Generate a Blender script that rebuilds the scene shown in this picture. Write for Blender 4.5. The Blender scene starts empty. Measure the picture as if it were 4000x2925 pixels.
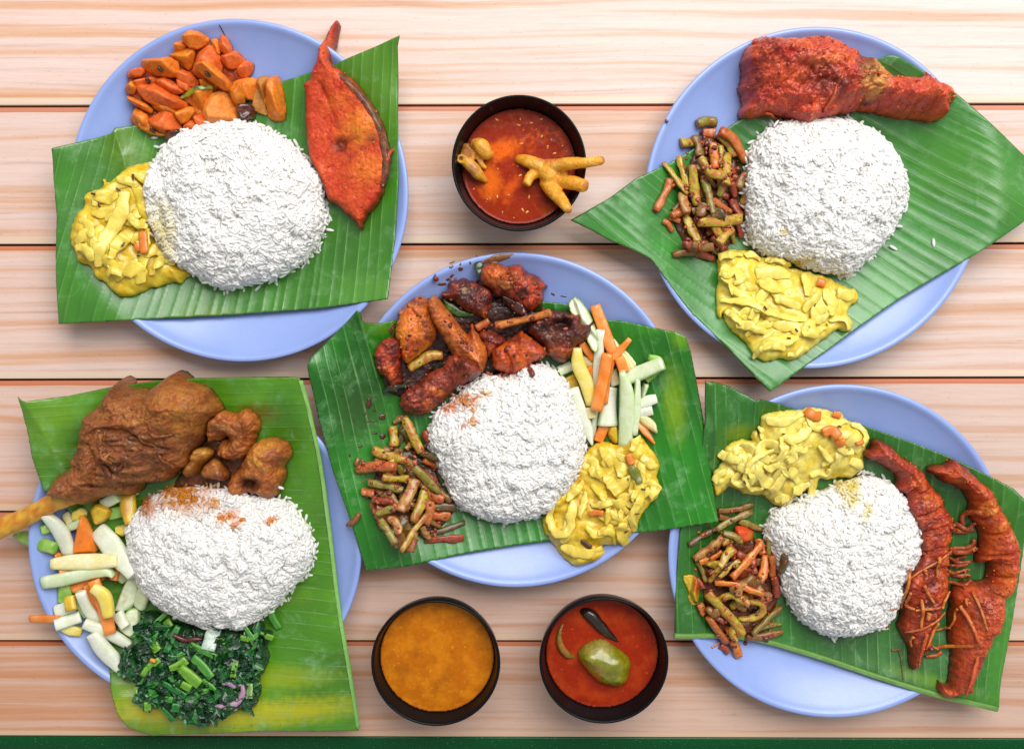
import bpy, math, random
import numpy as np
from mathutils import Vector, Matrix

sc = bpy.context.scene
COL = sc.collection
MM = 0.001
rng = np.random.default_rng(7)
random.seed(7)

# ------------------------------------------------------------------ camera, world, light, exposure
CAM_D, CAM_T, LENS = 0.74, math.radians(4.6), 35.0
cam = bpy.data.objects.new("camera", bpy.data.cameras.new("camera"))
COL.objects.link(cam)
cam.location = (0, math.sin(CAM_T) * CAM_D, math.cos(CAM_T) * CAM_D)
cam.rotation_euler = (-CAM_T, 0, 0)
cam.data.lens = LENS
cam.data.sensor_width = 36
cam.data.clip_start = 0.02
cam.data.clip_end = 50
sc.camera = cam

world = bpy.data.worlds.new("World")
sc.world = world
world.use_nodes = True
bgn = world.node_tree.nodes["Background"]
bgn.inputs[0].default_value = (0.93, 0.96, 1.0, 1)
bgn.inputs[1].default_value = 0.47

def area_light(name, loc, target, sx, sy, power, color):
    d = bpy.data.lights.new(name, 'AREA')
    d.shape = 'RECTANGLE'; d.size = sx; d.size_y = sy; d.energy = power; d.color = color
    o = bpy.data.objects.new(name, d); COL.objects.link(o)
    o.location = loc
    o.rotation_euler = (Vector(target) - Vector(loc)).to_track_quat('-Z', 'Y').to_euler()
    return o
area_light("open_shopfront_light", (0.42, 1.00, 1.40), (0.0, 0.02, 0), 1.8, 1.1, 51.0, (1.0, 0.985, 0.96))

sc.view_settings.view_transform = 'Standard'
sc.view_settings.look = 'None'
sc.view_settings.exposure = 0.0
sc.view_settings.gamma = 1.0
sc.cycles.use_denoising = True
sc.cycles.max_bounces = 10
sc.cycles.diffuse_bounces = 8
sc.cycles.glossy_bounces = 3
sc.cycles.caustics_reflective = False
sc.cycles.caustics_refractive = False

# ------------------------------------------------------------------ photo crops -> table plane (mm)
CROPS = {'A': (200, 50, 2.541), 'B': (200, 550, 1.835), 'C': (900, 50, 2.541), 'D': (900, 600, 2.36),
         'E': (1700, 330, 2.664), 'F': (2800, 100, 2.259), 'G': (2200, 400, 2.36), 'H': (2700, 900, 2.541),
         'I': (3100, 350, 1.8356), 'J': (1400, 980, 2.259), 'K': (1200, 1500, 2.065), 'L': (2000, 1150, 2.541),
         'M': (1950, 1650, 2.51), 'N': (0, 1400, 1.8825), 'O': (0, 1900, 2.065), 'P': (400, 2300, 2.1514),
         'Q': (400, 1750, 2.1514), 'R': (2700, 1450, 2.754), 'S': (2600, 1900, 2.203), 'T': (3300, 1650, 2.753),
         'U': (3300, 2150, 2.5414), 'V': (1400, 2300, 1.7377), 'W': (0, 0, 0.56475)}
_ca, _sa = math.cos(-CAM_T), math.sin(-CAM_T)
CX, CY, CZ = [c / MM for c in cam.location]

def to_table(px, py, z=0.0):
    """photo pixel -> the point at height z (mm) seen there"""
    px = np.asarray(px, float); py = np.asarray(py, float)
    cx = (px - 2000) / 4000 * 36 / LENS
    cy = -(py - 1462.5) / 4000 * 36 / LENS
    dx, dy, dz = cx, cy * _ca + _sa, cy * _sa - _ca
    t = (z - CZ) / dz
    return CX + dx * t, CY + dy * t

def nums(s):
    return np.array([[float(v) for v in p.split(',')] for p in s.split()])

def src(c, s):
    p = nums(s) if isinstance(s, str) else np.atleast_2d(np.array(s, float))
    x0, y0, k = CROPS[c]
    return np.stack([x0 + p[:, 0] / k, y0 + p[:, 1] / k], 1)

def P(c, s, z=0.0):
    q = src(c, s)
    x, y = to_table(q[:, 0], q[:, 1], z)
    return np.stack([x, y], 1)

def P1(c, x, y, z=0.0):
    return P(c, [(x, y)], z)[0]

def mmper(c):
    return 0.1903 / CROPS[c][2]

# ------------------------------------------------------------------ noise
_perm = np.random.default_rng(3).permutation(4096)
_ang = np.random.default_rng(4).random(4096) * 2 * math.pi
_gx, _gy = np.cos(_ang), np.sin(_ang)

def pnoise(x, y, seed=0):
    x = np.asarray(x, float) + seed * 17.31; y = np.asarray(y, float) + seed * 9.17
    xi = np.floor(x).astype(int); yi = np.floor(y).astype(int)
    xf = x - xi; yf = y - yi
    u = xf * xf * xf * (xf * (xf * 6 - 15) + 10); v = yf * yf * yf * (yf * (yf * 6 - 15) + 10)
    def g(ix, iy, dx, dy):
        h = _perm[(_perm[ix & 4095] + iy) & 4095]
        return _gx[h] * dx + _gy[h] * dy
    a = g(xi, yi, xf, yf); b = g(xi + 1, yi, xf - 1, yf)
    c = g(xi, yi + 1, xf, yf - 1); d = g(xi + 1, yi + 1, xf - 1, yf - 1)
    return ((a + u * (b - a)) * (1 - v) + (c + u * (d - c)) * v) * 1.5

def fbm(x, y, freq, octv=3, seed=0, gain=0.5, mode=''):
    s = 0; a = 1.0; t = 0
    for i in range(octv):
        n = pnoise(x * freq, y * freq, seed + i * 5)
        if mode == 'ridge': n = 1 - 2 * np.abs(n)
        elif mode == 'billow': n = 2 * np.abs(n) - 0.6
        s = s + a * n; t += a; a *= gain; freq *= 2.03
    return s / t

def sstep(a, b, x):
    t = np.clip((x - a) / (b - a), 0, 1)
    return t * t * (3 - 2 * t)

TONE = .84          # the photograph's surfaces read a little brighter than their own colours
def lin(r, g, b):
    f = lambda c: (c / 255 / 12.92) if c <= 10.3 else ((c / 255 + 0.055) / 1.055) ** 2.4
    return np.array([f(r), f(g), f(b)]) * TONE

# ------------------------------------------------------------------ height map of what already lies on the table (1 mm cells)
HX0, HY0, HW, HH = -470.0, -340.0, 940, 680
HM = np.zeros((HH, HW))

def hm_at(x, y, M=None):
    M = HM if M is None else M
    fx = np.clip(np.asarray(x) - HX0, 0, HW - 2); fy = np.clip(np.asarray(y) - HY0, 0, HH - 2)
    ix = fx.astype(int); iy = fy.astype(int); u = fx - ix; v = fy - iy
    return (M[iy, ix] * (1 - u) + M[iy, ix + 1] * u) * (1 - v) + (M[iy + 1, ix] * (1 - u) + M[iy + 1, ix + 1] * u) * v

def hm_put(x, y, z):
    ix = np.round(np.asarray(x) - HX0).astype(int); iy = np.round(np.asarray(y) - HY0).astype(int)
    ok = (ix >= 0) & (ix < HW) & (iy >= 0) & (iy < HH)
    np.maximum.at(HM, (iy[ok], ix[ok]), np.asarray(z)[ok])

def blur(M, r, n=2):
    for _ in range(n):
        for ax in (0, 1):
            c = np.cumsum(np.pad(M, [(r + 1, r) if k == ax else (0, 0) for k in (0, 1)], mode='edge'), axis=ax)
            L = M.shape[ax]
            hi = np.take(c, np.arange(2 * r + 1, 2 * r + 1 + L), axis=ax); lo = np.take(c, np.arange(0, L), axis=ax)
            M = (hi - lo) / (2 * r + 1)
    return M

# ------------------------------------------------------------------ objects
def tag(o, label=None, cat=None, group=None, kind=None):
    if label: o['label'] = label
    if cat: o['category'] = cat
    if group: o['group'] = group
    if kind: o['kind'] = kind
    return o

def empty(name, loc_mm, label, cat, group=None):
    o = bpy.data.objects.new(name, None); COL.objects.link(o)
    o.location = [v * MM for v in loc_mm]; o.empty_display_size = 0.02
    return tag(o, label, cat, group)

def wloc(o):
    w = Vector((0, 0, 0))
    while o is not None:
        w = w + o.location; o = o.parent
    return w

def mesh(name, V, F, mat, parent=None, col=None, attrs=None, smooth=True, origin=None):
    """V: n x 3 in mm, F: list of faces or int arrays (quads / tris)"""
    V = np.asarray(V, float)
    if origin is None:
        origin = np.array([V[:, 0].mean(), V[:, 1].mean(), V[:, 2].min()])
    me = bpy.data.meshes.new(name)
    faces = F if isinstance(F, list) else [F]
    loops = np.concatenate([f.ravel() for f in faces]).astype(np.int32)
    tot = np.concatenate([np.full(len(f), f.shape[1]) for f in faces]).astype(np.int32)
    start = np.concatenate([[0], np.cumsum(tot)[:-1]]).astype(np.int32)
    me.vertices.add(len(V)); me.vertices.foreach_set('co', ((V - origin) * MM).astype(np.float32).ravel())
    me.loops.add(len(loops)); me.loops.foreach_set('vertex_index', loops)
    me.polygons.add(len(tot)); me.polygons.foreach_set('loop_start', start); me.polygons.foreach_set('loop_total', tot)
    me.update(calc_edges=True); me.validate()
    me.polygons.foreach_set('use_smooth', np.full(len(me.polygons), smooth))
    if col is not None:
        a = me.color_attributes.new('col', 'FLOAT_COLOR', 'POINT')
        c = np.ones((len(V), 4), np.float32); c[:, :3] = np.clip(col, 0.002, 0.95)
        a.data.foreach_set('color', c.ravel())
    for k, v in (attrs or {}).items():
        a = me.attributes.new(k, 'FLOAT', 'POINT'); a.data.foreach_set('value', np.asarray(v, np.float32))
    me.materials.append(mat)
    o = bpy.data.objects.new(name, me); COL.objects.link(o)
    w = Vector([c * MM for c in origin])
    if parent is not None:
        o.parent = parent; o.location = w - wloc(parent)
    else:
        o.location = w
    return o

# ------------------------------------------------------------------ polygons
def chaikin(p, n=2):
    for _ in range(n):
        q = np.roll(p, -1, 0)
        p = np.stack([p * .75 + q * .25, p * .25 + q * .75], 1).reshape(-1, 2)
    return p

def sdist(poly, X, Y):
    """signed distance (negative inside) and closest boundary point"""
    A = poly; B = np.roll(poly, -1, 0)
    n = len(X); best = np.full(n, 1e18); nx = np.zeros(n); ny = np.zeros(n); ins = np.zeros(n, bool)
    for (ax, ay), (bx, by) in zip(A, B):
        ex, ey = bx - ax, by - ay; L = ex * ex + ey * ey
        if L < 1e-9: continue
        t = np.clip(((X - ax) * ex + (Y - ay) * ey) / L, 0, 1)
        qx = ax + t * ex; qy = ay + t * ey
        d = (X - qx) ** 2 + (Y - qy) ** 2
        m = d < best
        best[m] = d[m]; nx[m] = qx[m]; ny[m] = qy[m]
        c = ((ay > Y) != (by > Y)) & (X < (bx - ax) * (Y - ay) / (by - ay + 1e-12) + ax)
        ins ^= c
    d = np.sqrt(best)
    return np.where(ins, -d, d), nx, ny

def relief(poly, res, base, hf, bottom=True):
    """solid over a polygon: V, faces, d (distance from the rim), h, number of upper vertices"""
    x0, y0 = poly.min(0) - res; x1, y1 = poly.max(0) + res
    nx = int((x1 - x0) / res) + 2; ny = int((y1 - y0) / res) + 2
    gx, gy = np.meshgrid(x0 + np.arange(nx) * res, y0 + np.arange(ny) * res)
    X = gx.ravel(); Y = gy.ravel()
    sd, qx, qy = sdist(poly, X, Y)
    ins = sd < -0.12 * res
    I = np.arange(nx * ny).reshape(ny, nx)
    q = np.stack([I[:-1, :-1], I[:-1, 1:], I[1:, 1:], I[1:, :-1]], -1).reshape(-1, 4)
    q = q[ins[q].any(1)]
    used = np.unique(q); mp = np.full(nx * ny, -1); mp[used] = np.arange(len(used))
    x = X[used].copy(); y = Y[used].copy(); inn = ins[used]
    out = ~inn
    x[out] = qx[used][out]; y[out] = qy[used][out]
    d = np.where(inn, -sd[used], 0.0)
    b = base(x, y) if callable(base) else np.full(len(x), float(base))
    h = hf(x, y, d)
    q = mp[q]
    top = np.stack([x, y, b + h], 1)
    if not bottom:
        return top, [q], d, h, len(x)
    bi = np.arange(len(x)); k = np.where(inn)[0]
    bi[k] = len(x) + np.arange(len(k))
    bot = np.stack([x[k], y[k], b[k]], 1)
    V = np.concatenate([top, bot])
    return V, [q, bi[q][:, ::-1]], np.concatenate([d, d[k]]), np.concatenate([h, 0 * k]), len(x)

def dome(d, R, H, p=2.0):
    return H * (1 - (1 - np.clip(d / R, 0, 1)) ** p) ** (1 / p)

# ------------------------------------------------------------------ sweeps
def spline(p, n):
    p = np.asarray(p, float)
    if len(p) == 2:
        t = np.linspace(0, 1, n)[:, None]
        return p[0] * (1 - t) + p[1] * t
    q = np.concatenate([[2 * p[0] - p[1]], p, [2 * p[-1] - p[-2]]])
    seg = len(p) - 1
    out = []
    for u in np.linspace(0, seg, n):
        i = min(int(u), seg - 1); t = u - i
        a, b, c, d = q[i], q[i + 1], q[i + 2], q[i + 3]
        out.append(0.5 * (2 * b + (c - a) * t + (2 * a - 5 * b + 4 * c - d) * t * t + (3 * b - a - 3 * c + d) * t ** 3))
    return np.array(out)

def sweep(path, W, H, nsec=10, power=2.0, cap=0.3, wob=0.0, seed=0, roll=0.0, ncap=2):
    """tube along path (n x 3 mm); W, H widths per point; returns V, F, t, angle"""
    path = np.asarray(path, float); n = len(path)
    W = np.interp(np.linspace(0, 1, n), np.linspace(0, 1, len(np.atleast_1d(W))), np.atleast_1d(W))
    H = np.interp(np.linspace(0, 1, n), np.linspace(0, 1, len(np.atleast_1d(H))), np.atleast_1d(H))
    T = np.gradient(path, axis=0); T /= np.linalg.norm(T, axis=1)[:, None] + 1e-9
    # rounded ends: extra rings
    P_, W_, H_, T_, t_ = [], [], [], [], []
    for k in range(ncap, 0, -1):
        f = k / ncap; a = math.sqrt(max(0, 1 - (f * .97) ** 2))
        P_.append(path[0] - T[0] * cap * W[0] * f * .5); W_.append(W[0] * a); H_.append(H[0] * a); T_.append(T[0]); t_.append(0)
    for i in range(n):
        P_.append(path[i]); W_.append(W[i]); H_.append(H[i]); T_.append(T[i]); t_.append(i / (n - 1))
    for k in range(1, ncap + 1):
        f = k / ncap; a = math.sqrt(max(0, 1 - (f * .97) ** 2))
        P_.append(path[-1] + T[-1] * cap * W[-1] * f * .5); W_.append(W[-1] * a); H_.append(H[-1] * a); T_.append(T[-1]); t_.append(1)
    P_, W_, H_, T_ = map(np.array, (P_, W_, H_, T_))
    S = np.cross(T_, [0, 0, 1.0]); S /= np.linalg.norm(S, axis=1)[:, None] + 1e-9
    U = np.cross(S, T_)
    a = np.linspace(0, 2 * math.pi, nsec, endpoint=False)
    ca, sa = np.cos(a), np.sin(a)
    cu = np.sign(ca) * np.abs(ca) ** (2 / power); su = np.sign(sa) * np.abs(sa) ** (2 / power)
    R = np.broadcast_to(np.asarray(roll, float), (len(P_),)) if np.ndim(roll) == 0 else np.interp(np.linspace(0, 1, len(P_)), np.linspace(0, 1, len(roll)), roll)
    V = []
    for i in range(len(P_)):
        c, s = math.cos(R[i]), math.sin(R[i])
        ux = cu * W_[i] / 2; uy = su * H_[i] / 2
        vx = ux * c - uy * s; vy = ux * s + uy * c
        V.append(P_[i] + vx[:, None] * S[i] + vy[:, None] * U[i])
    V = np.concatenate(V); m = len(P_)
    tt = np.repeat(t_, nsec); aa = np.tile(a, m)
    if wob:
        V = V + wob * np.stack([fbm(V[:, 0] + V[:, 2], V[:, 1] - V[:, 2], 0.13, 2, seed + k) for k in range(3)], 1)
    i = np.arange(m - 1)[:, None]; j = np.arange(nsec)[None]
    q = np.stack([i * nsec + j, i * nsec + (j + 1) % nsec, (i + 1) * nsec + (j + 1) % nsec, (i + 1) * nsec + j], -1).reshape(-1, 4)
    c0 = len(V); V = np.concatenate([V, [V[:nsec].mean(0)], [V[-nsec:].mean(0)]])
    j = np.arange(nsec)
    f0 = np.stack([np.full(nsec, c0), (j + 1) % nsec, j], 1)
    b = (m - 1) * nsec
    f1 = np.stack([np.full(nsec, c0 + 1), b + j, b + (j + 1) % nsec], 1)
    return V, [q, f0, f1], np.concatenate([tt, [0, 1]]), np.concatenate([aa, [0, 0]])

def lathe(prof, n=96, center=(0, 0)):
    prof = np.asarray(prof, float); m = len(prof)
    a = np.linspace(0, 2 * math.pi, n, endpoint=False)
    V = np.stack([center[0] + prof[:, 0][:, None] * np.cos(a), center[1] + prof[:, 0][:, None] * np.sin(a),
                  np.repeat(prof[:, 1][:, None], n, 1)], -1).reshape(-1, 3)
    i = np.arange(m - 1)[:, None]; j = np.arange(n)[None]
    q = np.stack([i * n + j, i * n + (j + 1) % n, (i + 1) * n + (j + 1) % n, (i + 1) * n + j], -1).reshape(-1, 4)
    return V, [q]

def fuse(parts, voxel=1.0, smooth=6):
    """several closed solids grown into one skin: V, F"""
    Vs, Fs, off = [], [], 0
    me = bpy.data.meshes.new('fuse')
    vv, ff = [], []
    for V, F in parts:
        for f in F:
            ff += (f + off).tolist()
        vv.append(V); off += len(V)
    me.from_pydata(np.concatenate(vv).tolist(), [], ff)
    o = bpy.data.objects.new('fuse', me); COL.objects.link(o)
    m = o.modifiers.new('r', 'REMESH'); m.mode = 'VOXEL'; m.voxel_size = voxel
    s = o.modifiers.new('s', 'SMOOTH'); s.iterations = smooth; s.factor = .5
    dg = bpy.context.evaluated_depsgraph_get()
    e = o.evaluated_get(dg); em = e.to_mesh()
    V = np.zeros(len(em.vertices) * 3); em.vertices.foreach_get('co', V)
    F = np.zeros(len(em.loops), np.int32); em.loops.foreach_get('vertex_index', F)
    tot = np.zeros(len(em.polygons), np.int32); em.polygons.foreach_get('loop_total', tot)
    st = np.concatenate([[0], np.cumsum(tot)[:-1]])
    out = [F[st[tot == k][:, None] + np.arange(k)] for k in (3, 4) if (tot == k).any()]
    e.to_mesh_clear()
    bpy.data.objects.remove(o); bpy.data.meshes.remove(me)
    return V.reshape(-1, 3), out

def ball(c, r, n=12):
    """ellipsoid, r = (rx, ry, rz)"""
    ph = np.linspace(0, math.pi, n)[1:-1]; th = np.linspace(0, 2 * math.pi, 2 * n, endpoint=False)
    V = np.stack([np.outer(np.sin(ph), np.cos(th)), np.outer(np.sin(ph), np.sin(th)), np.outer(np.cos(ph), np.ones_like(th))], -1).reshape(-1, 3)
    m = len(ph); k = 2 * n
    i = np.arange(m - 1)[:, None]; j = np.arange(k)[None]
    q = np.stack([i * k + j, (i + 1) * k + j, (i + 1) * k + (j + 1) % k, i * k + (j + 1) % k], -1).reshape(-1, 4)
    V = np.concatenate([V, [[0, 0, 1]], [[0, 0, -1]]])
    j = np.arange(k)
    t = np.stack([np.full(k, len(V) - 2), j, (j + 1) % k], 1)
    b = np.stack([np.full(k, len(V) - 1), (m - 1) * k + (j + 1) % k, (m - 1) * k + j], 1)
    return V * np.asarray(r) + np.asarray(c), [q, t, b]

# ------------------------------------------------------------------ materials
def nodes(name):
    m = bpy.data.materials.new(name); m.use_nodes = True
    nt = m.node_tree; b = nt.nodes['Principled BSDF']
    return m, nt, b

def nd(nt, t, **kw):
    n = nt.nodes.new(t)
    for k, v in kw.items():
        setattr(n, k, v)
    return n

def noise_node(nt, scale, detail=3.0, rough=.6, vec=None, dist=0.0):
    n = nd(nt, 'ShaderNodeTexNoise'); n.inputs['Scale'].default_value = scale
    n.inputs['Detail'].default_value = detail; n.inputs['Roughness'].default_value = rough
    n.inputs['Distortion'].default_value = dist
    if vec is not None: nt.links.new(vec, n.inputs['Vector'])
    return n

def ramp(nt, fac, stops):
    r = nd(nt, 'ShaderNodeValToRGB'); e = r.color_ramp.elements
    while len(e) < len(stops): e.new(0.5)
    for i, (p, c) in enumerate(stops):
        e[i].position = p; e[i].color = (*c, 1) if len(c) == 3 else c
    nt.links.new(fac, r.inputs[0])
    return r.outputs[0]

def mix(nt, fac, a, b, mode='MIX'):
    m = nd(nt, 'ShaderNodeMix', data_type='RGBA', blend_type=mode)
    def put(v, s):
        if hasattr(v, 'links'): nt.links.new(v, s)
        elif isinstance(v, (int, float)): s.default_value = v
        else: s.default_value = (*v, 1)
    put(fac, m.inputs[0]); put(a, m.inputs[6]); put(b, m.inputs[7])
    return m.outputs[2]

def fmath(nt, op, a, b=None, clamp=False):
    m = nd(nt, 'ShaderNodeMath', operation=op); m.use_clamp = clamp
    for i, v in enumerate((a, b)):
        if v is None: continue
        if hasattr(v, 'links'): nt.links.new(v, m.inputs[i])
        else: m.inputs[i].default_value = v
    return m.outputs[0]

def gcoord(nt):
    g = nd(nt, 'ShaderNodeTexCoord')
    return g.outputs['Object']

def food(name, rough=.5, var=.25, vscale=260, bump=.25, bscale=420, coat=0.0, sss=0.0, srad=(1, .5, .3), sscale=.0022, crumb=0.0, hue=.0, spec=.4):
    m, nt, b = nodes(name)
    a = nd(nt, 'ShaderNodeAttribute', attribute_name='col')
    co = gcoord(nt)
    n = noise_node(nt, vscale, 5, .7, co)
    v = ramp(nt, n.outputs[0], [(.3, (1 - var,) * 3), (.5, (1, 1, 1)), (.72, (1 + var * .7,) * 3)])
    c = mix(nt, 1.0, a.outputs['Color'], v, 'MULTIPLY')
    if hue:
        n3 = noise_node(nt, vscale * .45, 3, .6, co, .4)
        hv = ramp(nt, n3.outputs[0], [(.36, (1 - hue * .5, 1 - hue * 1.3, 1 - hue * 1.3)), (.5, (1, 1, 1)), (.66, (1 + hue * .35, 1 + hue * .9, 1 + hue * .6))])
        c = mix(nt, 1.0, c, hv, 'MULTIPLY')
    n2 = noise_node(nt, bscale, 5, .65, co)
    hgt = n2.outputs[0]
    if crumb:
        vo = nd(nt, 'ShaderNodeTexVoronoi'); vo.inputs['Scale'].default_value = bscale * 1.1
        nt.links.new(co, vo.inputs['Vector'])
        k = noise_node(nt, vscale * .3, 2, .5, co)
        kk = ramp(nt, k.outputs[0], [(.42, (0,) * 3), (.58, (1,) * 3)])
        hgt = fmath(nt, 'SUBTRACT', hgt, fmath(nt, 'MULTIPLY', vo.outputs['Distance'], fmath(nt, 'MULTIPLY', kk, crumb)))
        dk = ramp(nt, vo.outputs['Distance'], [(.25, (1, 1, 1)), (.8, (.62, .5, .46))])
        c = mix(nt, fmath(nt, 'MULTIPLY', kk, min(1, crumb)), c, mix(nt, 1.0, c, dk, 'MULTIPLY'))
    nt.links.new(c, b.inputs['Base Color'])
    bp = nd(nt, 'ShaderNodeBump'); bp.inputs['Strength'].default_value = bump; bp.inputs['Distance'].default_value = .0018
    nt.links.new(hgt, bp.inputs['Height']); nt.links.new(bp.outputs[0], b.inputs['Normal'])
    r = fmath(nt, 'MULTIPLY_ADD', n.outputs[0], .4)
    r.node.inputs[2].default_value = rough - .2
    nt.links.new(r, b.inputs['Roughness'])
    b.inputs['Specular IOR Level'].default_value = spec
    b.inputs['Coat Weight'].default_value = coat; b.inputs['Coat Roughness'].default_value = .1
    if sss:
        b.inputs['Subsurface Weight'].default_value = sss
        b.inputs['Subsurface Radius'].default_value = srad
        b.inputs['Subsurface Scale'].default_value = sscale
    return m

def plain(name, c, rough=.4, spec=.5, coat=0, metallic=0):
    m, nt, b = nodes(name)
    b.inputs['Base Color'].default_value = (*c, 1); b.inputs['Roughness'].default_value = rough
    b.inputs['Specular IOR Level'].default_value = spec; b.inputs['Coat Weight'].default_value = coat
    return m, nt, b
# ================================================================== table
def wood_material():
    m, nt, b = nodes('pale_streaked_wood')
    geo = nd(nt, 'ShaderNodeNewGeometry'); oi = nd(nt, 'ShaderNodeObjectInfo')
    off = nd(nt, 'ShaderNodeCombineXYZ'); r10 = fmath(nt, 'MULTIPLY', oi.outputs['Random'], 7.0)
    nt.links.new(r10, off.inputs[0]); nt.links.new(r10, off.inputs[1])
    add = nd(nt, 'ShaderNodeVectorMath', operation='ADD')
    nt.links.new(geo.outputs['Position'], add.inputs[0]); nt.links.new(off.outputs[0], add.inputs[1])
    def mapped(sx, sy):
        mp = nd(nt, 'ShaderNodeMapping'); mp.inputs['Scale'].default_value = (sx, sy, 1)
        nt.links.new(add.outputs[0], mp.inputs[0]); return mp.outputs[0]
    # slow waviness of the streaks
    w = noise_node(nt, 1, 2, .5, mapped(5, 12))
    wv = nd(nt, 'ShaderNodeVectorMath', operation='MULTIPLY_ADD')
    nt.links.new(w.outputs['Color'], wv.inputs[0]); wv.inputs[1].default_value = (0, 1.1, 0)
    nt.links.new(mapped(1.5, 92), wv.inputs[2])
    band = noise_node(nt, 1, 5, .55, wv.outputs[0])
    wv2 = nd(nt, 'ShaderNodeVectorMath', operation='MULTIPLY_ADD')
    nt.links.new(w.outputs['Color'], wv2.inputs[0]); wv2.inputs[1].default_value = (0, 1.5, 0)
    nt.links.new(mapped(5, 210), wv2.inputs[2])
    fine = noise_node(nt, 1, 4, .65, wv2.outputs[0])
    fibre = noise_node(nt, 1, 5, .7, mapped(60, 1500))
    fleck = noise_node(nt, 1, 3, .6, mapped(240, 700))
    pu = nd(nt, 'ShaderNodeAttribute', attribute_name='pu'); pv = nd(nt, 'ShaderNodeAttribute', attribute_name='pv')
    c1 = ramp(nt, band.outputs[0], [(.36, lin(234, 211, 203)), (.49, lin(231, 203, 192)), (.555, lin(226, 184, 158)), (.66, lin(219, 166, 128)), (.8, lin(204, 146, 110))])
    c2 = ramp(nt, band.outputs[0], [(.34, lin(228, 211, 204)), (.5, lin(224, 203, 194)), (.56, lin(218, 186, 168)), (.7, lin(211, 168, 140)), (.84, lin(200, 152, 122))])
    c = mix(nt, pu.outputs['Fac'], c1, c2)
    f = ramp(nt, fine.outputs[0], [(.28, (.70, .60, .53)), (.40, (.95, .93, .91)), (.48, (1.02, 1.02, 1.02)), (.6, (1, .98, .96)), (.68, (.92, .83, .75)), (.8, (.86, .74, .64))])
    c = mix(nt, .72, c, f, 'MULTIPLY')
    f2 = ramp(nt, fibre.outputs[0], [(.3, (.9, .87, .85)), (.5, (1, 1, 1)), (.7, (1.05, 1.04, 1.03))])
    c = mix(nt, .8, c, f2, 'MULTIPLY')
    f3 = ramp(nt, fleck.outputs[0], [(.27, (.66, .52, .44)), (.36, (1, 1, 1))])
    c = mix(nt, .6, c, f3, 'MULTIPLY')
    # orange line along the upper board edge, cream line along the lower one (printed on the boards)
    e = noise_node(nt, 1, 2, .5, mapped(14, 4))
    et = fmath(nt, 'MULTIPLY_ADD', e.outputs[0], .016); et.node.inputs[2].default_value = .028
    o1 = fmath(nt, 'LESS_THAN', pv.outputs['Fac'], et)
    c = mix(nt, fmath(nt, 'MULTIPLY', o1, .82), c, lin(206, 116, 70))
    o2 = fmath(nt, 'GREATER_THAN', pv.outputs['Fac'], .945)
    c = mix(nt, fmath(nt, 'MULTIPLY', o2, .75), c, lin(232, 212, 188))
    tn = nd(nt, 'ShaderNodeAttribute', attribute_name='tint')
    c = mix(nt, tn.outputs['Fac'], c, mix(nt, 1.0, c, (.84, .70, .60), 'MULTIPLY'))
    nt.links.new(c, b.inputs['Base Color'])
    b.inputs['Roughness'].default_value = .45; b.inputs['Specular IOR Level'].default_value = .3
    bp = nd(nt, 'ShaderNodeBump'); bp.inputs['Strength'].default_value = .12; bp.inputs['Distance'].default_value = .0006
    nt.links.new(fibre.outputs[0], bp.inputs['Height']); nt.links.new(bp.outputs[0], b.inputs['Normal'])
    return m
M_wood = wood_material()
M_gap, _, _ = plain('dark_joint', lin(52, 34, 28), .8)

def green_edge_material():
    m, nt, b = nodes('dark_green_edge')
    n = noise_node(nt, 900, 2, .5, gcoord(nt))
    c = ramp(nt, n.outputs[0], [(.3, lin(4, 66, 28)), (.66, lin(6, 78, 36)), (.72, lin(70, 130, 80)), (.8, lin(150, 185, 140))])
    nt.links.new(c, b.inputs['Base Color']); b.inputs['Roughness'].default_value = .3; b.inputs['Specular IOR Level'].default_value = .2
    return m
M_green_edge = green_edge_material()

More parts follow.
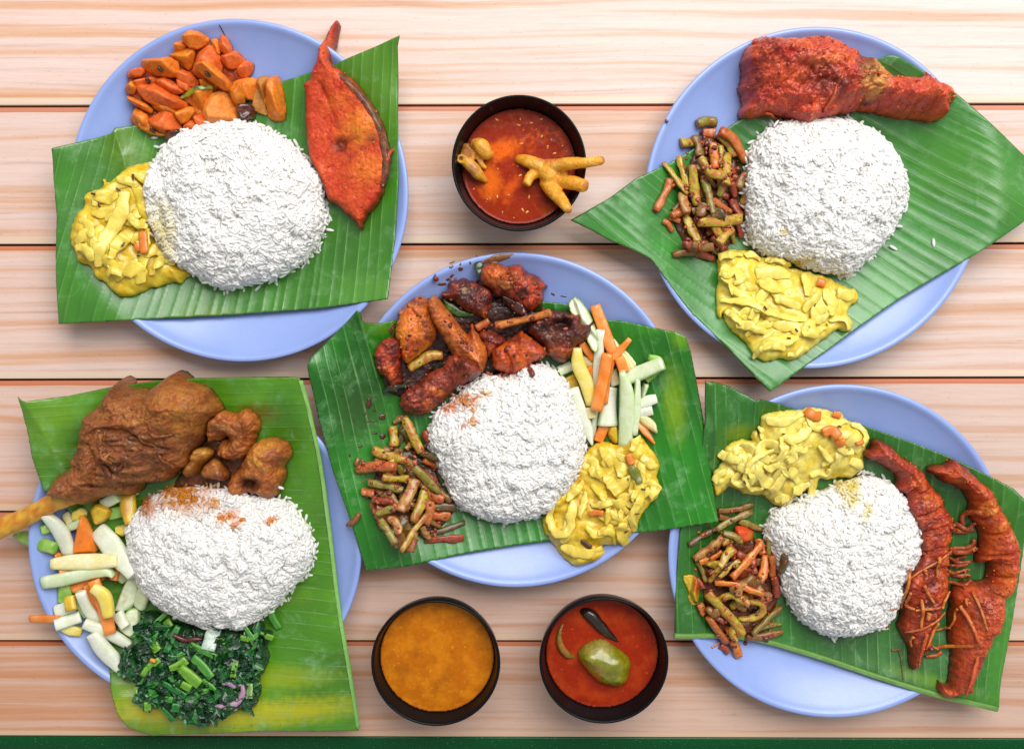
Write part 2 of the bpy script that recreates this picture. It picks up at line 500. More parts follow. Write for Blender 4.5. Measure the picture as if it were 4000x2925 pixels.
table = empty('table', (0, 0, -30), 'pale wooden plank table with a dark green front edge, under all the dishes', 'table')
SEAMS = [(-380, -380), (-70, -72), (235, 230), (541, 537), (838, 833), (1129, 1129), (1414, 1415), (1622, 1628)]
XL, XR = -450.0, 450.0
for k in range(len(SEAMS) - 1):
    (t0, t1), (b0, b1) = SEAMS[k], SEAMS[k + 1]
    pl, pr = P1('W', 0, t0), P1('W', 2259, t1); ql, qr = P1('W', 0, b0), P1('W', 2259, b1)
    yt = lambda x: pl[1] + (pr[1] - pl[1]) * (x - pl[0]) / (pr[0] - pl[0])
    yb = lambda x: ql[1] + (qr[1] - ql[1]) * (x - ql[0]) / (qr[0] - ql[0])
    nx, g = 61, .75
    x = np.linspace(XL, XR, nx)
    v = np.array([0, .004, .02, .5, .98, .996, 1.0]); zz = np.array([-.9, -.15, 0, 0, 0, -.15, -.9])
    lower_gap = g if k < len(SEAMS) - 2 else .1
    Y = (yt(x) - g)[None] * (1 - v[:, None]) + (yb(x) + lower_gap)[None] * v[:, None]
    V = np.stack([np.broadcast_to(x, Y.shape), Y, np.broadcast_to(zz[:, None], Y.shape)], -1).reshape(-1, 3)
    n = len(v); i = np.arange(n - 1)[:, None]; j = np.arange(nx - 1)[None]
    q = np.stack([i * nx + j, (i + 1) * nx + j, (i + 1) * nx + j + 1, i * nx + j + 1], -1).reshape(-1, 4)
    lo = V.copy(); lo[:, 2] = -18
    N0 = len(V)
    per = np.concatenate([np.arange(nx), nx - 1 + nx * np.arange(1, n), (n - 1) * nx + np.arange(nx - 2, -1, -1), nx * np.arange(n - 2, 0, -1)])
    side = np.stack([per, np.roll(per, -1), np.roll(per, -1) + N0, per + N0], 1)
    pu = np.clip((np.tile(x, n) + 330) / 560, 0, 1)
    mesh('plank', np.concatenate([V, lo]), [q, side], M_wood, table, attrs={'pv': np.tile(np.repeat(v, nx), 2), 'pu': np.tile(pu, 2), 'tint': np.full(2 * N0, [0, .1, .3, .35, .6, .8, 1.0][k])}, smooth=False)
# board under the joints and the rounded green edging
y1 = P1('W', 0, -380)[1]; y0 = P1('W', 1130, 1625)[1]
def slab(x0, x1, ya, yb, za, zb):
    V = np.array([[x, y, z] for z in (za, zb) for y in (ya, yb) for x in (x0, x1)])
    return V, [np.array([[0, 2, 3, 1], [4, 5, 7, 6], [0, 1, 5, 4], [2, 6, 7, 3], [0, 4, 6, 2], [1, 3, 7, 5]])]
V, F = slab(XL, XR, y0 + 3, y1, -30, -18.02)
mesh('underboard', V, F, M_gap, table, smooth=False)
yl, yr = P1('W', 0, 1622)[1], P1('W', 2259, 1628)[1]
sl = (yr - yl) / (P1('W', 2259, 1628)[0] - P1('W', 0, 1622)[0])
prof = [(0, -1.2), (.6, -.3), (1.6, 0), (8, .1), (11, -.6), (13, -2.5), (14, -6), (14, -28), (12, -31), (0, -31)]
V = np.array([[x, yl + sl * (x - P1('W', 0, 1622)[0]) - a, z] for a, z in prof for x in np.linspace(XL, XR, 40)])
n = len(prof); i = np.arange(n)[:, None]; j = np.arange(39)[None]
q = np.stack([i * 40 + j, (i + 1) % n * 40 + j, (i + 1) % n * 40 + j + 1, i * 40 + j + 1], -1).reshape(-1, 4)
mesh('edge_band', V, [q], M_green_edge, table)

# ================================================================== plates
def plate_material():
    m, nt, b = nodes('periwinkle_melamine')
    co = gcoord(nt)
    n = noise_node(nt, 30, 3, .6, co)
    c = ramp(nt, n.outputs[0], [(.3, lin(140, 162, 222)), (.7, lin(147, 169, 227))])
    nt.links.new(c, b.inputs['Base Color'])
    s = noise_node(nt, 900, 2, .5, co)
    r = ramp(nt, s.outputs[0], [(.35, (.27,) * 3), (.7, (.36,) * 3)])
    nt.links.new(r, b.inputs['Roughness'])
    b.inputs['Specular IOR Level'].default_value = .55
    return m
M_plate = plate_material()
PLATE_PROF = [(0, 5), (30, 5), (60, 5), (72, 5.2), (84, 6.6), (96, 9.8), (107, 14.4), (116, 19.6), (119.6, 22.2), (121.4, 24), (123, 24.7), (124.6, 24.4), (125.2, 23.8),
              (125.3, 23.0), (124.6, 22), (112, 13), (95, 6), (74, 3), (72, 0), (68, 0), (66, 2.5), (0.01, 2.5)]
PL = {}
def plate(key, cx, cy, hw, label):
    c = P1('W', cx, cy, 24); r = (P1('W', cx + hw, cy, 24)[0] - P1('W', cx - hw, cy, 24)[0]) / 2
    k = r / 125.3
    prof = [(max(a * k, .01), z) for a, z in PLATE_PROF]
    V, F = lathe(prof, 128, c)
    o = mesh('plate', V, F, M_plate, origin=np.array([c[0], c[1], 0]))
    tag(o, label, 'plate', 'blue melamine plates')
    PL[key] = (c[0], c[1], r)
    yy, xx = np.mgrid[0:HH, 0:HW]
    R = np.hypot(xx + HX0 - c[0], yy + HY0 - c[1]) / k
    z = np.interp(R, [p[0] for p in PLATE_PROF[:14]], [p[1] for p in PLATE_PROF[:14]])
    HM[:] = np.maximum(HM, np.where(R < 125, z, 0))
    return o
plate('fish', 527, 425, 374, 'blue plate under the leaf with the red fish steak and potato curry')
plate('drum', 1794, 441, 373, 'blue plate under the leaf that carries the fried chicken leg')
plate('mid', 1137, 931, 372, 'blue plate in the middle with the pile of dark masala chicken')
plate('shank', 430, 1205, 368, 'blue plate under the lamb shank, chopped greens and cucumber salad')
plate('prawn', 1848, 1220, 374, 'blue plate under the leaf that carries two fried prawns')

# ================================================================== bowls and gravies
def bowl_material():
    m, nt, b = nodes('black_melamine')
    n = noise_node(nt, 700, 3, .6, gcoord(nt))
    c = ramp(nt, n.outputs[0], [(.3, lin(14, 14, 16)), (.7, lin(22, 22, 24)), (.9, lin(40, 40, 44))])
    nt.links.new(c, b.inputs['Base Color'])
    r = ramp(nt, n.outputs[0], [(.3, (.22,) * 3), (.8, (.34,) * 3)])
    nt.links.new(r, b.inputs['Roughness']); b.inputs['Specular IOR Level'].default_value = .12
    return m
M_bowl = bowl_material()
BOWL_PROF = [(.01, 4), (20, 4.4), (30, 8), (36.5, 16), (40.5, 26), (42.8, 36), (43.9, 43), (44.5, 45), (45.4, 45.6), (46.1, 45), (46.3, 43.6),
             (45.4, 34), (42, 21), (35, 9), (28, 3), (26, 0), (22, 0), (21, 2), (.01, 2)]
BW = {}
def bowl(key, crop, cx, cy, label):
    c = P1(crop, cx, cy, 45)
    V, F = lathe(BOWL_PROF, 96, c)
    o = mesh('bowl', V, F, M_bowl, origin=np.array([c[0], c[1], 0]))
    tag(o, label, 'bowl', 'black gravy bowls')
    BW[key] = c
    return o
bowl('feet', 'E', 872, 822, 'black bowl of red gravy with a chicken foot sticking over its rim')
bowl('dal', 'V', 524, 505, 'black bowl full of plain mustard yellow lentil gravy')
bowl('egg', 'V', 1667, 488, 'black bowl of red gravy with a green aubergine slice in it')

def gravy_material(name, rough, bump, coat=.08):
    m = food(name, rough=rough, var=.16, vscale=420, bump=bump, bscale=240, coat=coat, spec=.12)
    return m
M_gravy = gravy_material('oily_gravy', .24, .05)
M_dal = gravy_material('lentil_gravy', .4, .08, .04)
def gravy(key, z, colf, mat, label, wav=.25):
    c = BW[key]
    r = np.interp(z, [p[1] for p in BOWL_PROF[:8]], [p[0] for p in BOWL_PROF[:8]]) - .15
    a = np.linspace(0, 2 * math.pi, 90, endpoint=False)
    poly = np.stack([c[0] + r * np.cos(a), c[1] + r * np.sin(a)], 1)
    def hf(x, y, d):
        return 1.5 + wav * fbm(x, y, .12, 3, 4) * sstep(0, 3, d) + .9 * (1 - sstep(0, 1.6, d)) - 1.5 * (d <= 0)
    V, F, d, h, n = relief(poly, .7, z - 1.5, hf)
    col = colf(V[:, 0], V[:, 1], d)
    o = mesh('gravy', V, F, mat, col=col)
    hm_put(V[:n, 0], V[:n, 1], V[:n, 2])
    return tag(o, label, 'gravy', 'gravies in black bowls')
def mixc(a, b, t):
    return a * (1 - t[:, None]) + b * t[:, None]
def blob(crop, x, y, X, Y, rx, ry, ang=0, z=20, soft=.5):
    """0..1 patch round a photo point; rx, ry in crop pixels"""
    c = P1(crop, x, y, z); k = mmper(crop) * .96
    a = math.radians(ang); dx = X - c[0]; dy = Y - c[1]
    u = (dx * math.cos(a) + dy * math.sin(a)) / (rx * k); v = (-dx * math.sin(a) + dy * math.cos(a)) / (ry * k)
    return 1 - sstep(1 - soft, 1 + soft, np.hypot(u, v) + .25 * pnoise(X * .25, Y * .25, 9))
def col_feet(x, y, d):
    n = fbm(x, y, .06, 3, 2)
    c = mixc(np.broadcast_to(lin(150, 42, 10), (len(x), 3)), lin(204, 80, 14), sstep(.1, .6, n))
    c = mixc(c, lin(228, 100, 14), .9 * blob('E', 680, 700, x, y, 230, 90, 20))
    c = mixc(c, lin(226, 104, 14), .8 * blob('E', 570, 1020, x, y, 110, 170, 15))
    c = mixc(c, lin(132, 38, 20), .8 * blob('E', 1080, 560, x, y, 330, 160, -8) * sstep(-.25, .15, fbm(x, y, .25, 2, 31)))
    dots = sstep(.35, .5, fbm(x, y, .55, 2, 8))
    c = mixc(c, lin(140, 36, 14), .55 * dots)
    c = mixc(c, lin(235, 120, 30), .8 * sstep(.58, .68, fbm(x, y, .42, 2, 55)))
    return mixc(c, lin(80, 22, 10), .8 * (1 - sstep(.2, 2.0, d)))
def col_dal(x, y, d):
    n = fbm(x, y, .08, 3, 12)
    c = mixc(np.broadcast_to(lin(186, 102, 8), (len(x), 3)), lin(204, 120, 14), sstep(-.3, .4, n))
    c = mixc(c, lin(218, 148, 36), .8 * sstep(.45, .6, fbm(x, y, .33, 2, 61)))
    for bx, by, r in ((320, 520, 60), (550, 180, 40), (600, 540, 50), (545, 605, 50), (830, 340, 60), (400, 385, 40)):
        c = mixc(c, lin(160, 88, 10), .55 * blob('V', bx, by, x, y, r, r * .6, 30 + bx, soft=.8))
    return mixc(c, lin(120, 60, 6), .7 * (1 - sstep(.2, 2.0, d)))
def col_egg(x, y, d):
    n = fbm(x, y, .07, 3, 22)
    c = mixc(np.broadcast_to(lin(152, 38, 8), (len(x), 3)), lin(172, 56, 12), sstep(-.2, .5, n))
    c = mixc(c, lin(216, 104, 40), .5 * sstep(.5, .62, fbm(x, y, .4, 2, 71)))
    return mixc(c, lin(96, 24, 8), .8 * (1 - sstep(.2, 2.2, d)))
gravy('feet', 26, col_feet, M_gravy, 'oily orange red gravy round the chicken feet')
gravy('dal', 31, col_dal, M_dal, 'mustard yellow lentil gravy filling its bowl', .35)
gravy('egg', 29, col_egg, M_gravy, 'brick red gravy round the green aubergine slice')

# ================================================================== banana leaves
def leaf_material():
    m, nt, b = nodes('banana_leaf')
    a = nd(nt, 'ShaderNodeAttribute', attribute_name='col'); vn = nd(nt, 'ShaderNodeAttribute', attribute_name='vein')
    co = gcoord(nt)
    al = nd(nt, 'ShaderNodeAttribute', attribute_name='along')
    cv = nd(nt, 'ShaderNodeCombineXYZ')
    nt.links.new(fmath(nt, 'MULTIPLY', vn.outputs['Fac'], 9.0), cv.inputs[0]); nt.links.new(fmath(nt, 'MULTIPLY', al.outputs['Fac'], .02), cv.inputs[1])
    st = noise_node(nt, 1, 3, .7, cv.outputs[0])
    s = ramp(nt, st.outputs[0], [(.3, (.86, .88, .84)), (.5, (1, 1, 1)), (.7, (1.1, 1.08, 1.06))])
    c = mix(nt, 1, a.outputs['Color'], s, 'MULTIPLY')
    fr = fmath(nt, 'FRACT', vn.outputs['Fac'])
    # slight tone step across every pleat, thin pale vein line
    pl = ramp(nt, fr, [(0, (1.06, 1.04, 1.03)), (.5, (1, 1, 1)), (.97, (.88, .9, .89))])
    c = mix(nt, .8, c, pl, 'MULTIPLY')
    wn = noise_node(nt, 34, 5, .65, co)
    vl = fmath(nt, 'LESS_THAN', fmath(nt, 'ABSOLUTE', fmath(nt, 'SUBTRACT', fr, .5)), 2)
    d = fmath(nt, 'MINIMUM', fr, fmath(nt, 'SUBTRACT', 1.0, fr))
    line = ramp(nt, d, [(0, (1, 1, 1)), (.025, (.7,) * 3), (.06, (0, 0, 0))])
    ln = fmath(nt, 'MULTIPLY', line, ramp(nt, wn.outputs[0], [(.40, (.03,) * 3), (.66, (.5,) * 3)]))
    c = mix(nt, ln, c, lin(150, 196, 120))
    # waxy bloom
    bl = noise_node(nt, 55, 5, .7, co, .6)
    bl2 = noise_node(nt, 260, 3, .6, co)
    f = fmath(nt, 'MULTIPLY', ramp(nt, bl.outputs[0], [(.52, (0,) * 3), (.70, (.55,) * 3)]), ramp(nt, bl2.outputs[0], [(.35, (.2,) * 3), (.65, (1,) * 3)]))
    c = mix(nt, f, c, lin(128, 178, 122))
    sp = noise_node(nt, 620, 2, .5, co); spm = noise_node(nt, 22, 2, .5, co)
    sf = fmath(nt, 'MULTIPLY', ramp(nt, sp.outputs[0], [(.69, (0,) * 3), (.72, (.7,) * 3)]), ramp(nt, spm.outputs[0], [(.52, (0,) * 3), (.6, (1,) * 3)]))
    c = mix(nt, sf, c, lin(74, 62, 26))
    nt.links.new(c, b.inputs['Base Color'])
    nt.links.new(ramp(nt, bl.outputs[0], [(.4, (.24,) * 3), (.7, (.42,) * 3)]), b.inputs['Roughness'])
    b.inputs['Specular IOR Level'].default_value = .6
    bp = nd(nt, 'ShaderNodeBump'); bp.inputs['Strength'].default_value = .25; bp.inputs['Distance'].default_value = .0006
    nt.links.new(st.outputs[0], bp.inputs['Height']); nt.links.new(bp.outputs[0], b.inputs['Normal'])
    return m
M_leaf = leaf_material()
M_rib = food('leaf_rib', .4, .15, 300, .2, 500)

def leaf(key, outline, A, B, N, base_col, label, spots=(), curls=(), sag=0.12, ridges=(), res=1.0, alt=.12, seed=0):
    px, py, pr = PL[key]
    zr = 25.5
    poly = P('W', outline, 22)
    k = pr / 125.3
    # rounded only a little: keep the cut corners
    q = []
    for i in range(len(poly)):
        a, b, c = poly[i - 1], poly[i], poly[(i + 1) % len(poly)]
        q += [b * .9 + a * .1, b, b * .9 + c * .1]
    poly = np.array(q)
    A = P('W', A, 20); B = P('W', B, 20)
    def ld(L, x, y):
        d = L[1] - L[0]; n = np.array([-d[1], d[0]]) / np.hypot(*d)
        return (x - L[0, 0]) * n[0] + (y - L[0, 1]) * n[1]
    sA = np.sign(ld(A, *B.mean(0))); sB = np.sign(ld(B, *A.mean(0)))
    def vein(x, y):
        a = ld(A, x, y) * sA; b = ld(B, x, y) * sB
        v = N * a / np.maximum(a + b, 1) + .35 * fbm(x, y, .008, 2, seed + 3)
        return v + .42 * pnoise(v * .83, 0 * v, seed + 31)
    dirv = (A[1] - A[0]) / np.hypot(*(A[1] - A[0]))
    HB = blur(HM, 3)
    def zl(x, y):
        R = np.hypot(x - px, y - py) / k
        up = 6.4 + 20.6 * np.clip((R - 52) / 76, 0, 2) ** 1.6; flat = 28.5 - sag * .6 * (R - 128) - .002 * np.maximum(R - 128, 0) ** 2
        z = -2.5 * np.logaddexp(-up / 2.5, -flat / 2.5)
        for cx, cy, rad, dz in curls:
            c = P1('W', cx, cy, 25)
            t = np.clip(1 - np.hypot(x - c[0], y - c[1]) / (rad * .33), 0, 1)
            z = z + dz * t * t
        for pts, w, mm in ridges:
            L = P('W', pts, 24); dd = np.full(len(x), 1e9)
            for a, b in zip(L[:-1], L[1:]):
                ex, ey = b - a; t = np.clip(((x - a[0]) * ex + (y - a[1]) * ey) / (ex * ex + ey * ey), 0, 1)
                dd = np.minimum(dd, np.hypot(x - a[0] - t * ex, y - a[1] - t * ey) / (1 - .5 * t))
            z = z + mm * np.exp(-dd / (w * .33))
        return np.maximum(z + .5 * fbm(x, y, .02, 2, seed), hm_at(x, y, HB) + .9)
    HB = blur(np.maximum(HM, 0), 2)
    def hf(x, y, d):
        v = vein(x, y); f = v - np.floor(v)
        pleat = .36 * (np.abs(f - .5) * 2) ** 2.0 + .2 * f
        return (.55 + pleat) * np.where(d > 0, 1, .0) + np.where(d > 0, 0, .05)
    V, F, d, h, n = relief(poly, res, zl, hf)
    x, y = V[:, 0], V[:, 1]
    v = vein(x, y)
    c = np.broadcast_to(base_col, (len(x), 3)).copy()
    band = pnoise(np.floor(v) * 1.7 + .5, np.zeros_like(v) + seed, 5)
    c = c * (1 + alt * band)[:, None]
    c = c * (1 + .5 * fbm(x, y, .016, 4, seed + 11))[:, None]
    c = mixc(c, c * np.array([1.5, 1.25, .8]), .5 * sstep(.1, .5, fbm(x, y, .012, 3, seed + 17)))
    for cr, sx, sy, rx, ry, ang, rgb, st in spots:
        c = mixc(c, lin(*rgb), st * blob(cr, sx, sy, x, y, rx, ry, ang, soft=.8))
    edge = 1 - sstep(.0, .9, d)
    c = mixc(c, lin(108, 100, 60), .45 * edge)
    c = c * np.array([.78, .8, .55])
    o = mesh('banana_leaf', V, F, M_leaf, col=c, attrs={'vein': v, 'along': x * dirv[0] + y * dirv[1]})
    tag(o, label, 'banana leaf', 'banana leaves on the plates')
    hm_put(x[:n], y[:n], V[:n, 2])
    return o, zl

def leaf_rib(o, zl, pts, w, h, c1, c2):
    p = P('W', pts, 24)
    path = spline(np.column_stack([p, np.zeros(len(p))]), 60)
    path[:, 2] = zl(path[:, 0], path[:, 1]) + .6
    V, F, t, a = sweep(path, w, h, 10, 2.0, .2, .25, 3)
    c = mixc(np.broadcast_to(lin(*c1), (len(V), 3)), lin(*c2), sstep(-.2, .6, np.cos(a) * .6 + .4 * fbm(V[:, 0], V[:, 1], .1, 2, 5)))
    mesh('midrib', V, F, M_rib, o, col=c)
    hm_put(V[:, 0], V[:, 1], V[:, 2])

L1, zl1 = leaf('fish', '128,332 245,293 251,281 340,262 480,215 615,174 740,142 862,98 888,90 882,112 880,250 880,400 873,520 859,660 700,681 500,696 300,706 130,715 129,600 132,480 126,400',
    '205,618 184,701', '881,339 860,660', 25, lin(70, 138, 46), 'banana leaf under the red fish steak, one cut corner pointing past the plate rim',
    spots=[('W', 830, 180, 90, 120, 0, (104, 152, 30), .6), ('W', 270, 330, 40, 60, 20, (120, 150, 20), .5), ('W', 450, 690, 60, 14, 0, (110, 140, 30), .5), ('W', 820, 640, 70, 40, 0, (110, 170, 80), .5)],
    curls=[(888, 90, 110, 14), (128, 332, 90, 5), (858, 660, 80, 4)], seed=1, ridges=[('248,290 262,340 275,400', 20, 4)])
L2, zl2 = leaf('drum', '1257,487 1345,437 1400,396 1480,358 1582,296 1650,252 1760,215 1860,165 1924,136 1956,125 1975,129 2006,144 2044,166 2094,199 2146,246 2259,348 2296,388 2300,455 2259,487 2150,560 1990,660 1850,757 1692,862 1660,830 1600,765 1525,693 1478,633 1458,604 1434,573 1395,553 1345,532 1302,508',
    '2058,274 2258,388', '1935,561 2035,628', 11, lin(64, 140, 62), 'large banana leaf under the fried chicken leg and its bean pile',
    spots=[('I', 870, 560, 60, 250, -25, (24, 120, 10), .7), ('G', 900, 1330, 120, 80, -30, (40, 160, 20), .6), ('I', 850, 1000, 60, 50, 0, (30, 120, 10), .6), ('W', 1700, 250, 120, 60, 20, (44, 104, 40), .6), ('W', 2150, 380, 160, 70, -35, (92, 158, 62), .5), ('F', 1600, 400, 160, 90, -30, (60, 110, 72), .6)],
    curls=[(1257, 487, 150, 6), (1692, 862, 120, 4), (1970, 135, 120, 6)], seed=2)
L4, zl4 = leaf('shank', '62,868 75,881 160,871 250,852 350,838 450,832 560,830 655,829 668,832 682,900 699,1000 717,1150 737,1300 762,1430 777,1530 789,1617 700,1612 600,1607 450,1612 340,1615 295,1595 268,1560 250,1515 238,1450 213,1400 200,1280 170,1170 120,1085 108,1076 100,1055 80,1000 67,930',
    '300,862 668,858', '350,1580 780,1600', 27, lin(84, 148, 26), 'banana leaf with yellow patches under the lamb shank and chopped greens',
    spots=[('W', 420, 1560, 150, 34, -3, (222, 196, 20), .9), ('W', 640, 1560, 150, 28, 4, (206, 200, 24), .85), ('W', 300, 1500, 40, 40, 0, (150, 178, 20), .7), ('W', 620, 1490, 110, 22, 4, (176, 188, 16), .6), ('W', 560, 1330, 120, 20, 5, (120, 160, 14), .5),
           ('W', 130, 930, 60, 70, 0, (124, 170, 30), .7), ('W', 210, 960, 70, 30, 0, (40, 112, 12), .6), ('W', 630, 960, 40, 100, 0, (54, 122, 22), .6), ('W', 230, 1010, 80, 40, 0, (60, 96, 10), .6), ('W', 380, 1590, 110, 20, 0, (120, 150, 20), .6), ('W', 570, 910, 40, 20, 0, (120, 84, 16), .7)],
    curls=[(62, 868, 110, 13), (110, 1075, 120, 8), (668, 832, 90, 5), (270, 1590, 160, 6)], alt=.18, seed=4, ridges=[('70,880 110,960 150,1050', 50, 4)])
leaf_rib(L4, zl4, '668,838 684,905 702,1005 720,1152 740,1302 765,1432 779,1530 788,1612', 3.2, 2.4, (120, 176, 80), (166, 206, 130))
L5, zl5 = leaf('prawn', '1547,836 1570,839 1610,852 1640,868 1664,882 1669,877 1715,889 1760,903 1850,925 1910,940 1960,957 2010,974 2100,1009 2180,1048 2225,1073 2251,1100 2257,1120 2251,1200 2236,1300 2216,1420 2202,1510 2198,1556 2100,1533 1950,1497 1800,1452 1650,1412 1485,1395 1489,1300 1500,1170 1530,1090 1545,990 1550,920',
    '1540,900 1550,1400', '2230,1100 2192,1550', 25, lin(50, 118, 44), 'dark green banana leaf under the two fried prawns, thick rib along its lower edge',
    spots=[('W', 1600, 900, 60, 60, 0, (40, 108, 30), .6), ('W', 2200, 1200, 50, 180, 10, (74, 146, 40), .6), ('W', 2210, 1450, 50, 120, 5, (88, 168, 60), .7), ('R', 500, 640, 150, 80, 0, (150, 170, 50), .5), ('W', 1640, 1390, 40, 15, 10, (130, 160, 20), .7), ('W', 2060, 1500, 100, 14, -15, (120, 170, 30), .6)],
    curls=[(1547, 836, 120, 10), (2255, 1105, 100, 5), (2198, 1558, 90, 4)], seed=5, ridges=[('1668,882 1672,930 1680,980', 22, 4), ('1560,850 1570,920 1580,990', 40, 4)])
leaf_rib(L5, zl5, '1486,1398 1650,1415 1800,1456 1950,1501 2100,1537 2196,1560', 4.2, 3.2, (96, 140, 56), (140, 186, 100))
L3, zl3 = leaf('mid', '799,682 806,690 808,704 814,710 841,712 876,705 960,690 1150,660 1270,672 1345,706 1375,708 1440,722 1490,732 1508,742 1520,775 1532,830 1546,905 1560,1000 1574,1090 1583,1148 1400,1174 1150,1206 1000,1227 900,1244 808,1256 795,1210 770,1130 738,1040 705,920 686,830 684,806 692,785 740,738',
    '700,800 808,1255', '1480,800 1570,1140', 29, lin(34, 128, 18), 'vivid green banana leaf under the masala chicken in the middle',
    spots=[('L', 1600, 1080, 90, 330, 5, (136, 178, 10), .85), ('L', 1640, 440, 70, 90, 30, (120, 180, 10), .8), ('W', 770, 860, 60, 120, -15, (22, 84, 10), .7), ('W', 800, 900, 50, 60, 0, (46, 66, 8), .6), ('W', 720, 760, 30, 60, -40, (28, 130, 20), .6), ('W', 850, 720, 40, 14, 5, (96, 150, 30), .7), ('L', 1300, 330, 200, 60, -10, (70, 160, 30), .6)],
    curls=[(799, 682, 110, 10), (1505, 738, 120, 5), (1583, 1148, 90, 4), (686, 800, 100, 8)], alt=.1, seed=3, ridges=[('800,682 812,740 835,830', 40, 9)])
# ================================================================== builders for the food
def resample(p, step):
    q = np.concatenate([p, p[:1]]); s = np.concatenate([[0], np.cumsum(np.hypot(*np.diff(q, axis=0).T))])
    n = max(12, int(s[-1] / step)); t = np.linspace(0, s[-1], n, endpoint=False)
    return np.stack([np.interp(t, s, q[:, 0]), np.interp(t, s, q[:, 1])], 1)

def rough_outline(p, step, jit, freq, seed, smooth=2, grow=0.0):
    p = resample(chaikin(p, smooth), step)
    if grow:
        t = np.roll(p, -2, 0) - np.roll(p, 2, 0); t /= np.hypot(t[:, 0], t[:, 1])[:, None] + 1e-9
        n = np.stack([t[:, 1], -t[:, 0]], 1)
        s = np.sign(np.dot(p[:, 0], np.roll(p[:, 1], -1)) - np.dot(p[:, 1], np.roll(p[:, 0], -1)))
        p = p + n * s * grow
    if jit:
        t = np.roll(p, -1, 0) - np.roll(p, 1, 0); t /= np.hypot(t[:, 0], t[:, 1])[:, None] + 1e-9
        n = np.stack([t[:, 1], -t[:, 0]], 1)
        p = p + n * (jit * fbm(p[:, 0], p[:, 1], freq, 3, seed))[:, None]
    return p

def inpoly(poly, X, Y):
    return sdist(poly, X, Y)[0] < 0

def plane_under(poly, slope=.5, pct=70):
    lo, hi = poly.min(0), poly.max(0)
    gx, gy = np.meshgrid(np.linspace(lo[0], hi[0], 9), np.linspace(lo[1], hi[1], 9))
    x, y = gx.ravel(), gy.ravel(); m = inpoly(poly, x, y)
    if m.sum() < 4: m[:] = True
    x, y = x[m], y[m]; z = hm_at(x, y)
    c = poly.mean(0)
    A = np.stack([np.ones_like(x), x - c[0], y - c[1]], 1)
    k = np.linalg.lstsq(A, z, rcond=None)[0]
    g = np.hypot(k[1], k[2])
    if g > slope: k[1:] *= slope / g
    r = z - A @ k
    k[0] += np.percentile(r, pct)
    return lambda X, Y: k[0] + k[1] * (X - c[0]) + k[2] * (Y - c[1])

def meat(name, label, cat, crop, outline, H, R, c1, c2, mat, rough=(1.6, .12, 4, ''), mixf=(.1, .06, .2), spots=(), bumps=(), ridges=(),
         res=.8, base='conform', smooth=2, jit=.8, group=None, parent=None, seed=0, zref=14, p=2.0, sink=0, tilt=(0, 0), lift=0, put=True, fine=.35, grow=.8, rim=None):
    """lumpy solid over a traced outline. bumps: (x, y, rx, ry, ang, mm); ridges: (pts, w px, mm)"""
    poly = rough_outline(P(crop, outline, zref), 1.0, jit, .25, seed, smooth, grow)
    if base == 'conform':
        HB = blur(HM, 5)
        bf = lambda x, y: hm_at(x, y, HB) - sink
    elif base == 'plane':
        pf = plane_under(poly); bf = lambda x, y: pf(x, y) - sink + tilt[0] * (x - poly[:, 0].mean()) + tilt[1] * (y - poly[:, 1].mean())
    else:
        bf = base
    k = mmper(crop) * .96
    def hf(x, y, d):
        e = sstep(0, min(3.0, R), d)
        h = dome(d, R, H, p)
        for bx, by, rx, ry, ang, mm in bumps:
            c = P1(crop, bx, by, zref); a = math.radians(ang); dx, dy = x - c[0], y - c[1]
            u = (dx * math.cos(a) + dy * math.sin(a)) / (rx * k); v = (-dx * math.sin(a) + dy * math.cos(a)) / (ry * k)
            h = h + e * mm * np.exp(-1.2 * (u * u + v * v))
        for pts, w, mm in ridges:
            L = P(crop, pts, zref); dd = np.full(len(x), 1e9)
            for a, b in zip(L[:-1], L[1:]):
                ex, ey = b - a; t = np.clip(((x - a[0]) * ex + (y - a[1]) * ey) / (ex * ex + ey * ey + 1e-9), 0, 1)
                dd = np.minimum(dd, np.hypot(x - a[0] - t * ex, y - a[1] - t * ey))
            h = h + e * mm * np.exp(-(dd / (w * k * .5)) ** 2)
        amp, fr, oc, mode = rough
        h = h + e * (amp * fbm(x, y, fr, oc, seed + 2, .55, mode) + fine * (fbm(x, y, .6, 2, seed + 8) + 1.1 * fbm(x, y, .28, 2, seed + 9, .5, 'ridge')))
        return np.maximum(h, .4 * (d > 0)) + lift
    V, F, d, h, n = relief(poly, res, bf, hf)
    x, y = V[:, 0], V[:, 1]
    f, bias, wd = mixf
    t = sstep(bias - wd, bias + wd, fbm(x, y, f, 4, seed + 20, .6) + .25 * fbm(x, y, .4, 2, seed + 25))
    c = mixc(np.broadcast_to(lin(*c1), (len(V), 3)), lin(*c2), t)
    for s in spots:
        bx, by, rx, ry, ang, rgb, st = s
        bl = blob(crop, bx, by, x, y, rx, ry, ang, soft=.7, z=zref)
        c = mixc(c, lin(*rgb), np.clip(st * bl * (.75 + .6 * fbm(x, y, .3, 2, seed + 40)), 0, 1))
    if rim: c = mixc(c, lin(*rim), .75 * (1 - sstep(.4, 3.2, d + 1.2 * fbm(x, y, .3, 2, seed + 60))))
    o = mesh(name, V, F, mat, parent, col=c)
    if put: hm_put(x[:n], y[:n], V[:n, 2])
    if parent is None: tag(o, label, cat, group)
    return o

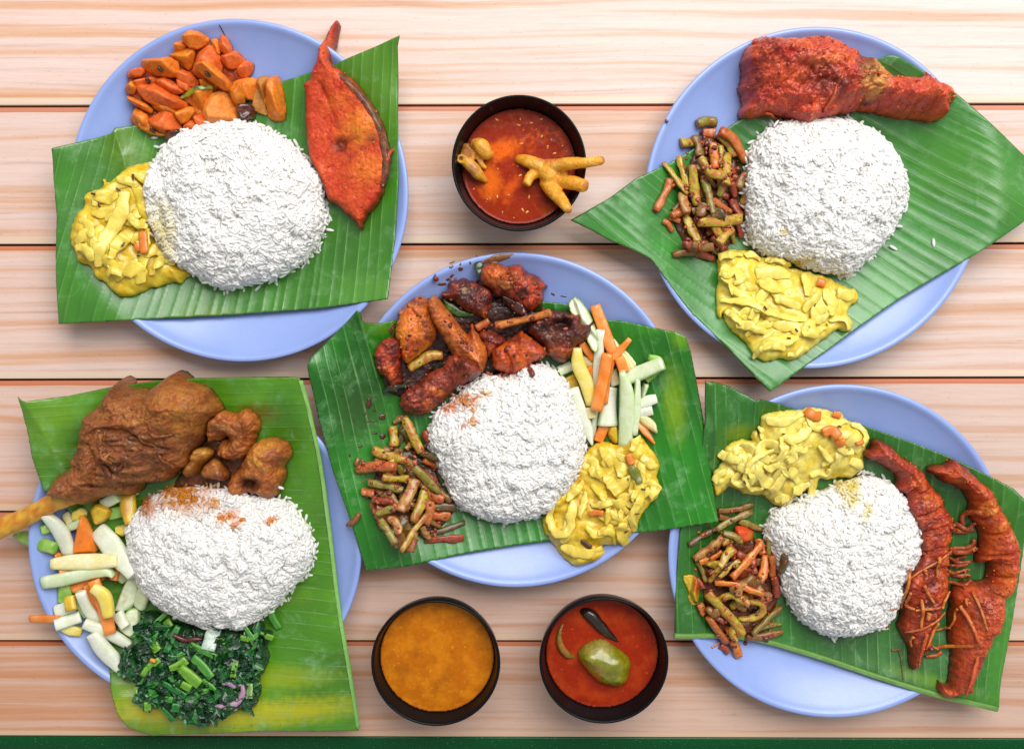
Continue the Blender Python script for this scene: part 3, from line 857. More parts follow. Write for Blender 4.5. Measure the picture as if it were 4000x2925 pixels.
def facet(name, label, cat, crop, outline, H, col, mat, group=None, parent=None, seed=0, steep=(1.2, 4), tilt=.15, jit=.25, spots=(), zref=16, res=.7, smooth=1, slope=.5, edge=0, grow=1.12, soft=2.2):
    """chunk with a flat top and cut sides over a traced outline"""
    r = np.random.default_rng(seed + 100)
    p0 = P(crop, outline, zref); p0 = p0.mean(0) + (p0 - p0.mean(0)) * grow
    poly = rough_outline(p0, 1.0, jit, .3, seed, smooth)
    bf = plane_under(poly, slope)
    cen = p0.mean(0); tx, ty = r.normal(0, tilt, 2)
    sl = r.uniform(steep[0], steep[1], len(p0))
    def hf(x, y, d):
        z = np.full(len(x), 1e9)
        for i in range(len(p0)):
            a, b = p0[i], p0[(i + 1) % len(p0)]
            e = b - a; L = np.hypot(*e)
            if L < 2: continue
            n = np.array([-e[1], e[0]]) / L
            s = (x - a[0]) * n[0] + (y - a[1]) * n[1]
            if ((cen - a) @ n) < 0: s = -s
            f = 1.2 + sl[i] * np.maximum(s, 0)
            z = -np.logaddexp(-z * soft, -f * soft) / soft if i else f
        top = H + tx * (x - cen[0]) + ty * (y - cen[1])
        z = -np.logaddexp(-z * 1.2, -top * 1.2) / 1.2
        z = np.minimum(z, dome(d, 2.2, 60, 2.2))
        return np.maximum(z + sstep(0, 2, d) * (.28 * fbm(x, y, .3, 3, seed)), .3 * (d > 0))
    V, F, d, h, n = relief(poly, res, bf, hf)
    x, y = V[:, 0], V[:, 1]
    c = np.broadcast_to(lin(*col), (len(V), 3)) * (1 + .18 * fbm(x, y, .12, 3, seed + 6))[:, None]
    c = mixc(c, lin(*col) * np.array([.72, .45, .4]), .5 * sstep(.1, .5, fbm(x, y, .2, 3, seed + 9)))
    for bx, by, rx, ry, ang, rgb, st in spots:
        c = mixc(c, lin(*rgb), st * blob(crop, bx, by, x, y, rx, ry, ang, soft=.6, z=zref))
    if edge is not 0:
        c = mixc(c, lin(*edge), .8 * (1 - sstep(.6, 2.2, d)))
    o = mesh(name, V, F, mat, parent, col=c)
    hm_put(x[:n], y[:n], V[:n, 2])
    if parent is None: tag(o, label, cat, group)
    return o

def rest_path(p, w, flexible=False, slope=.7, pct=75, n=14, maxz=None):
    """heights along a planar path so that a piece of width w rests on what lies there"""
    q = spline(np.column_stack([p, np.zeros(len(p))]), n)
    t = np.gradient(q[:, :2], axis=0); t /= np.hypot(t[:, 0], t[:, 1])[:, None] + 1e-9
    s = np.stack([-t[:, 1], t[:, 0]], 1)
    z = np.max([hm_at(q[:, 0] + s[:, 0] * w * o, q[:, 1] + s[:, 1] * w * o) for o in (-.25, 0, .25)], 0)
    if flexible:
        z = np.convolve(np.pad(z, 4, mode='edge'), np.array([1, 2, 3, 4, 5, 4, 3, 2, 1]) / 25 if len(z) > 12 else np.array([0, 0, 1, 2, 4, 2, 1, 0, 0]) / 10, 'valid')
    else:
        L = np.concatenate([[0], np.cumsum(np.hypot(*np.diff(q[:, :2], axis=0).T))])
        k = np.polyfit(L, z, 1); k[0] = np.clip(k[0], -slope, slope)
        f = k[0] * (L - L.mean()); f = f + np.percentile(z - f, pct)
        z = f
    q[:, 2] = z
    return q

def put_path(q, w, h):
    t = np.gradient(q[:, :2], axis=0); t /= np.hypot(t[:, 0], t[:, 1])[:, None] + 1e-9
    m = max(2, int(np.hypot(*np.diff(q[:, :2], axis=0).T).sum() / .6))
    u = np.linspace(0, len(q) - 1, m); i = np.arange(len(q))
    X, Y, Z, S0, S1 = (np.interp(u, i, a) for a in (q[:, 0], q[:, 1], q[:, 2], -t[:, 1], t[:, 0]))
    W = np.interp(u, i, np.interp(np.linspace(0, 1, len(q)), np.linspace(0, 1, len(np.atleast_1d(w))), np.atleast_1d(w)))
    for o in np.arange(-.5, .51, .1):
        hm_put(X + S0 * W * o, Y + S1 * W * o, Z + h / 2 * math.sqrt(max(0, 1 - (1.8 * o) ** 2)))

ORD = 'first second third fourth fifth sixth seventh eighth ninth tenth eleventh twelfth thirteenth fourteenth fifteenth sixteenth seventeenth eighteenth nineteenth twentieth'.split()
def ordinal(i):
    if i < 20: return ORD[i]
    tens = {2: 'twenty', 3: 'thirty', 4: 'forty', 5: 'fifty', 6: 'sixty', 7: 'seventy', 8: 'eighty'}; k, r = divmod(i + 1, 10)
    if r == 0: return tens[k][:-1] + 'ieth'
    return tens[k] + '-' + ORD[r - 1]

def stick(name, crop, pts, w, h, colf, mat, label=None, cat=None, group=None, parent=None, power=2.4, cap=.25, wob=.6, seed=0, flexible=False, lift=0.0,
          nsec=10, n=14, roll=0.0, zref=16, slope=.7, ncap=2, z=None, pct=75):
    p = P(crop, pts, zref); k = mmper(crop) * .96
    W = np.atleast_1d(w).astype(float) * k
    Hh = np.atleast_1d(h).astype(float)
    q = rest_path(p, W.mean(), flexible, slope, pct, n)
    if z is not None: q[:, 2] = np.interp(np.linspace(0, 1, len(q)), np.linspace(0, 1, len(np.atleast_1d(z))), np.atleast_1d(z))
    else: q[:, 2] += np.interp(np.linspace(0, 1, len(q)), np.linspace(0, 1, len(Hh)), Hh) / 2 + lift
    V, F, t, a = sweep(q, W, Hh, nsec, power, cap, wob, seed, roll, ncap)
    c = colf(V, t, a, seed)
    o = mesh(name, V, F, mat, parent, col=c)
    put_path(q, W, Hh.mean())
    if parent is None: tag(o, label, cat, group)
    return o

# ------------------------------------------------------------------ rice
def rice_material():
    m = food('boiled_rice', .5, .04, 500, .08, 900, spec=.3)
    nt = m.node_tree; b = nt.nodes['Principled BSDF']; out = nt.nodes['Material Output']
    t = nd(nt, 'ShaderNodeBsdfTranslucent'); t.inputs[0].default_value = (.95, .94, .9, 1)
    a = [n for n in nt.nodes if n.bl_idname == 'ShaderNodeAttribute'][0]
    nt.links.new(a.outputs['Color'], t.inputs[0])
    mx = nd(nt, 'ShaderNodeMixShader'); mx.inputs[0].default_value = .3
    nt.links.new(b.outputs[0], mx.inputs[1]); nt.links.new(t.outputs[0], mx.inputs[2]); nt.links.new(mx.outputs[0], out.inputs[0])
    return m
M_rice = rice_material()
M_rice_bed = food('packed_rice', .6, .05, 600, .3, 500, spec=.25)
def grain_mesh(L=6.9, D=2.25, bend=.25, n=6):
    t = np.array([-.40, -.2, .12, .38]); r = np.array([.66, 1.0, .98, .6])
    a = np.linspace(0, 2 * math.pi, n, endpoint=False)
    V = np.array([[ti * L, D / 2 * ri * math.cos(x), D / 2 * ri * math.sin(x) * .88 + bend * (1 - (2 * ti) ** 2)] for ti, ri in zip(t, r) for x in a])
    i = np.arange(3)[:, None]; j = np.arange(n)[None]
    q = np.stack([i * n + j, i * n + (j + 1) % n, (i + 1) * n + (j + 1) % n, (i + 1) * n + j], -1).reshape(-1, 4)
    c = len(V); V = np.concatenate([V, [[-.5 * L, 0, 0]], [[.5 * L, 0, 0]]])
    j = np.arange(n)
    return V, q, np.concatenate([np.stack([np.full(n, c), (j + 1) % n, j], 1), np.stack([np.full(n, c + 1), 3 * n + j, 3 * n + (j + 1) % n], 1)])
GV, GQ, GT = grain_mesh()
RICE_C = np.array([.925, .912, .885])
_gm = []
for k, (l, dd, be) in enumerate(((6.8, 2.3, .2), (7.5, 2.15, .6), (5.5, 2.35, .1))):
    v, q, t = grain_mesh(l, dd, be)
    o = mesh('rice_grain', v, [q, t], M_rice, col=np.broadcast_to(RICE_C, (len(v), 3)), origin=np.zeros(3))
    _gm.append(o.data); bpy.data.objects.remove(o)

def frames(nrm, r, tiltsd):
    m = len(nrm)
    rnd = r.normal(size=(m, 3)); ax = rnd - (rnd * nrm).sum(1)[:, None] * nrm
    ax /= np.linalg.norm(ax, axis=1)[:, None]
    ax = ax + nrm * r.normal(0, tiltsd, m)[:, None]; ax /= np.linalg.norm(ax, axis=1)[:, None]
    s = np.cross(nrm, ax); s /= np.linalg.norm(s, axis=1)[:, None] + 1e-9
    return ax, s, np.cross(ax, s)

def rice(outline, H, label, stains=(), seed=0, strays=''):
    r = np.random.default_rng(seed + 50)
    poly = rough_outline(P('W', outline, 12), 1.5, 1.0, .12, seed, 2)
    HB = blur(HM, 4)
    cen = poly.mean(0)
    root = empty('rice_mound', (cen[0], cen[1], 8), label, 'rice', 'mounds of boiled rice')
    bf = lambda x, y: hm_at(x, y, HB) - .3
    def hf(x, y, d):
        e = sstep(0, 8, d)
        return dome(d, 44, H, 2.1) + e * (3.0 * fbm(x, y, .04, 2, seed + 1) + 2.4 * fbm(x, y, .11, 2, seed + 2) - 3.2 * sstep(.22, .5, fbm(x, y, .075, 2, seed + 6)))
    V, F, d, h, n = relief(poly, 1.6, bf, hf)
    def colr(x, y):
        c = np.broadcast_to(RICE_C, (len(x), 3)).copy()
        for cr, bx, by, rx, ry, ang, rgb, st in stains:
            rgb = tuple(min(255, v * 1.05) for v in rgb)
            b = blob(cr, bx, by, x, y, rx, ry, ang, z=30, soft=.8)
            c = mixc(c, lin(*rgb), np.clip(1.4 * st * b * (.8 + .9 * fbm(x, y, .3, 2, seed + 3)), 0, 1))
        return c
    bed = mesh('rice_bed', V, F, M_rice_bed, root, col=colr(V[:, 0], V[:, 1]) * np.array([1.0, .98, .93]))
    yy, xx = np.meshgrid(np.arange(HH) + HY0, np.arange(HW) + HX0, indexing='ij')
    lo, hi = poly.min(0), poly.max(0)
    m = (xx > lo[0]) & (xx < hi[0]) & (yy > lo[1]) & (yy < hi[1])
    sd = sdist(poly, xx[m], yy[m])[0]; k = sd < 0
    hm_put(xx[m][k], yy[m][k], (bf(xx[m], yy[m]) + hf(xx[m], yy[m], np.maximum(-sd, 0)))[k] + .8)
    def surf(x, y):
        s = sdist(poly, x, y)[0]; dd = np.maximum(-s, 0)
        return bf(x, y) + hf(x, y, dd), s
    area = 0.5 * abs(np.dot(poly[:, 0], np.roll(poly[:, 1], -1)) - np.dot(poly[:, 1], np.roll(poly[:, 0], -1)))
    N = int(area * .27)
    X = r.uniform(lo[0] - 3, hi[0] + 3, N * 3); Y = r.uniform(lo[1] - 3, hi[1] + 3, N * 3)
    s = sdist(poly, X, Y)[0]; k = s < r.normal(0, 1.3, len(s)); X, Y = X[k], Y[k]
    z, s = surf(X, Y); e = .6
    zx = surf(X + e, Y)[0]; zy = surf(X, Y + e)[0]
    g = np.stack([-(zx - z) / e, -(zy - z) / e, np.ones_like(z)], 1)
    ln = np.linalg.norm(g[:, :2], axis=1); g[:, :2] *= (np.minimum(ln, 2.0) / (ln + 1e-9))[:, None]
    g /= np.linalg.norm(g, axis=1)[:, None]
    pos = np.stack([X, Y, z], 1) + g * (r.uniform(-.8, .8, len(z)) + 1.6 * sstep(.25, .6, fbm(X, Y, .2, 2, seed + 9)))[:, None]
    ax, sd_, up = frames(g, r, .25)
    col = colr(X, Y) * r.uniform(.93, 1.04, len(X))[:, None]
    white = np.abs(colr(X, Y) - RICE_C).sum(1) < .05
    d_in = -s
    pick = np.where(white & (d_in > 4))[0]; r.shuffle(pick); pick = pick[np.argsort(-pos[pick, 2] + r.normal(0, 6, len(pick)))][:300]
    rest = np.setdiff1d(np.arange(len(X)), pick)
    sc_ = r.uniform(.85, 1.12, len(X))
    G = GV[None] * sc_[rest][:, None, None]
    W = pos[rest][:, None] + G[..., :1] * ax[rest][:, None] + G[..., 1:2] * sd_[rest][:, None] + G[..., 2:] * up[rest][:, None]
    nv = len(GV); off = (np.arange(len(rest)) * nv)[:, None, None]
    o = mesh('packed_grains', W.reshape(-1, 3), [(GQ[None] + off).reshape(-1, 4), (GT[None] + off).reshape(-1, 3)], M_rice, root, col=np.repeat(col[rest], nv, 0))
    o['kind'] = 'stuff'
    rl = root.location
    for i in pick:
        g_ = bpy.data.objects.new('rice_grain', _gm[int(r.integers(3))]); COL.objects.link(g_); g_.parent = root
        M = Matrix(np.column_stack([ax[i], sd_[i], up[i]]).tolist())
        g_.rotation_euler = M.to_euler(); g_.location = Vector((pos[i] * MM).tolist()) - rl
        g_.scale = (sc_[i],) * 3
    return root

def stray_grains(items):
    """single grains lying away from their mound: (crop, x, y, angle, label)"""
    for cr, x, y, ang, lab in items:
        c = P1(cr, x, y, 10); z = hm_at(c[0], c[1])
        o = bpy.data.objects.new('rice_grain', _gm[abs(int(x)) % 3]); COL.objects.link(o)
        o.location = (c[0] * MM, c[1] * MM, (z + 1.0) * MM); o.rotation_euler = (0, 0, math.radians(-ang))
        tag(o, lab, 'rice grain', 'stray rice grains')

def crumbs(name, label, crop, outline, n, colors, mat, rmin, rmax, seed, parent=None):
    """small irregular crumbs of paste lying on whatever is there"""
    g = np.random.default_rng(seed); poly = P(crop, outline, 22); lo, hi = poly.min(0), poly.max(0)
    V0, F0 = ball((0, 0, 0), (1, 1, 1), 5); vv, ff, cc = [], [[] for _ in F0], []
    off = 0; k = 0
    while k < n:
        p = g.uniform(lo, hi)
        if sdist(poly, p[:1], p[1:])[0][0] > 0 or pnoise(p[0] * .12, p[1] * .12, seed) < -.1: continue
        r_ = g.uniform(rmin, rmax) * g.uniform(.5, 1)
        d = V0 * (1 + .5 * g.normal(size=(len(V0), 1)) * .5)
        z = hm_at(np.array([p[0]]), np.array([p[1]]))[0]
        vv.append(d * np.array([r_ * g.uniform(.8, 1.7), r_ * g.uniform(.8, 1.5), r_ * .8]) + np.array([p[0], p[1], z + r_ * .2]))
        for i, f in enumerate(F0): ff[i].append(f + off)
        off += len(V0); cc.append(np.broadcast_to(lin(*colors[g.integers(len(colors))]), (len(V0), 3))); k += 1
    o = mesh(name, np.concatenate(vv), [np.concatenate(f) for f in ff], mat, parent, col=np.concatenate(cc))
    o['kind'] = 'stuff'
    if parent is None: tag(o, label, 'spice paste')
    return o
# ================================================================== materials of the dishes
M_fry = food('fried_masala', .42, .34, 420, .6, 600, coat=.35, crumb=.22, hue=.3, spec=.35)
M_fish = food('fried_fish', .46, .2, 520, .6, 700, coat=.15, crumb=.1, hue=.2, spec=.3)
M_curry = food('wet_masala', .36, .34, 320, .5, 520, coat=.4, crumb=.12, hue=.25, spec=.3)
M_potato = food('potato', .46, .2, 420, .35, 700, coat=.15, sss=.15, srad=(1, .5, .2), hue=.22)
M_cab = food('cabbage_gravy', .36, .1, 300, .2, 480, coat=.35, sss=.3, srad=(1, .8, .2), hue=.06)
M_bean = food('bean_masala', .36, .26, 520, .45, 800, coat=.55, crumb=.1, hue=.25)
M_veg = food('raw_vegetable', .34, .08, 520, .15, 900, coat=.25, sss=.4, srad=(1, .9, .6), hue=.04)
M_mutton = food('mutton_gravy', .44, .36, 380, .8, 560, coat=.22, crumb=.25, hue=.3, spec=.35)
M_foot = food('chicken_skin', .38, .16, 520, .55, 620, coat=.3, hue=.15)
M_greens = food('cooked_greens', .3, .5, 420, .5, 600, coat=.5, hue=.15)
M_dark = food('wet_dark', .26, .3, 400, .3, 500, coat=.6)

# ================================================================== plate with the fish steak

def cabbage(label, crop, outline, H, c1, c2, strips, carrots=(), seeds=(), leaves=(), seed=0, R=22, zref=18, parts_lab='soft yellow cabbage strip'):
    cen = P(crop, outline, zref).mean(0)
    root = empty('cabbage_curry', (cen[0], cen[1], 8), label, 'cabbage curry', 'heaps of yellow cabbage curry')
    meat('gravy_mass', None, None, crop, outline, H, R, c1, c2, M_cab, rough=(2.4, .055, 2, 'billow'), mixf=(.09, 0, .22), jit=1.2, parent=root, seed=seed, zref=zref, res=.8, fine=.12)
    def cf(V, t, a, s):
        k = np.random.default_rng(s).uniform(0, .6)
        base = lin(*c2) * (1 - k) + lin(238, 218, 112) * k
        c = np.broadcast_to(base, (len(V), 3)) * (1 + .14 * fbm(V[:, 0], V[:, 1], .15, 2, s))[:, None]
        return c
    # the long soft ribbons lying over each other all through the heap
    r = np.random.default_rng(seed + 900)
    poly = P(crop, outline, zref); q0 = src(crop, outline); x0, y0, kk = CROPS[crop]; made = tries = 0
    while made < 15 and tries < 600:
        tries += 1
        x = r.uniform(q0[:, 0].min(), q0[:, 0].max()); y = r.uniform(q0[:, 1].min(), q0[:, 1].max())
        a = r.uniform(0, 2 * math.pi); turn = r.normal(0, .55); L = r.uniform(26, 44); pp = [(x, y)]
        for k in range(4):
            x += math.cos(a) * L; y += math.sin(a) * L; a += turn + r.normal(0, .3); pp.append((x, y))
        w0 = np.stack(to_table(*np.array(pp).T, zref), 1)
        if sdist(poly, w0[:, 0], w0[:, 1])[0].max() > -3.5: continue
        s = ' '.join('%.0f,%.0f' % ((px - x0) * kk, (py - y0) * kk) for px, py in pp)
        wd = r.uniform(32, 62) * kk
        stick('cabbage_strip', crop, s, (wd * .5, wd, wd * .8, wd, wd * .5), (1.4, 2.2, 2.2, 1.4), cf, M_cab, parent=root, power=2.0, cap=.3, wob=1.4, seed=seed * 77 + made, flexible=True, lift=-.1, n=22, roll=list(r.normal(0, .45, 4)), zref=zref + 8, nsec=10)
        made += 1
    for i, st in enumerate(strips):
        pts, w = st[0], st[1]; rl = st[2] if len(st) > 2 else 0.0
        stick('cabbage_strip', crop, pts, tuple(.85 * v for v in w), (1.4, 2.2, 1.4), cf, M_cab, parent=root, power=2.0, cap=.25, wob=1.8, seed=seed * 31 + i, flexible=True, lift=.0 + .7 * (abs(rl) > .2), n=22, roll=rl, zref=zref + 8, nsec=12)
    def cc(V, t, a, s):
        return np.broadcast_to(lin(226, 128, 44), (len(V), 3)) * (1 + .15 * fbm(V[:, 0], V[:, 1], .3, 2, s))[:, None]
    for i, (pts, w) in enumerate(carrots):
        stick('carrot_bit', crop, pts, w, 3.0, cc, M_cab, parent=root, power=3, cap=.1, wob=.5, seed=seed * 13 + i, flexible=True, lift=.8, n=8, zref=zref + 8)
    def cl(V, t, a, s):
        return np.broadcast_to(lin(112, 118, 40), (len(V), 3)) * (1 + .3 * fbm(V[:, 0], V[:, 1], .3, 2, s))[:, None]
    for i, (pts, w) in enumerate(leaves):
        stick('herb_leaf', crop, pts, w, 1.2, cl, M_cab, parent=root, power=2.2, cap=.2, wob=.8, seed=seed * 17 + i, flexible=True, lift=.6, n=10, zref=zref + 8)
    def cs(V, t, a, s):
        return np.broadcast_to(lin(70, 44, 18), (len(V), 3))
    for i, (x, y, L, ang) in enumerate(seeds):
        a = math.radians(ang); dx, dy = math.cos(a) * L / 2, math.sin(a) * L / 2
        stick('cumin_seed', crop, '%f,%f %f,%f' % (x - dx, y - dy, x + dx, y + dy), L * .55, 1.1, cs, M_dark, parent=root, cap=.8, wob=0, seed=i, lift=.8, n=4, nsec=6, zref=zref + 8)
    return root

cabbage('yellow cabbage curry on the fish plate, thick and saucy', 'B',
        '790,150 700,145 600,168 540,200 480,260 410,320 390,275 378,280 400,330 330,370 262,395 280,480 218,540 205,600 195,640 190,730 225,790 240,870 330,890 360,990 430,1010 470,1070 500,1100 560,1112 640,1098 700,1050 780,1040 850,1005 920,1022 930,985 990,960 950,900 880,780 800,640 780,500 780,320',
        15, (218, 178, 24), (230, 200, 56),
        [('540,380 530,520 460,650 400,790 380,900', (90, 130, 120, 110, 60), .2), ('660,460 680,540 640,600', (60, 80, 40)), ('560,690 500,760 480,850', (110, 100, 50), .3), ('700,640 690,740 700,830', (50, 80, 50)),
         ('330,400 420,420 500,400', (70, 100, 60)), ('620,240 700,300 740,420', (90, 110, 80), .3), ('260,560 330,640 350,700', (80, 100, 60)), ('560,900 640,940 660,1010', (130, 150, 90)), ('430,960 500,930 560,960', (60, 90, 60), .4), ('250,760 330,800 350,860', (80, 90, 50)),
         ('760,800 850,860 850,890', (60, 100, 60)), ('590,540 640,600 700,620', (60, 80, 60), .3), ('480,280 560,290 620,330', (60, 90, 60))],
        carrots=[('640,740 650,790', 50), ('680,660 700,810', 60), ('730,600 760,680', 50)], seeds=[(335, 390, 34, 10), (375, 465, 30, 80), (597, 262, 34, 70), (495, 355, 26, 40), (648, 826, 20, 0), (553, 748, 26, 120), (825, 615, 22, 0)], seed=1)

R1 = rice('352,345 370,318 400,292 450,273 510,265 570,274 620,300 660,330 690,368 718,392 714,440 724,480 712,520 690,558 650,598 600,620 540,632 497,641 450,617 405,590 372,548 352,505 340,460 338,420 345,380', 36,
          'boiled rice mound between the potato curry and the red fish steak', seed=1, stains=[('W', 360, 520, 30, 60, 0, (224, 208, 130), .6)])
stray_grains([('D', 820, 840, -35, 'stray rice grain beside the fish plate rice, the upper of two on the bare leaf'), ('D', 684, 985, -62, 'stray rice grain beside the fish plate rice, the lower of two on the bare leaf'),
              ('A', 1040, 1245, -5, 'stray rice grain on the leaf just under the potato curry'), ('A', 1055, 1335, 12, 'lying stray rice grain between potato curry and yellow cabbage'), ('A', 1132, 1340, 80, 'upright stray rice grain between potato curry and rice mound'),
              ('D', 915, 590, 60, 'stray rice grain by the fish tip, topmost of its little clump'), ('D', 880, 640, 40, 'stray rice grain in the little clump by the fish tip, tilted'), ('D', 915, 705, 10, 'stray rice grain lowest in the clump by the fish tip'), ('D', 850, 690, 120, 'stray rice grain in the fish tip clump, touching the mound')])

# potatoes
POT = '''1|1420,185 1570,250 1575,320 1440,400 1330,290|2|14|a
2|1240,310 1330,290 1375,350 1330,400 1240,425|1|12|a
3|1220,425 1430,365 1440,440 1370,575 1300,530 1200,440|2|13|b
4|1480,400 1590,330 1670,420 1690,560 1600,690 1400,600|1|13|r
5|1580,280 1660,255 1690,390 1660,430|1|11|a
6|1690,210 1730,225 1800,350 1790,440 1700,400 1660,320|2|12|r
7|1700,420 1810,350 1910,465 1880,510 1770,565 1690,480|1|12|r
8|1900,460 1975,480 1975,540 1920,630 1850,625 1825,560|1|12|r
9|920,490 1260,465 1280,640 1100,645 960,600|3|13|a
10|770,590 920,550 965,600 900,665 780,660|1|12|r
11|745,740 830,685 880,760 820,820 738,800|0|11|b
12|840,690 1050,635 1090,720 880,770|1|11|r
13|870,730 1060,700 1320,880 1310,930 1210,958 1050,930 930,850|2|13|r
14|1050,680 1140,645 1280,730 1315,795 1200,805 1080,735|3|8|r
15|1280,560 1400,600 1465,690 1390,745 1250,665|1|12|r
16|1490,560 1610,520 1795,700 1770,765 1690,760 1500,610|3|14|a
17|1290,850 1380,750 1560,720 1600,760 1510,980 1410,990 1400,910|1|12|b
18|1530,910 1590,810 1750,770 1790,900 1885,1055 1700,1085 1560,1118 1520,1000|3|12|s
19|1800,680 1940,620 2025,640 2030,760 1950,860 1800,760|1|12|a
20|1760,760 1890,690 1920,860 1850,935 1790,880|2|11|b
21|770,825 985,920 990,1000 930,980 770,890|2|12|a
22|750,1060 830,950 900,980 965,1040 950,1135 850,1140|0|12|a
23|965,1060 1170,960 1275,1150 1260,1200 1120,1208 975,1140|2|12|r
24|850,1130 960,1050 1000,1180 1250,1200 1000,1215|0|9|b
25|1200,970 1385,915 1405,990 1290,1110 1230,1040|0|12|b
26|1390,1030 1510,985 1565,1110 1450,1155|1|11|r
27|1295,1110 1370,1055 1440,1095 1425,1165 1310,1165|2|10|r
30|1000,800 1200,900 1240,1000 1100,1000 980,930|0|12|b
31|1450,650 1560,620 1640,760 1500,800|0|12|b
32|1240,640 1380,700 1400,830 1240,760|0|12|r
33|1100,450 1210,440 1280,520 1160,560|0|12|r
34|1650,620 1760,640 1800,760 1680,700|0|11|b'''
POT2 = '''28|190,900 240,650 300,620 370,640 340,780 300,860 350,985 200,930|1|15|t
29|300,830 355,655 450,632 490,700 522,1010 440,1036 352,1012 345,930|2|18|a'''
PC = {'a': (238, 132, 38), 'b': (228, 134, 36), 'r': (228, 108, 40), 's': (238, 144, 60), 't': (190, 128, 46)}
PN = {'a': 'orange', 'b': 'amber', 'r': 'reddish orange', 's': 'pale orange', 't': 'translucent brown'}
meat('potato_gravy', 'thick orange gravy holding the potato curry together', 'gravy', 'A', '800,680 960,560 1260,480 1300,380 1460,270 1600,290 1780,440 1900,560 1960,700 1900,880 1700,1000 1500,1060 1250,1130 1000,1140 850,1080 830,900', 7, 7, (176, 74, 22), (150, 56, 18), M_potato, rough=(1.5, .15, 3, ''), seed=6, zref=12)
items = []
for crop, txt in (('A', POT), ('C', POT2)):
    for ln in txt.split('\n'):
        k, o, lay, h, c = ln.split('|'); items.append((int(lay), crop, o, float(h), c, int(k)))
order = sorted(range(len(items)), key=lambda i: src(items[i][1], items[i][2])[:, 1].mean())
rank = {j: i for i, j in enumerate(order)}
for i in sorted(range(len(items)), key=lambda i: items[i][0]):
    lay, crop, o, h, c, k = items[i]
    q = src(crop, o); big = 'large' if np.ptp(q[:, 0]) * np.ptp(q[:, 1]) > 9500 else 'small'
    side = 'rice side' if q[:, 1].mean() > 430 else ('rim side' if q[:, 1].mean() < 250 else 'mid pile')
    facet('potato_chunk', f'{big} {PN[c]} potato chunk, {ordinal(rank[i])} from the top of the potato curry, {side}', 'potato', crop, o, h * (.75 if lay == 0 else 1), PC[c], M_potato,
          'potato curry chunks', seed=k, tilt=.25, zref=20, steep=(.9, 3.5), smooth=1, jit=.5, grow=1.15, soft=1.0)
def one(c, v=.15):
    return lambda V, t, a, s: np.broadcast_to(lin(*c), (len(V), 3)) * (1 + v * fbm(V[:, 0], V[:, 1], .25, 3, s))[:, None]
def two(c1, c2, f=.3, b=.1):
    return lambda V, t, a, s: mixc(np.broadcast_to(lin(*c1), (len(V), 3)), lin(*c2), sstep(b - .2, b + .25, fbm(V[:, 0], V[:, 1], f, 3, s)))
stick('curry_leaf', 'A', '1250,825 1400,765 1570,725', (30, 62, 40), 1.6, two((150, 160, 40), (70, 74, 36), .3, .1), M_dark, 'narrow green curry leaf lying on the potato curry', 'curry leaf', 'curry leaves', seed=3, flexible=True, lift=.5, zref=28)
meat('onion_scrap', 'dark fried onion scrap under the potato curry, next to the rice', 'onion', 'A', '1140,1225 1280,1170 1315,1190 1230,1260 1210,1350 1170,1290', 4, 3, (96, 48, 30), (60, 28, 20), M_dark, seed=3, jit=.5, smooth=1)
meat('onion_scrap', 'dark curled onion scrap between the large potato slice and the leaf', 'onion', 'A', '1850,960 1900,915 1980,910 2020,960 2000,1030 1930,1080 1880,1050', 6, 3, (110, 50, 32), (60, 26, 20), M_dark, seed=4, jit=.5, smooth=1)
for x, y, a in ((1092, 572, 80), (1570, 630, 20), (968, 1148, 30), (948, 665, 10)):
    stick('mustard_seed', 'A', f'{x-12},{y-14} {x+12},{y+14}', 34, 2, one((60, 34, 20)), M_dark, {1092: 'dark spice seed on the broad orange potato chunk at the outer side', 1570: 'dark spice seed on the slanting orange potato strip', 968: 'black spice seed low in the potato curry, next to the leaf', 948: 'tiny dark spice seed under the broad orange potato chunk'}[x], 'seed', 'spice seeds on the potato curry', seed=x, cap=.8, n=4, nsec=6, zref=30, lift=.3)

# fish steak
fish = empty('fish_steak', (*P1('C', 1150, 1200, 16), 8), 'red fried fish steak with brown skin and thin tail piece on the leaf', 'fish')
FISH = [('C', '1020,15 1040,50 1052,62 1040,90 1030,150 1018,200 1020,250 1008,330 1016,400 1005,470 1040,560 1090,580 1130,602 1175,650 1250,690 1290,750 1340,810 1380,870 1430,930 1465,1000 1500,1060 1530,1130 1555,1190 1560,1250 1590,1330 1592,1400 1600,1480'),
        ('D', '1485,20 1484,110 1465,160 1450,260 1425,300 1420,370 1375,420 1370,465 1300,530 1258,565 1250,600 1222,640 1216,705 1195,690 1150,630 1120,600 1105,575 1060,560 1030,520 1000,490 940,455 900,440 880,380 862,320 820,200'),
        ('C', '780,1450 745,1300 738,1150 730,1000 742,850 745,800 722,722 760,690 805,668 812,590 850,530 880,450 893,350 900,270 925,170 960,90 990,60')]
x0, y0, kk = CROPS['C']
fo = ' '.join('%.0f,%.0f' % ((a - x0) * kk, (b - y0) * kk) for c, s in FISH for a, b in src(c, s))
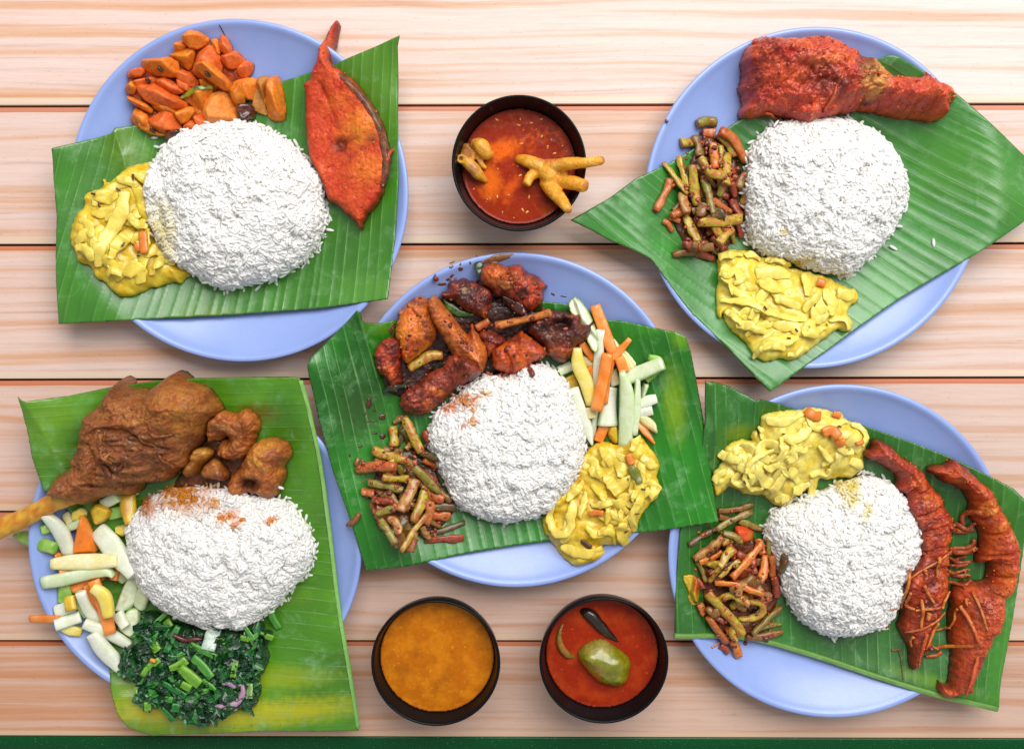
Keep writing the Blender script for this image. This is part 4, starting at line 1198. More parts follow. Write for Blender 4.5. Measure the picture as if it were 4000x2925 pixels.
meat('flesh', None, None, 'C', fo, 15, 9, (206, 60, 26), (220, 84, 28), M_fish, rough=(1.5, .12, 4, ''), mixf=(.05, 0, .4), parent=fish, seed=5, jit=.7, zref=20, res=.75, p=2.6, smooth=1, fine=.45, grow=.3, rim=(120, 38, 18),
     spots=[(1320, 1170, 170, 150, 20, (240, 140, 36), 1), (1120, 900, 200, 70, 15, (228, 112, 30), .6), (1400, 1560, 160, 130, 10, (236, 122, 32), .9), (850, 950, 110, 300, 0, (206, 58, 24), .6), (960, 260, 26, 260, 4, (176, 84, 40), .7),
            (975, 150, 40, 130, 8, (196, 70, 40), .6), (1110, 1330, 76, 70, 0, (44, 12, 6), 1.0), (1110, 1325, 30, 30, 0, (150, 60, 30), .9), (1215, 1450, 60, 40, 30, (150, 48, 20), .7), (1330, 1370, 30, 20, 0, (120, 40, 18), .8), (900, 640, 60, 120, -20, (186, 60, 24), .6), (950, 760, 20, 110, -15, (150, 50, 20), .6), (1440, 1270, 60, 50, 30, (120, 56, 30), .7)],
     bumps=[(1110, 1330, 56, 50, 0, -6), (1110, 1330, 26, 26, 0, 4), (1320, 1170, 160, 140, 20, 4), (950, 1050, 100, 220, 0, -2), (1300, 1560, 200, 160, 0, 2)],
     ridges=[('920,740 980,880', 50, -2.5), ('1000,920 1080,1200', 60, -.8), ('930,330 910,480 1000,600', 40, 1.5), ('1160,1310 1300,1290', 40, -1)])
def skin_col(V, t, a, s):
    c = mixc(np.broadcast_to(lin(128, 72, 36), (len(V), 3)), lin(78, 40, 22), sstep(-.2, .3, fbm(V[:, 0], V[:, 1], .25, 3, 4)))
    c = mixc(c, lin(168, 116, 76), .7 * sstep(.25, .5, fbm(V[:, 0], V[:, 1], .5, 2, 14)))
    return mixc(c, lin(196, 74, 30), .8 * sstep(.2, .9, np.cos(a)) * sstep(-.3, .2, fbm(V[:, 0], V[:, 1], .2, 2, 24)))
stick('skin', 'C', '1000,470 1080,620 1200,740 1330,880 1430,1030 1510,1200 1550,1380 1560,1520 1540,1650 1490,1780', (14, 50, 74, 84, 90, 90, 92, 96, 90, 40), (2, 7, 9, 9, 9, 9, 9, 9, 8, 4), skin_col, M_fry, parent=fish, power=2.2, cap=.2, wob=1.0, seed=6, flexible=True, lift=-7.6, n=44, nsec=12, zref=20)
stick('fin_scrap', 'C', '1575,1500 1590,1430 1625,1360', (50, 44, 26), (4, 3, 2), one((208, 76, 30)), M_fry, parent=fish, power=2, cap=.4, wob=.6, seed=7, flexible=True, lift=-3, n=10, zref=20)

crumbs('fried_crumbs', None, 'C', fo, 110, [(196, 60, 26), (222, 92, 30), (176, 50, 24), (226, 110, 40)], M_fish, .25, .8, 61, fish)

stick('hair_strand', 'A', '1664,82 1690,130 1722,200 1745,250', 8, .5, one((30, 28, 34), 0), M_dark, 'fine dark hair lying on the top rim of the fish plate', 'hair', seed=9, wob=0, flexible=True, lift=.1, n=12, nsec=6)
# ================================================================== bean piles
BC = {'y': (190, 166, 44), 'o': (192, 114, 44), 'b': (136, 104, 38), 'g': (140, 136, 44), 'r': (148, 66, 36), 'd': (88, 82, 32), 't': (190, 144, 72), 'n': (220, 132, 34)}
BN = {'y': 'mustard yellow', 'o': 'orange coated', 'b': 'brown', 'g': 'olive green', 'r': 'reddish brown', 'd': 'dark olive', 't': 'tan', 'n': 'bright orange'}
BCOAT = {'y': (190, 100, 40), 'o': (206, 86, 34), 'b': (150, 72, 34), 'g': (150, 92, 34), 'r': (180, 66, 34), 'd': (110, 62, 26), 't': (176, 84, 44), 'n': (222, 100, 24)}
def bean_col(c):
    def f(V, t, a, s):
        n = fbm(V[:, 0] + V[:, 2], V[:, 1], .3, 3, s)
        col = mixc(np.broadcast_to(lin(*BC[c]), (len(V), 3)), lin(*BCOAT[c]), .95 * sstep(.02, .22, n + .25 * (np.abs(t - .5) > .44)))
        col = col * (1 + .3 * fbm(V[:, 0], V[:, 1], .9, 2, s + 3))[:, None]
        ends = (t < .001) | (t > .999)
        stripe = .5 + .5 * np.cos(a * 3)
        return col * (.88 + .18 * stripe)[:, None] * np.where(ends, .82, 1)[:, None]
    return f
def beans(pile, crop, txt, group, side_of, seed):
    L = []
    for ln in txt.split('\n'):
        k, pts, w, lay, c = ln.split('|'); L.append((int(k), pts, float(w), int(lay), c))
    # the half hidden pieces between the ones that can be told apart
    g = np.random.default_rng(seed); L = [(k_, p_, w_ * .82, l_, c_) for k_, p_, w_, l_, c_ in L]; base = list(L)
    for n in range(26):
        i, j = g.integers(0, len(base), 2)
        m = (nums(base[i][1]).mean(0) * .55 + nums(base[j][1]).mean(0) * .45) * .8 + nums(base[i][1]).mean(0) * .2
        a = g.uniform(0, math.pi); ln_ = g.uniform(50, 105)
        p = [m + np.array([math.cos(a), math.sin(a)]) * ln_ * t + np.array([-math.sin(a), math.cos(a)]) * o for t, o in ((-1, 0), (0, g.normal(0, 16)), (1, 0))]
        L.append((200 + n, ' '.join('%.0f,%.0f' % tuple(v) for v in p), g.uniform(48, 84), int(g.integers(0, 2)), 'ybogdrt'[g.integers(7)]))
    order = sorted(range(len(L)), key=lambda i: src(crop, L[i][1])[:, 1].mean()); rank = {j: i for i, j in enumerate(order)}
    for i in sorted(range(len(L)), key=lambda i: L[i][3]):
        k, pts, w, lay, c = L[i]
        q = src(crop, pts); ln_ = np.hypot(*np.diff(q, axis=0).T).sum()
        size = 'long' if ln_ > 115 else ('short' if ln_ < 62 else 'medium')
        bent = ' bent' if len(q) > 2 else ''
        rw = np.random.default_rng(k * 7 + seed); h = w * mmper(crop) * .96 * rw.uniform(.55, .85)
        stick('bean_piece', crop, pts, (w * rw.uniform(.75, 1.1), w * rw.uniform(.95, 1.15), w * rw.uniform(.85, 1.1), w * rw.uniform(.95, 1.2), w * rw.uniform(.7, 1.1)), h, bean_col(c), M_bean,
              f'{size}{bent} {BN[c]} bean piece, {ordinal(rank[i])} from top of {pile}, {side_of(*q.mean(0))}', 'bean', group,
              power=2.7, cap=.12, wob=1.3, seed=seed * 100 + k, nsec=12, n=12, zref=20, slope=.45, pct=70, roll=np.random.default_rng(k + seed).uniform(-.5, .5))
B2 = '''28|970,1070 1080,1090|60|1|o
29|910,1100 960,1120 1000,1190|56|0|o
23|1000,1400 1120,1385 1260,1370|80|1|b
26|1260,1400 1410,1440|84|0|r
25|1300,1300 1480,1385|90|1|b
34|1480,1290 1545,1390|66|1|d
33|1570,1180 1600,1290|60|0|g
35|1100,920 1010,1010|80|0|b
36|1300,960 1500,960|90|0|b
37|1200,1080 1380,1130|90|0|r
38|1150,720 1300,860|90|0|b
39|1400,500 1600,640|90|0|r
40|1560,880 1660,1040|90|0|r
41|1080,560 1140,640|70|0|b
42|1380,1180 1500,1200|80|0|d
43|1620,1100 1680,1240|70|0|r
27|990,1050 1080,1010 1170,970|84|1|o
24|1100,1310 1230,1340|72|1|r
1|1250,195 1340,160 1430,170|105|2|g
4|1310,260 1420,270|92|2|o
2|1095,370 1220,350|104|2|y
3|1230,300 1270,500|92|2|b
7|1455,400 1440,600|72|1|y
5|1440,290 1540,380 1600,480|86|2|y
44|1450,260 1560,320 1640,430 1700,540|108|3|o
9|1065,500 1090,640 1125,790|62|2|y
14|985,715 930,850 845,1010|88|2|o
15|1085,840 1125,1030|100|2|t
8|920,560 1020,690 1130,850|66|3|y
11|1245,520 1310,640|82|2|y
12|1520,475 1500,620 1480,770|100|3|y
45|1280,640 1370,680 1470,690|104|3|y
6|1375,390 1385,500 1395,610|100|4|n
10|1175,595 1190,760 1225,945|112|4|y
13|1280,700 1330,860 1370,1075|82|4|g
16|1480,720 1430,870|74|2|g
17|1700,650 1610,790|110|2|b
18|1730,780 1680,930|88|2|y
30|1550,740 1600,860|84|2|r
31|1180,1010 1330,960|86|1|b
32|1280,940 1240,1060|92|2|b
19|1370,900 1450,960 1550,1005|74|3|o
21|1115,1040 1170,1160 1230,1285|100|3|y
22|1550,1165 1480,1220 1405,1300|112|2|y
20|1220,1120 1430,1110 1650,1065|104|4|y'''
meat('bean_sauce', 'thin brown masala under the bean pile beside the chicken leg', 'sauce', 'G', '1000,1100 1100,900 1150,600 1250,330 1400,300 1600,500 1680,700 1700,950 1640,1200 1450,1400 1200,1400 1080,1250', 3, 6, (104, 54, 24), (70, 34, 16), M_curry, rough=(.8, .2, 3, ''), seed=31)
BEAN_COL = [(168, 70, 34), (140, 56, 30), (190, 92, 44), (120, 50, 26), (196, 70, 36)]
beans('the chicken leg beans', 'G', B2, 'bean pieces beside the fried chicken leg', lambda x, y: 'rice side' if x > 2810 else ('rim side' if x < 2680 else 'mid pile'), 2)
crumbs('masala_paste', 'red masala paste clinging to the beans beside the chicken leg', 'G', '1000,1100 1000,700 1150,400 1250,200 1450,200 1680,560 1720,900 1650,1200 1450,1420 1150,1420'  , 130, BEAN_COL, M_bean, .5, 1.7, 3)
B3 = '''20|990,980 1200,1000|90|0|d
21|985,1060 1150,1070|96|1|o
19|950,1245 1100,1250 1260,1240|78|0|r
30|1040,860 1160,940|80|0|b
31|700,1000 790,1010|62|0|d
33|970,1080 1070,1145|40|1|b
34|620,560 800,700|90|0|b
35|560,660 760,760|90|0|r
36|760,900 900,960|90|0|d
37|640,1040 820,1080|90|0|b
38|880,700 1030,800|90|0|r
39|700,1100 900,1150|90|0|b
24|760,370 820,480|62|1|d
25|695,320 775,265|62|1|b
26|940,390 985,470|84|1|r
1|685,350 705,510|88|2|y
2|775,270 840,400 915,550|92|3|y
27|790,540 850,480|62|2|y
23|895,560 1045,600|62|1|g
28|940,610 1045,670|72|1|n
29|400,640 430,590|52|1|b
4|415,675 560,640 735,630|106|2|o
3|545,515 660,560 800,590|92|3|y
22|640,720 830,745|72|2|y
6|515,770 640,790 785,830|72|2|g
8|560,890 730,895|80|2|r
7|450,850 560,860|92|1|o
10|960,820 930,940 870,1070|98|3|y
9|885,750 840,850 775,970|104|3|t
5|810,590 920,700 1070,860|92|4|g
11|580,980 740,940|70|3|g
13|545,925 590,1030 620,1150|70|1|b
14|625,1020 690,1090 755,1185|70|2|g
15|690,1140 750,1285|98|1|t
16|770,1130 820,1285|100|1|b
17|895,1130 860,1280|90|1|b
12|980,1005 880,1130 795,1260|58|3|y
18|940,1205 1100,1180 1265,1130|62|1|d'''
# ================================================================== plate with the chicken leg
R2 = rice('1655,330 1685,290 1728,268 1790,262 1850,262 1892,275 1932,295 1960,325 1985,368 1998,415 1992,455 1975,495 1945,540 1910,575 1868,609 1838,603 1790,597 1740,578 1690,566 1660,545 1645,500 1640,440 1643,385', 35,
          'boiled rice mound below the fried chicken leg', seed=2, stains=[('H', 1050, 330, 160, 50, 20, (226, 204, 110), .9), ('H', 900, 10, 40, 30, 0, (226, 204, 80), .6)])
stray_grains([('I', 972, 1104, 85, 'stray rice grain standing alone on the big leaf, away from the chicken leg rice'), ('I', 712, 1136, 30, 'stray rice grain on the big leaf close to the chicken leg rice'),
              ('F', 1150, 790, 70, 'upright stray rice grain under the chicken leg'), ('F', 1180, 825, 30, 'small stray rice grain just below the chicken leg'), ('F', 1340, 910, 20, 'stray rice grain on the leaf, off the shoulder of the rice below the chicken leg'), ('H', 545, 135, 30, 'stray rice grain between beans, cabbage and rice on the chicken leg plate')])
cabbage('bright yellow cabbage curry below the rice on the chicken leg plate', 'H',
        '400,185 500,205 620,200 730,285 830,258 900,285 965,315 1020,355 965,375 1130,405 1260,440 1400,480 1480,530 1560,560 1600,575 1665,592 1682,690 1640,715 1600,725 1560,800 1545,850 1590,890 1600,950 1580,1003 1510,1000 1460,965 1340,1050 1210,1130 1120,1200 1070,1235 960,1286 860,1250 780,1280 700,1280 610,1262 560,1150 470,1050 380,985 330,900 305,800 275,890 240,800 262,740 245,640 290,500 280,400 268,260',
        13, (222, 190, 44), (238, 216, 88),
        [('300,690 480,700 640,760 800,830 1000,870 1110,880', (60, 90, 80, 70, 80, 50), .4), ('430,530 480,500 540,460', (50, 70, 40)), ('660,430 780,420 900,420 1020,440', (120, 170, 180, 90), .2), ('660,500 800,560 930,590', (70, 150, 100), .2), ('870,680 980,720 1070,760', (90, 120, 100)),
         ('1160,430 1180,560 1160,640', (70, 150, 70), .3), ('1110,800 1190,720 1290,620', (80, 130, 80), -.3), ('1350,600 1400,720 1380,840', (120, 150, 60), .2), ('1380,900 1480,870 1560,900 1570,980', (60, 90, 90, 50), .4), ('1480,620 1580,640 1660,640', (120, 150, 90)), ('440,930 600,960 720,1020', (90, 120, 60)),
         ('700,1150 800,1130 900,1180', (80, 120, 60)), ('620,1250 660,1180 740,1140', (50, 70, 50), .4), ('1080,1020 1200,1010 1330,960', (80, 140, 60)), ('300,260 400,240 520,230', (90, 110, 60), .3), ('560,250 640,230 720,290', (60, 90, 50), .4), ('300,420 370,440 440,420', (90, 110, 60)), ('760,290 860,290 960,330', (60, 80, 50), .3), ('350,800 430,860 480,930', (70, 100, 50), .3), ('545,540 600,580 650,590', (70, 90, 60)), ('940,1230 1020,1210 1090,1150', (60, 90, 50), .3)],
        carrots=[('1280,510 1350,530', 90)], seeds=[(697, 770, 36, 60), (935, 1063, 30, 10), (1022, 985, 30, 50), (1220, 740, 26, 120), (1345, 935, 20, 60)], seed=2, R=26)

leg = empty('fried_chicken_leg', (*P1('F', 900, 480, 20), 10), 'red fried chicken leg with a bare yellow tendon, lying across the plate top', 'chicken leg')
LEG_O = '232,260 272,190 335,145 366,90 395,120 450,128 520,128 600,140 700,130 790,118 870,112 940,116 1000,130 1060,160 1130,192 1170,200 1220,240 1262,285 1340,320 1400,352 1440,390 1472,430 1520,455 1570,470 1660,470 1720,482 1780,480 1815,440 1832,428 1846,470 1900,510 1950,545 2010,560 2056,595 2050,650 2030,710 1990,740 1995,800 1970,830 1920,842 1840,830 1760,812 1660,798 1560,780 1480,758 1400,742 1340,736 1280,730 1180,742 1080,765 990,790 900,812 830,842 790,852 750,850 700,800 640,778 600,770 480,762 380,785 270,802 226,765 240,720 262,690 255,600 230,560 204,515 225,520 236,480 240,420 225,350'
meat('meat', None, None, 'F', LEG_O,
     29, 22, (182, 46, 28), (214, 82, 36), M_fry, rough=(4.2, .085, 5, 'billow'), mixf=(.07, .0, .35), parent=leg, seed=8, jit=1.6, zref=24, p=2.2, res=.7, fine=.9,
     spots=[(680, 210, 90, 50, 10, (228, 116, 44), .8), (540, 170, 60, 60, 0, (180, 110, 84), .6), (900, 350, 150, 60, 10, (232, 118, 48), .8), (1000, 220, 200, 80, 10, (214, 84, 46), .7), (900, 520, 190, 110, -25, (92, 28, 18), .95), (1240, 390, 80, 140, -10, (92, 30, 28), .95), (300, 500, 70, 160, 10, (120, 40, 38), .85), (1030, 600, 90, 70, -30, (110, 34, 22), .8), (420, 200, 90, 50, 0, (130, 46, 36), .8),
            (420, 300, 80, 70, 0, (128, 40, 28), .7), (470, 420, 50, 60, 0, (226, 100, 60), .7), (640, 360, 90, 50, 20, (158, 56, 40), .7), (600, 520, 90, 40, 0, (232, 104, 52), .7), (1330, 500, 110, 140, -15, (206, 158, 72), .97), (1290, 600, 90, 70, -10, (196, 140, 52), .95), (1400, 420, 60, 60, 20, (214, 150, 60), .9), (1330, 690, 70, 24, 5, (64, 24, 14), .9),
            (1990, 640, 50, 50, 0, (206, 142, 30), .9), (2010, 700, 40, 30, 0, (90, 34, 16), .8), (1700, 600, 150, 70, 10, (214, 78, 36), .7), (1640, 740, 200, 50, 5, (164, 44, 26), .7), (1180, 640, 130, 60, 10, (196, 62, 40), .6), (780, 780, 100, 60, 0, (220, 84, 52), .7), (270, 730, 50, 60, 30, (212, 90, 50), .8)],
     bumps=[(500, 300, 260, 200, 0, 6), (850, 350, 300, 200, 10, 7), (1150, 560, 180, 120, 30, 4), (900, 520, 120, 90, -20, -4), (1330, 680, 80, 40, 10, -6), (1340, 520, 100, 130, -10, -3), (1750, 640, 240, 110, 10, 4), (420, 320, 60, 60, 0, -3), (1300, 370, 40, 120, -20, 4)],
     ridges=[('1200,210 1320,360 1290,470', 50, 4), ('560,300 640,400 760,420', 60, -3), ('1230,640 1300,590 1400,600', 26, 2), ('1220,600 1310,550 1420,560', 22, 2), ('720,800 860,760 1050,560', 60, 2.5), ('230,760 300,660 500,720', 60, 2)])
crumbs('fried_crumbs', None, 'F', LEG_O, 300, [(186, 54, 30), (214, 84, 36), (150, 42, 26), (222, 106, 48)], M_fry, .3, 1.0, 62, leg)
stick('skin_tatter', 'F', '330,170 350,125 372,88', (60, 40, 16), (6, 5, 2), one((186, 62, 40)), M_fry, parent=leg, power=2, cap=.3, wob=.8, seed=4, flexible=True, lift=-8, n=8, zref=30)
stick('skin_tatter', 'F', '1000,720 1040,620 1060,540', (26, 30, 14), (3, 3, 1.5), one((222, 96, 44)), M_fry, parent=leg, power=2, cap=.3, wob=.6, seed=5, flexible=True, lift=-.8, n=10, zref=44)
stick('skin_tatter', 'F', '470,740 540,745 640,770', (24, 20, 12), (3, 3, 2), one((220, 100, 46)), M_fry, parent=leg, power=2, cap=.3, wob=.5, seed=6, flexible=True, lift=-.8, n=10, zref=36)
stick('chilli_crumb', 'G', '925,190 945,200', 26, 2.5, one((140, 50, 30)), M_fry, 'tiny red crumb on the rim of the chicken leg plate', 'crumb', seed=6, cap=.6, n=4, nsec=8)

# ================================================================== bowls' contents
FZ = 27.0
def foot_body():
    e = lambda s, z=FZ + 8: P('E', s, z)
    def sw(pts, zs, w, h=None, **k):
        p = P('E', pts, np.mean(zs)); q = spline(np.column_stack([p, np.interp(np.linspace(0, 1, len(p)), np.linspace(0, 1, len(zs)), zs)]), 16)
        W = np.array(w) * mmper('E') * .84
        V, F, t, a = sweep(q, W, W if h is None else np.array(h), 14, 2.0, .5, .5, len(pts)); return V, F
    c = P1('E', 1190, 910, FZ + 8)
    parts = [ball((c[0], c[1], FZ + 7), (8.2, 9.2, 8)), sw('860,760 960,800 1080,850 1180,900', (FZ - 2, FZ + 4, FZ + 7, FZ + 7), (110, 150, 170, 190)),
             sw('1180,830 1290,820 1420,820 1560,825 1700,810 1735,805', (FZ + 10, FZ + 14, FZ + 20, FZ + 25, FZ + 28, FZ + 29), (150, 140, 150, 120, 110, 84)),
             sw('1100,900 1000,950 950,1040', (FZ + 6, FZ + 6, FZ + 8), (130, 125, 112)),
             sw('1150,1000 1220,1090 1290,1180 1350,1270 1385,1330', (FZ + 4, FZ + 9, FZ + 14, FZ + 20, FZ + 22), (160, 190, 160, 130, 84)),
             sw('1240,960 1350,1010 1450,1035 1545,1070', (FZ + 7, FZ + 12, FZ + 18, FZ + 23), (140, 160, 170, 150)), ]
    k = P1('E', 1350, 905, FZ + 12); parts.append(ball((k[0], k[1], FZ + 12), (3, 3, 3)))
    return fuse(parts, .8, 5)
V, F = foot_body()
x, y = V[:, 0], V[:, 1]
V = V + np.stack([.2 * fbm(x, y, .4, 2, 5), .2 * fbm(x, y, .4, 2, 6), .35 * fbm(x, y, .3, 3, 4, .6, 'ridge')], 1)
c = mixc(np.broadcast_to(lin(236, 160, 36), (len(V), 3)), lin(244, 186, 76), sstep(-.1, .5, fbm(x, y, .12, 3, 3)))
c = mixc(c, lin(214, 118, 52), .7 * blob('E', 1190, 780, x, y, 130, 60, 0, z=34)); c = mixc(c, lin(206, 106, 24), .6 * (1 - sstep(FZ, FZ + 6, V[:, 2])))
for bx, by in ((930, 1045), (1380, 1335), (1730, 800), (1550, 1070)):
    c = mixc(c, lin(160, 84, 34), .6 * blob('E', bx, by, x, y, 40, 36, 0, z=40))
o = mesh('chicken_claw', V, F, M_foot, col=c)
tag(o, 'yellow chicken foot with spread toes hanging over the gravy bowl rim', 'chicken foot', 'chicken feet in the red gravy')
def foot2():
    def sw(pts, zs, w):
        p = P('E', pts, np.mean(zs)); q = spline(np.column_stack([p, np.interp(np.linspace(0, 1, len(p)), np.linspace(0, 1, len(zs)), zs)]), 14)
        W = np.array(w) * mmper('E') * .94
        V, F, t, a = sweep(q, W, W, 12, 2.0, .5, .8, len(pts)); return V, F
    a = np.linspace(0, 2 * math.pi, 17)
    c = P1('E', 272, 778, 34)
    ring = np.stack([c[0] + 2.7 * np.cos(a), c[1] + 2.4 * np.sin(a), 34 + 0 * a], 1)
    rv, rf, _, _ = sweep(ring, 2.2, 5, 10, 2, 0, 0)
    return fuse([sw('400,620 470,640 540,720 600,725', (30, 33, 32, 29), (110, 170, 150, 60)), sw('320,700 330,800 400,880 450,940 530,1005', (30, 33, 34, 32, 28), (120, 130, 130, 120, 40)),
                 sw('330,640 340,720 400,760', (28, 29, 30), (110, 120, 110)), sw('460,760 480,830 520,870', (29, 29, 28), (70, 60, 50)), (rv, rf)], .75, 3)
V, F = foot2(); x, y = V[:, 0], V[:, 1]
c = mixc(np.broadcast_to(lin(226, 158, 46), (len(V), 3)), lin(226, 166, 74), sstep(-.1, .5, fbm(x, y, .2, 3, 6)))
c = mixc(c, lin(150, 86, 24), .9 * blob('E', 340, 690, x, y, 60, 90, 0, z=32)); c = mixc(c, lin(176, 118, 74), .7 * blob('E', 400, 880, x, y, 60, 60, 0, z=32))
c = mixc(c, lin(110, 70, 14), .9 * blob('E', 272, 778, x, y, 24, 22, 0, z=34))
o = mesh('chicken_claw', V, F, M_foot, col=c)
tag(o, 'cut knuckle end of a chicken foot with a hollow bone, at the bowl side', 'chicken foot', 'chicken feet in the red gravy')
r = np.random.default_rng(5); vv, q1, q2 = [], [], []
fl = [(640, 370), (885, 365), (1105, 365), (1050, 470), (895, 620), (1210, 580), (1170, 655), (870, 425), (1110, 540), (650, 880), (570, 1190), (765, 1155), (910, 1305), (955, 1330), (820, 1390), (530, 1050), (645, 1170), (400, 1090), (855, 850), (885, 950), (975, 1170), (1325, 640), (540, 1200), (700, 1330), (1000, 400), (1240, 720)]
for x, y in fl:
    c = P1('E', x, y, 26); a = r.uniform(0, 3.14); L = r.uniform(.5, 1.1)
    p = np.array([[c[0] - math.cos(a) * L, c[1] - math.sin(a) * L, 26.1], [c[0] + math.cos(a) * L, c[1] + math.sin(a) * L, 26.2]])
    V, F, t, a = sweep(spline(p, 3), L * 1.5, .8, 6, 2, .4, .3, int(x)); off = sum(len(v) for v in vv)
    vv.append(V); q1.append(F[0] + off); q2 += [F[1] + off, F[2] + off]
V = np.concatenate(vv)
o = mesh('chilli_flakes', V, [np.concatenate(q1), np.concatenate(q2)], M_curry, col=mixc(np.broadcast_to(lin(232, 132, 36), (len(V), 3)), lin(236, 176, 84), sstep(-.2, .3, pnoise(V[:, 0] * .3, V[:, 1] * .3, 4))))
tag(o, 'orange chilli flakes floating on the red gravy', 'chilli flakes', kind='stuff')
meat('aubergine_slice', 'glossy green aubergine slice floating in the red gravy', 'aubergine', 'V', '1488,445 1520,400 1565,375 1640,345 1700,372 1745,400 1800,440 1850,490 1840,560 1825,620 1800,650 1755,662 1700,650 1640,632 1595,600 1555,550 1510,500', 13, 13, (118, 118, 12), (142, 138, 26), M_dark,
     rough=(.8, .1, 2, ''), seed=41, jit=.2, zref=32, base=27.5, spots=[(1640, 380, 110, 40, 15, (160, 140, 80), .7), (1615, 580, 24, 50, 0, (206, 100, 50), .9), (1600, 510, 70, 26, -30, (170, 110, 70), .6), (1800, 640, 60, 30, 0, (90, 96, 10), .6)], bumps=[(1560, 440, 60, 60, 0, 3), (1720, 480, 110, 60, 25, 3)], smooth=2, fine=.1)
stick('okra_pod', 'V', '1515,150 1570,175 1640,250 1700,310 1750,350 1800,385', (50, 92, 84, 60, 40, 12), (5, 9, 8, 7, 5, 2), one((36, 22, 12), .3), M_dark, 'black wilted okra pod half sunk in the red gravy', 'okra', seed=5, wob=1.0, flexible=True, lift=-4.2, n=18, zref=30)
stick('aubergine_slice', 'V', '1385,240 1360,320 1380,400 1425,450 1475,468', (14, 40, 52, 50, 16), (3, 5, 6, 5, 2), two((150, 96, 20), (110, 100, 24), .2), M_dark, 'thin curved aubergine rind at the side of the red gravy', 'aubergine', seed=6, wob=.5, flexible=True, lift=-2.2, n=18, zref=30)
# ================================================================== middle plate: masala chicken
G_MC = 'pieces of dark masala chicken'
MAR, ORA, DRK = (106, 36, 22), (214, 100, 28), (66, 28, 18)
meat('masala_sauce', 'dark brown masala spread under the chicken pieces on the middle plate', 'sauce', 'J', '230,1180 260,1000 360,620 560,430 760,420 1000,430 1150,400 1350,450 1560,520 1700,640 1700,900 1560,1000 1240,1080 1080,1120 900,1180 700,1280 450,1300 300,1260', 4, 8, (62, 28, 16), (40, 18, 12), M_curry, rough=(1.2, .15, 3, ''), seed=50)
meat('chicken_piece', 'craggy masala chicken piece with an orange crown, topmost of the pile', 'chicken', 'J', '1080,180 1095,150 1125,125 1200,114 1260,122 1330,142 1380,130 1440,128 1460,170 1490,200 1540,205 1600,240 1640,280 1672,312 1620,350 1642,410 1610,470 1580,505 1500,540 1440,490 1330,440 1220,395 1120,330 1075,260',
     20, 12, MAR, (190, 70, 32), M_fry, rough=(3.0, .1, 4, 'billow'), mixf=(.1, .05, .18), seed=51, jit=1.6, zref=26, group=G_MC, res=.7, fine=.8,
     spots=[(1190, 210, 120, 90, 20, (224, 118, 40), .95), (1300, 200, 120, 60, 10, (206, 96, 36), .8), (1340, 290, 60, 40, 20, (214, 110, 44), .8), (1480, 260, 70, 40, 10, (196, 80, 34), .8), (1460, 370, 60, 60, 0, (70, 26, 22), .7), (1600, 390, 40, 50, 0, (206, 84, 32), .7), (1290, 300, 60, 30, -10, (186, 120, 60), .7)], bumps=[(1200, 230, 110, 90, 10, 4), (1450, 300, 120, 120, 0, 3), (1330, 230, 30, 60, 20, -3)])
meat('chicken_piece', 'dark maroon masala chicken piece with burnt spots, beside the green curry leaf', 'chicken', 'J', '720,370 760,362 800,342 795,290 830,268 890,262 935,232 960,262 1010,272 1080,300 1170,360 1180,430 1170,490 1130,560 1110,605 1060,565 960,525 890,470 850,445 790,430 745,415', 17, 10, (94, 34, 26), (150, 56, 34), M_fry, rough=(3.0, .12, 4, 'billow'), mixf=(.12, .1, .18), seed=52, jit=1.5, zref=22, group=G_MC, res=.7, fine=.8,
     spots=[(960, 380, 110, 90, 10, (70, 36, 30), .8), (940, 350, 20, 20, 0, (206, 150, 110), .8), (1100, 430, 34, 30, 0, (26, 20, 20), .9), (930, 440, 36, 24, 0, (30, 22, 20), .9), (1110, 560, 50, 40, 50, (200, 96, 40), .8), (1030, 300, 20, 16, 0, (214, 100, 40), .8)])
meat('chicken_piece', 'smooth orange masala chicken piece between the bent wing and the smallest chunk', 'chicken', 'J', '360,520 390,540 430,470 480,425 520,410 575,412 625,430 650,520 690,620 690,720 660,800 600,860 540,910 470,960 430,1002 395,950 380,890 350,790 340,720 345,640 370,590', 16, 12, (214, 98, 20), (234, 134, 40), M_fry, rough=(1.4, .1, 4, ''), mixf=(.07, 0, .4), seed=53, jit=1.1, zref=22, group=G_MC, res=.7, fine=.8,
     spots=[(530, 450, 110, 60, 0, (110, 42, 26), .95), (470, 490, 50, 30, 0, (220, 130, 60), .6), (620, 620, 60, 120, -15, (104, 38, 22), .85), (520, 800, 110, 40, 10, (150, 50, 24), .8), (450, 900, 70, 70, 0, (200, 80, 30), .7), (640, 760, 40, 60, 0, (96, 36, 20), .8), (420, 620, 40, 100, 10, (228, 136, 40), .6)], ridges=[('480,520 560,600 580,700', 40, -2)])
meat('chicken_piece', 'smallest maroon masala chicken chunk at the edge of the pile, on the leaf', 'chicken', 'J', '170,890 195,840 222,790 260,770 305,765 345,775 382,800 375,850 388,900 370,960 372,1010 385,1080 395,1150 345,1170 300,1182 275,1140 260,1100 215,1080 190,1040 165,960', 14, 9, (104, 32, 20), (172, 56, 26), M_fry, rough=(2.8, .12, 4, 'billow'), mixf=(.12, .05, .18), seed=54, jit=1.4, zref=18, group=G_MC, res=.7, fine=.8,
     spots=[(300, 1040, 36, 70, 15, (226, 96, 30), .9), (230, 850, 40, 50, 0, (196, 66, 34), .8), (330, 860, 40, 60, 0, (60, 24, 20), .7), (350, 1150, 40, 30, 0, (206, 90, 30), .8)])
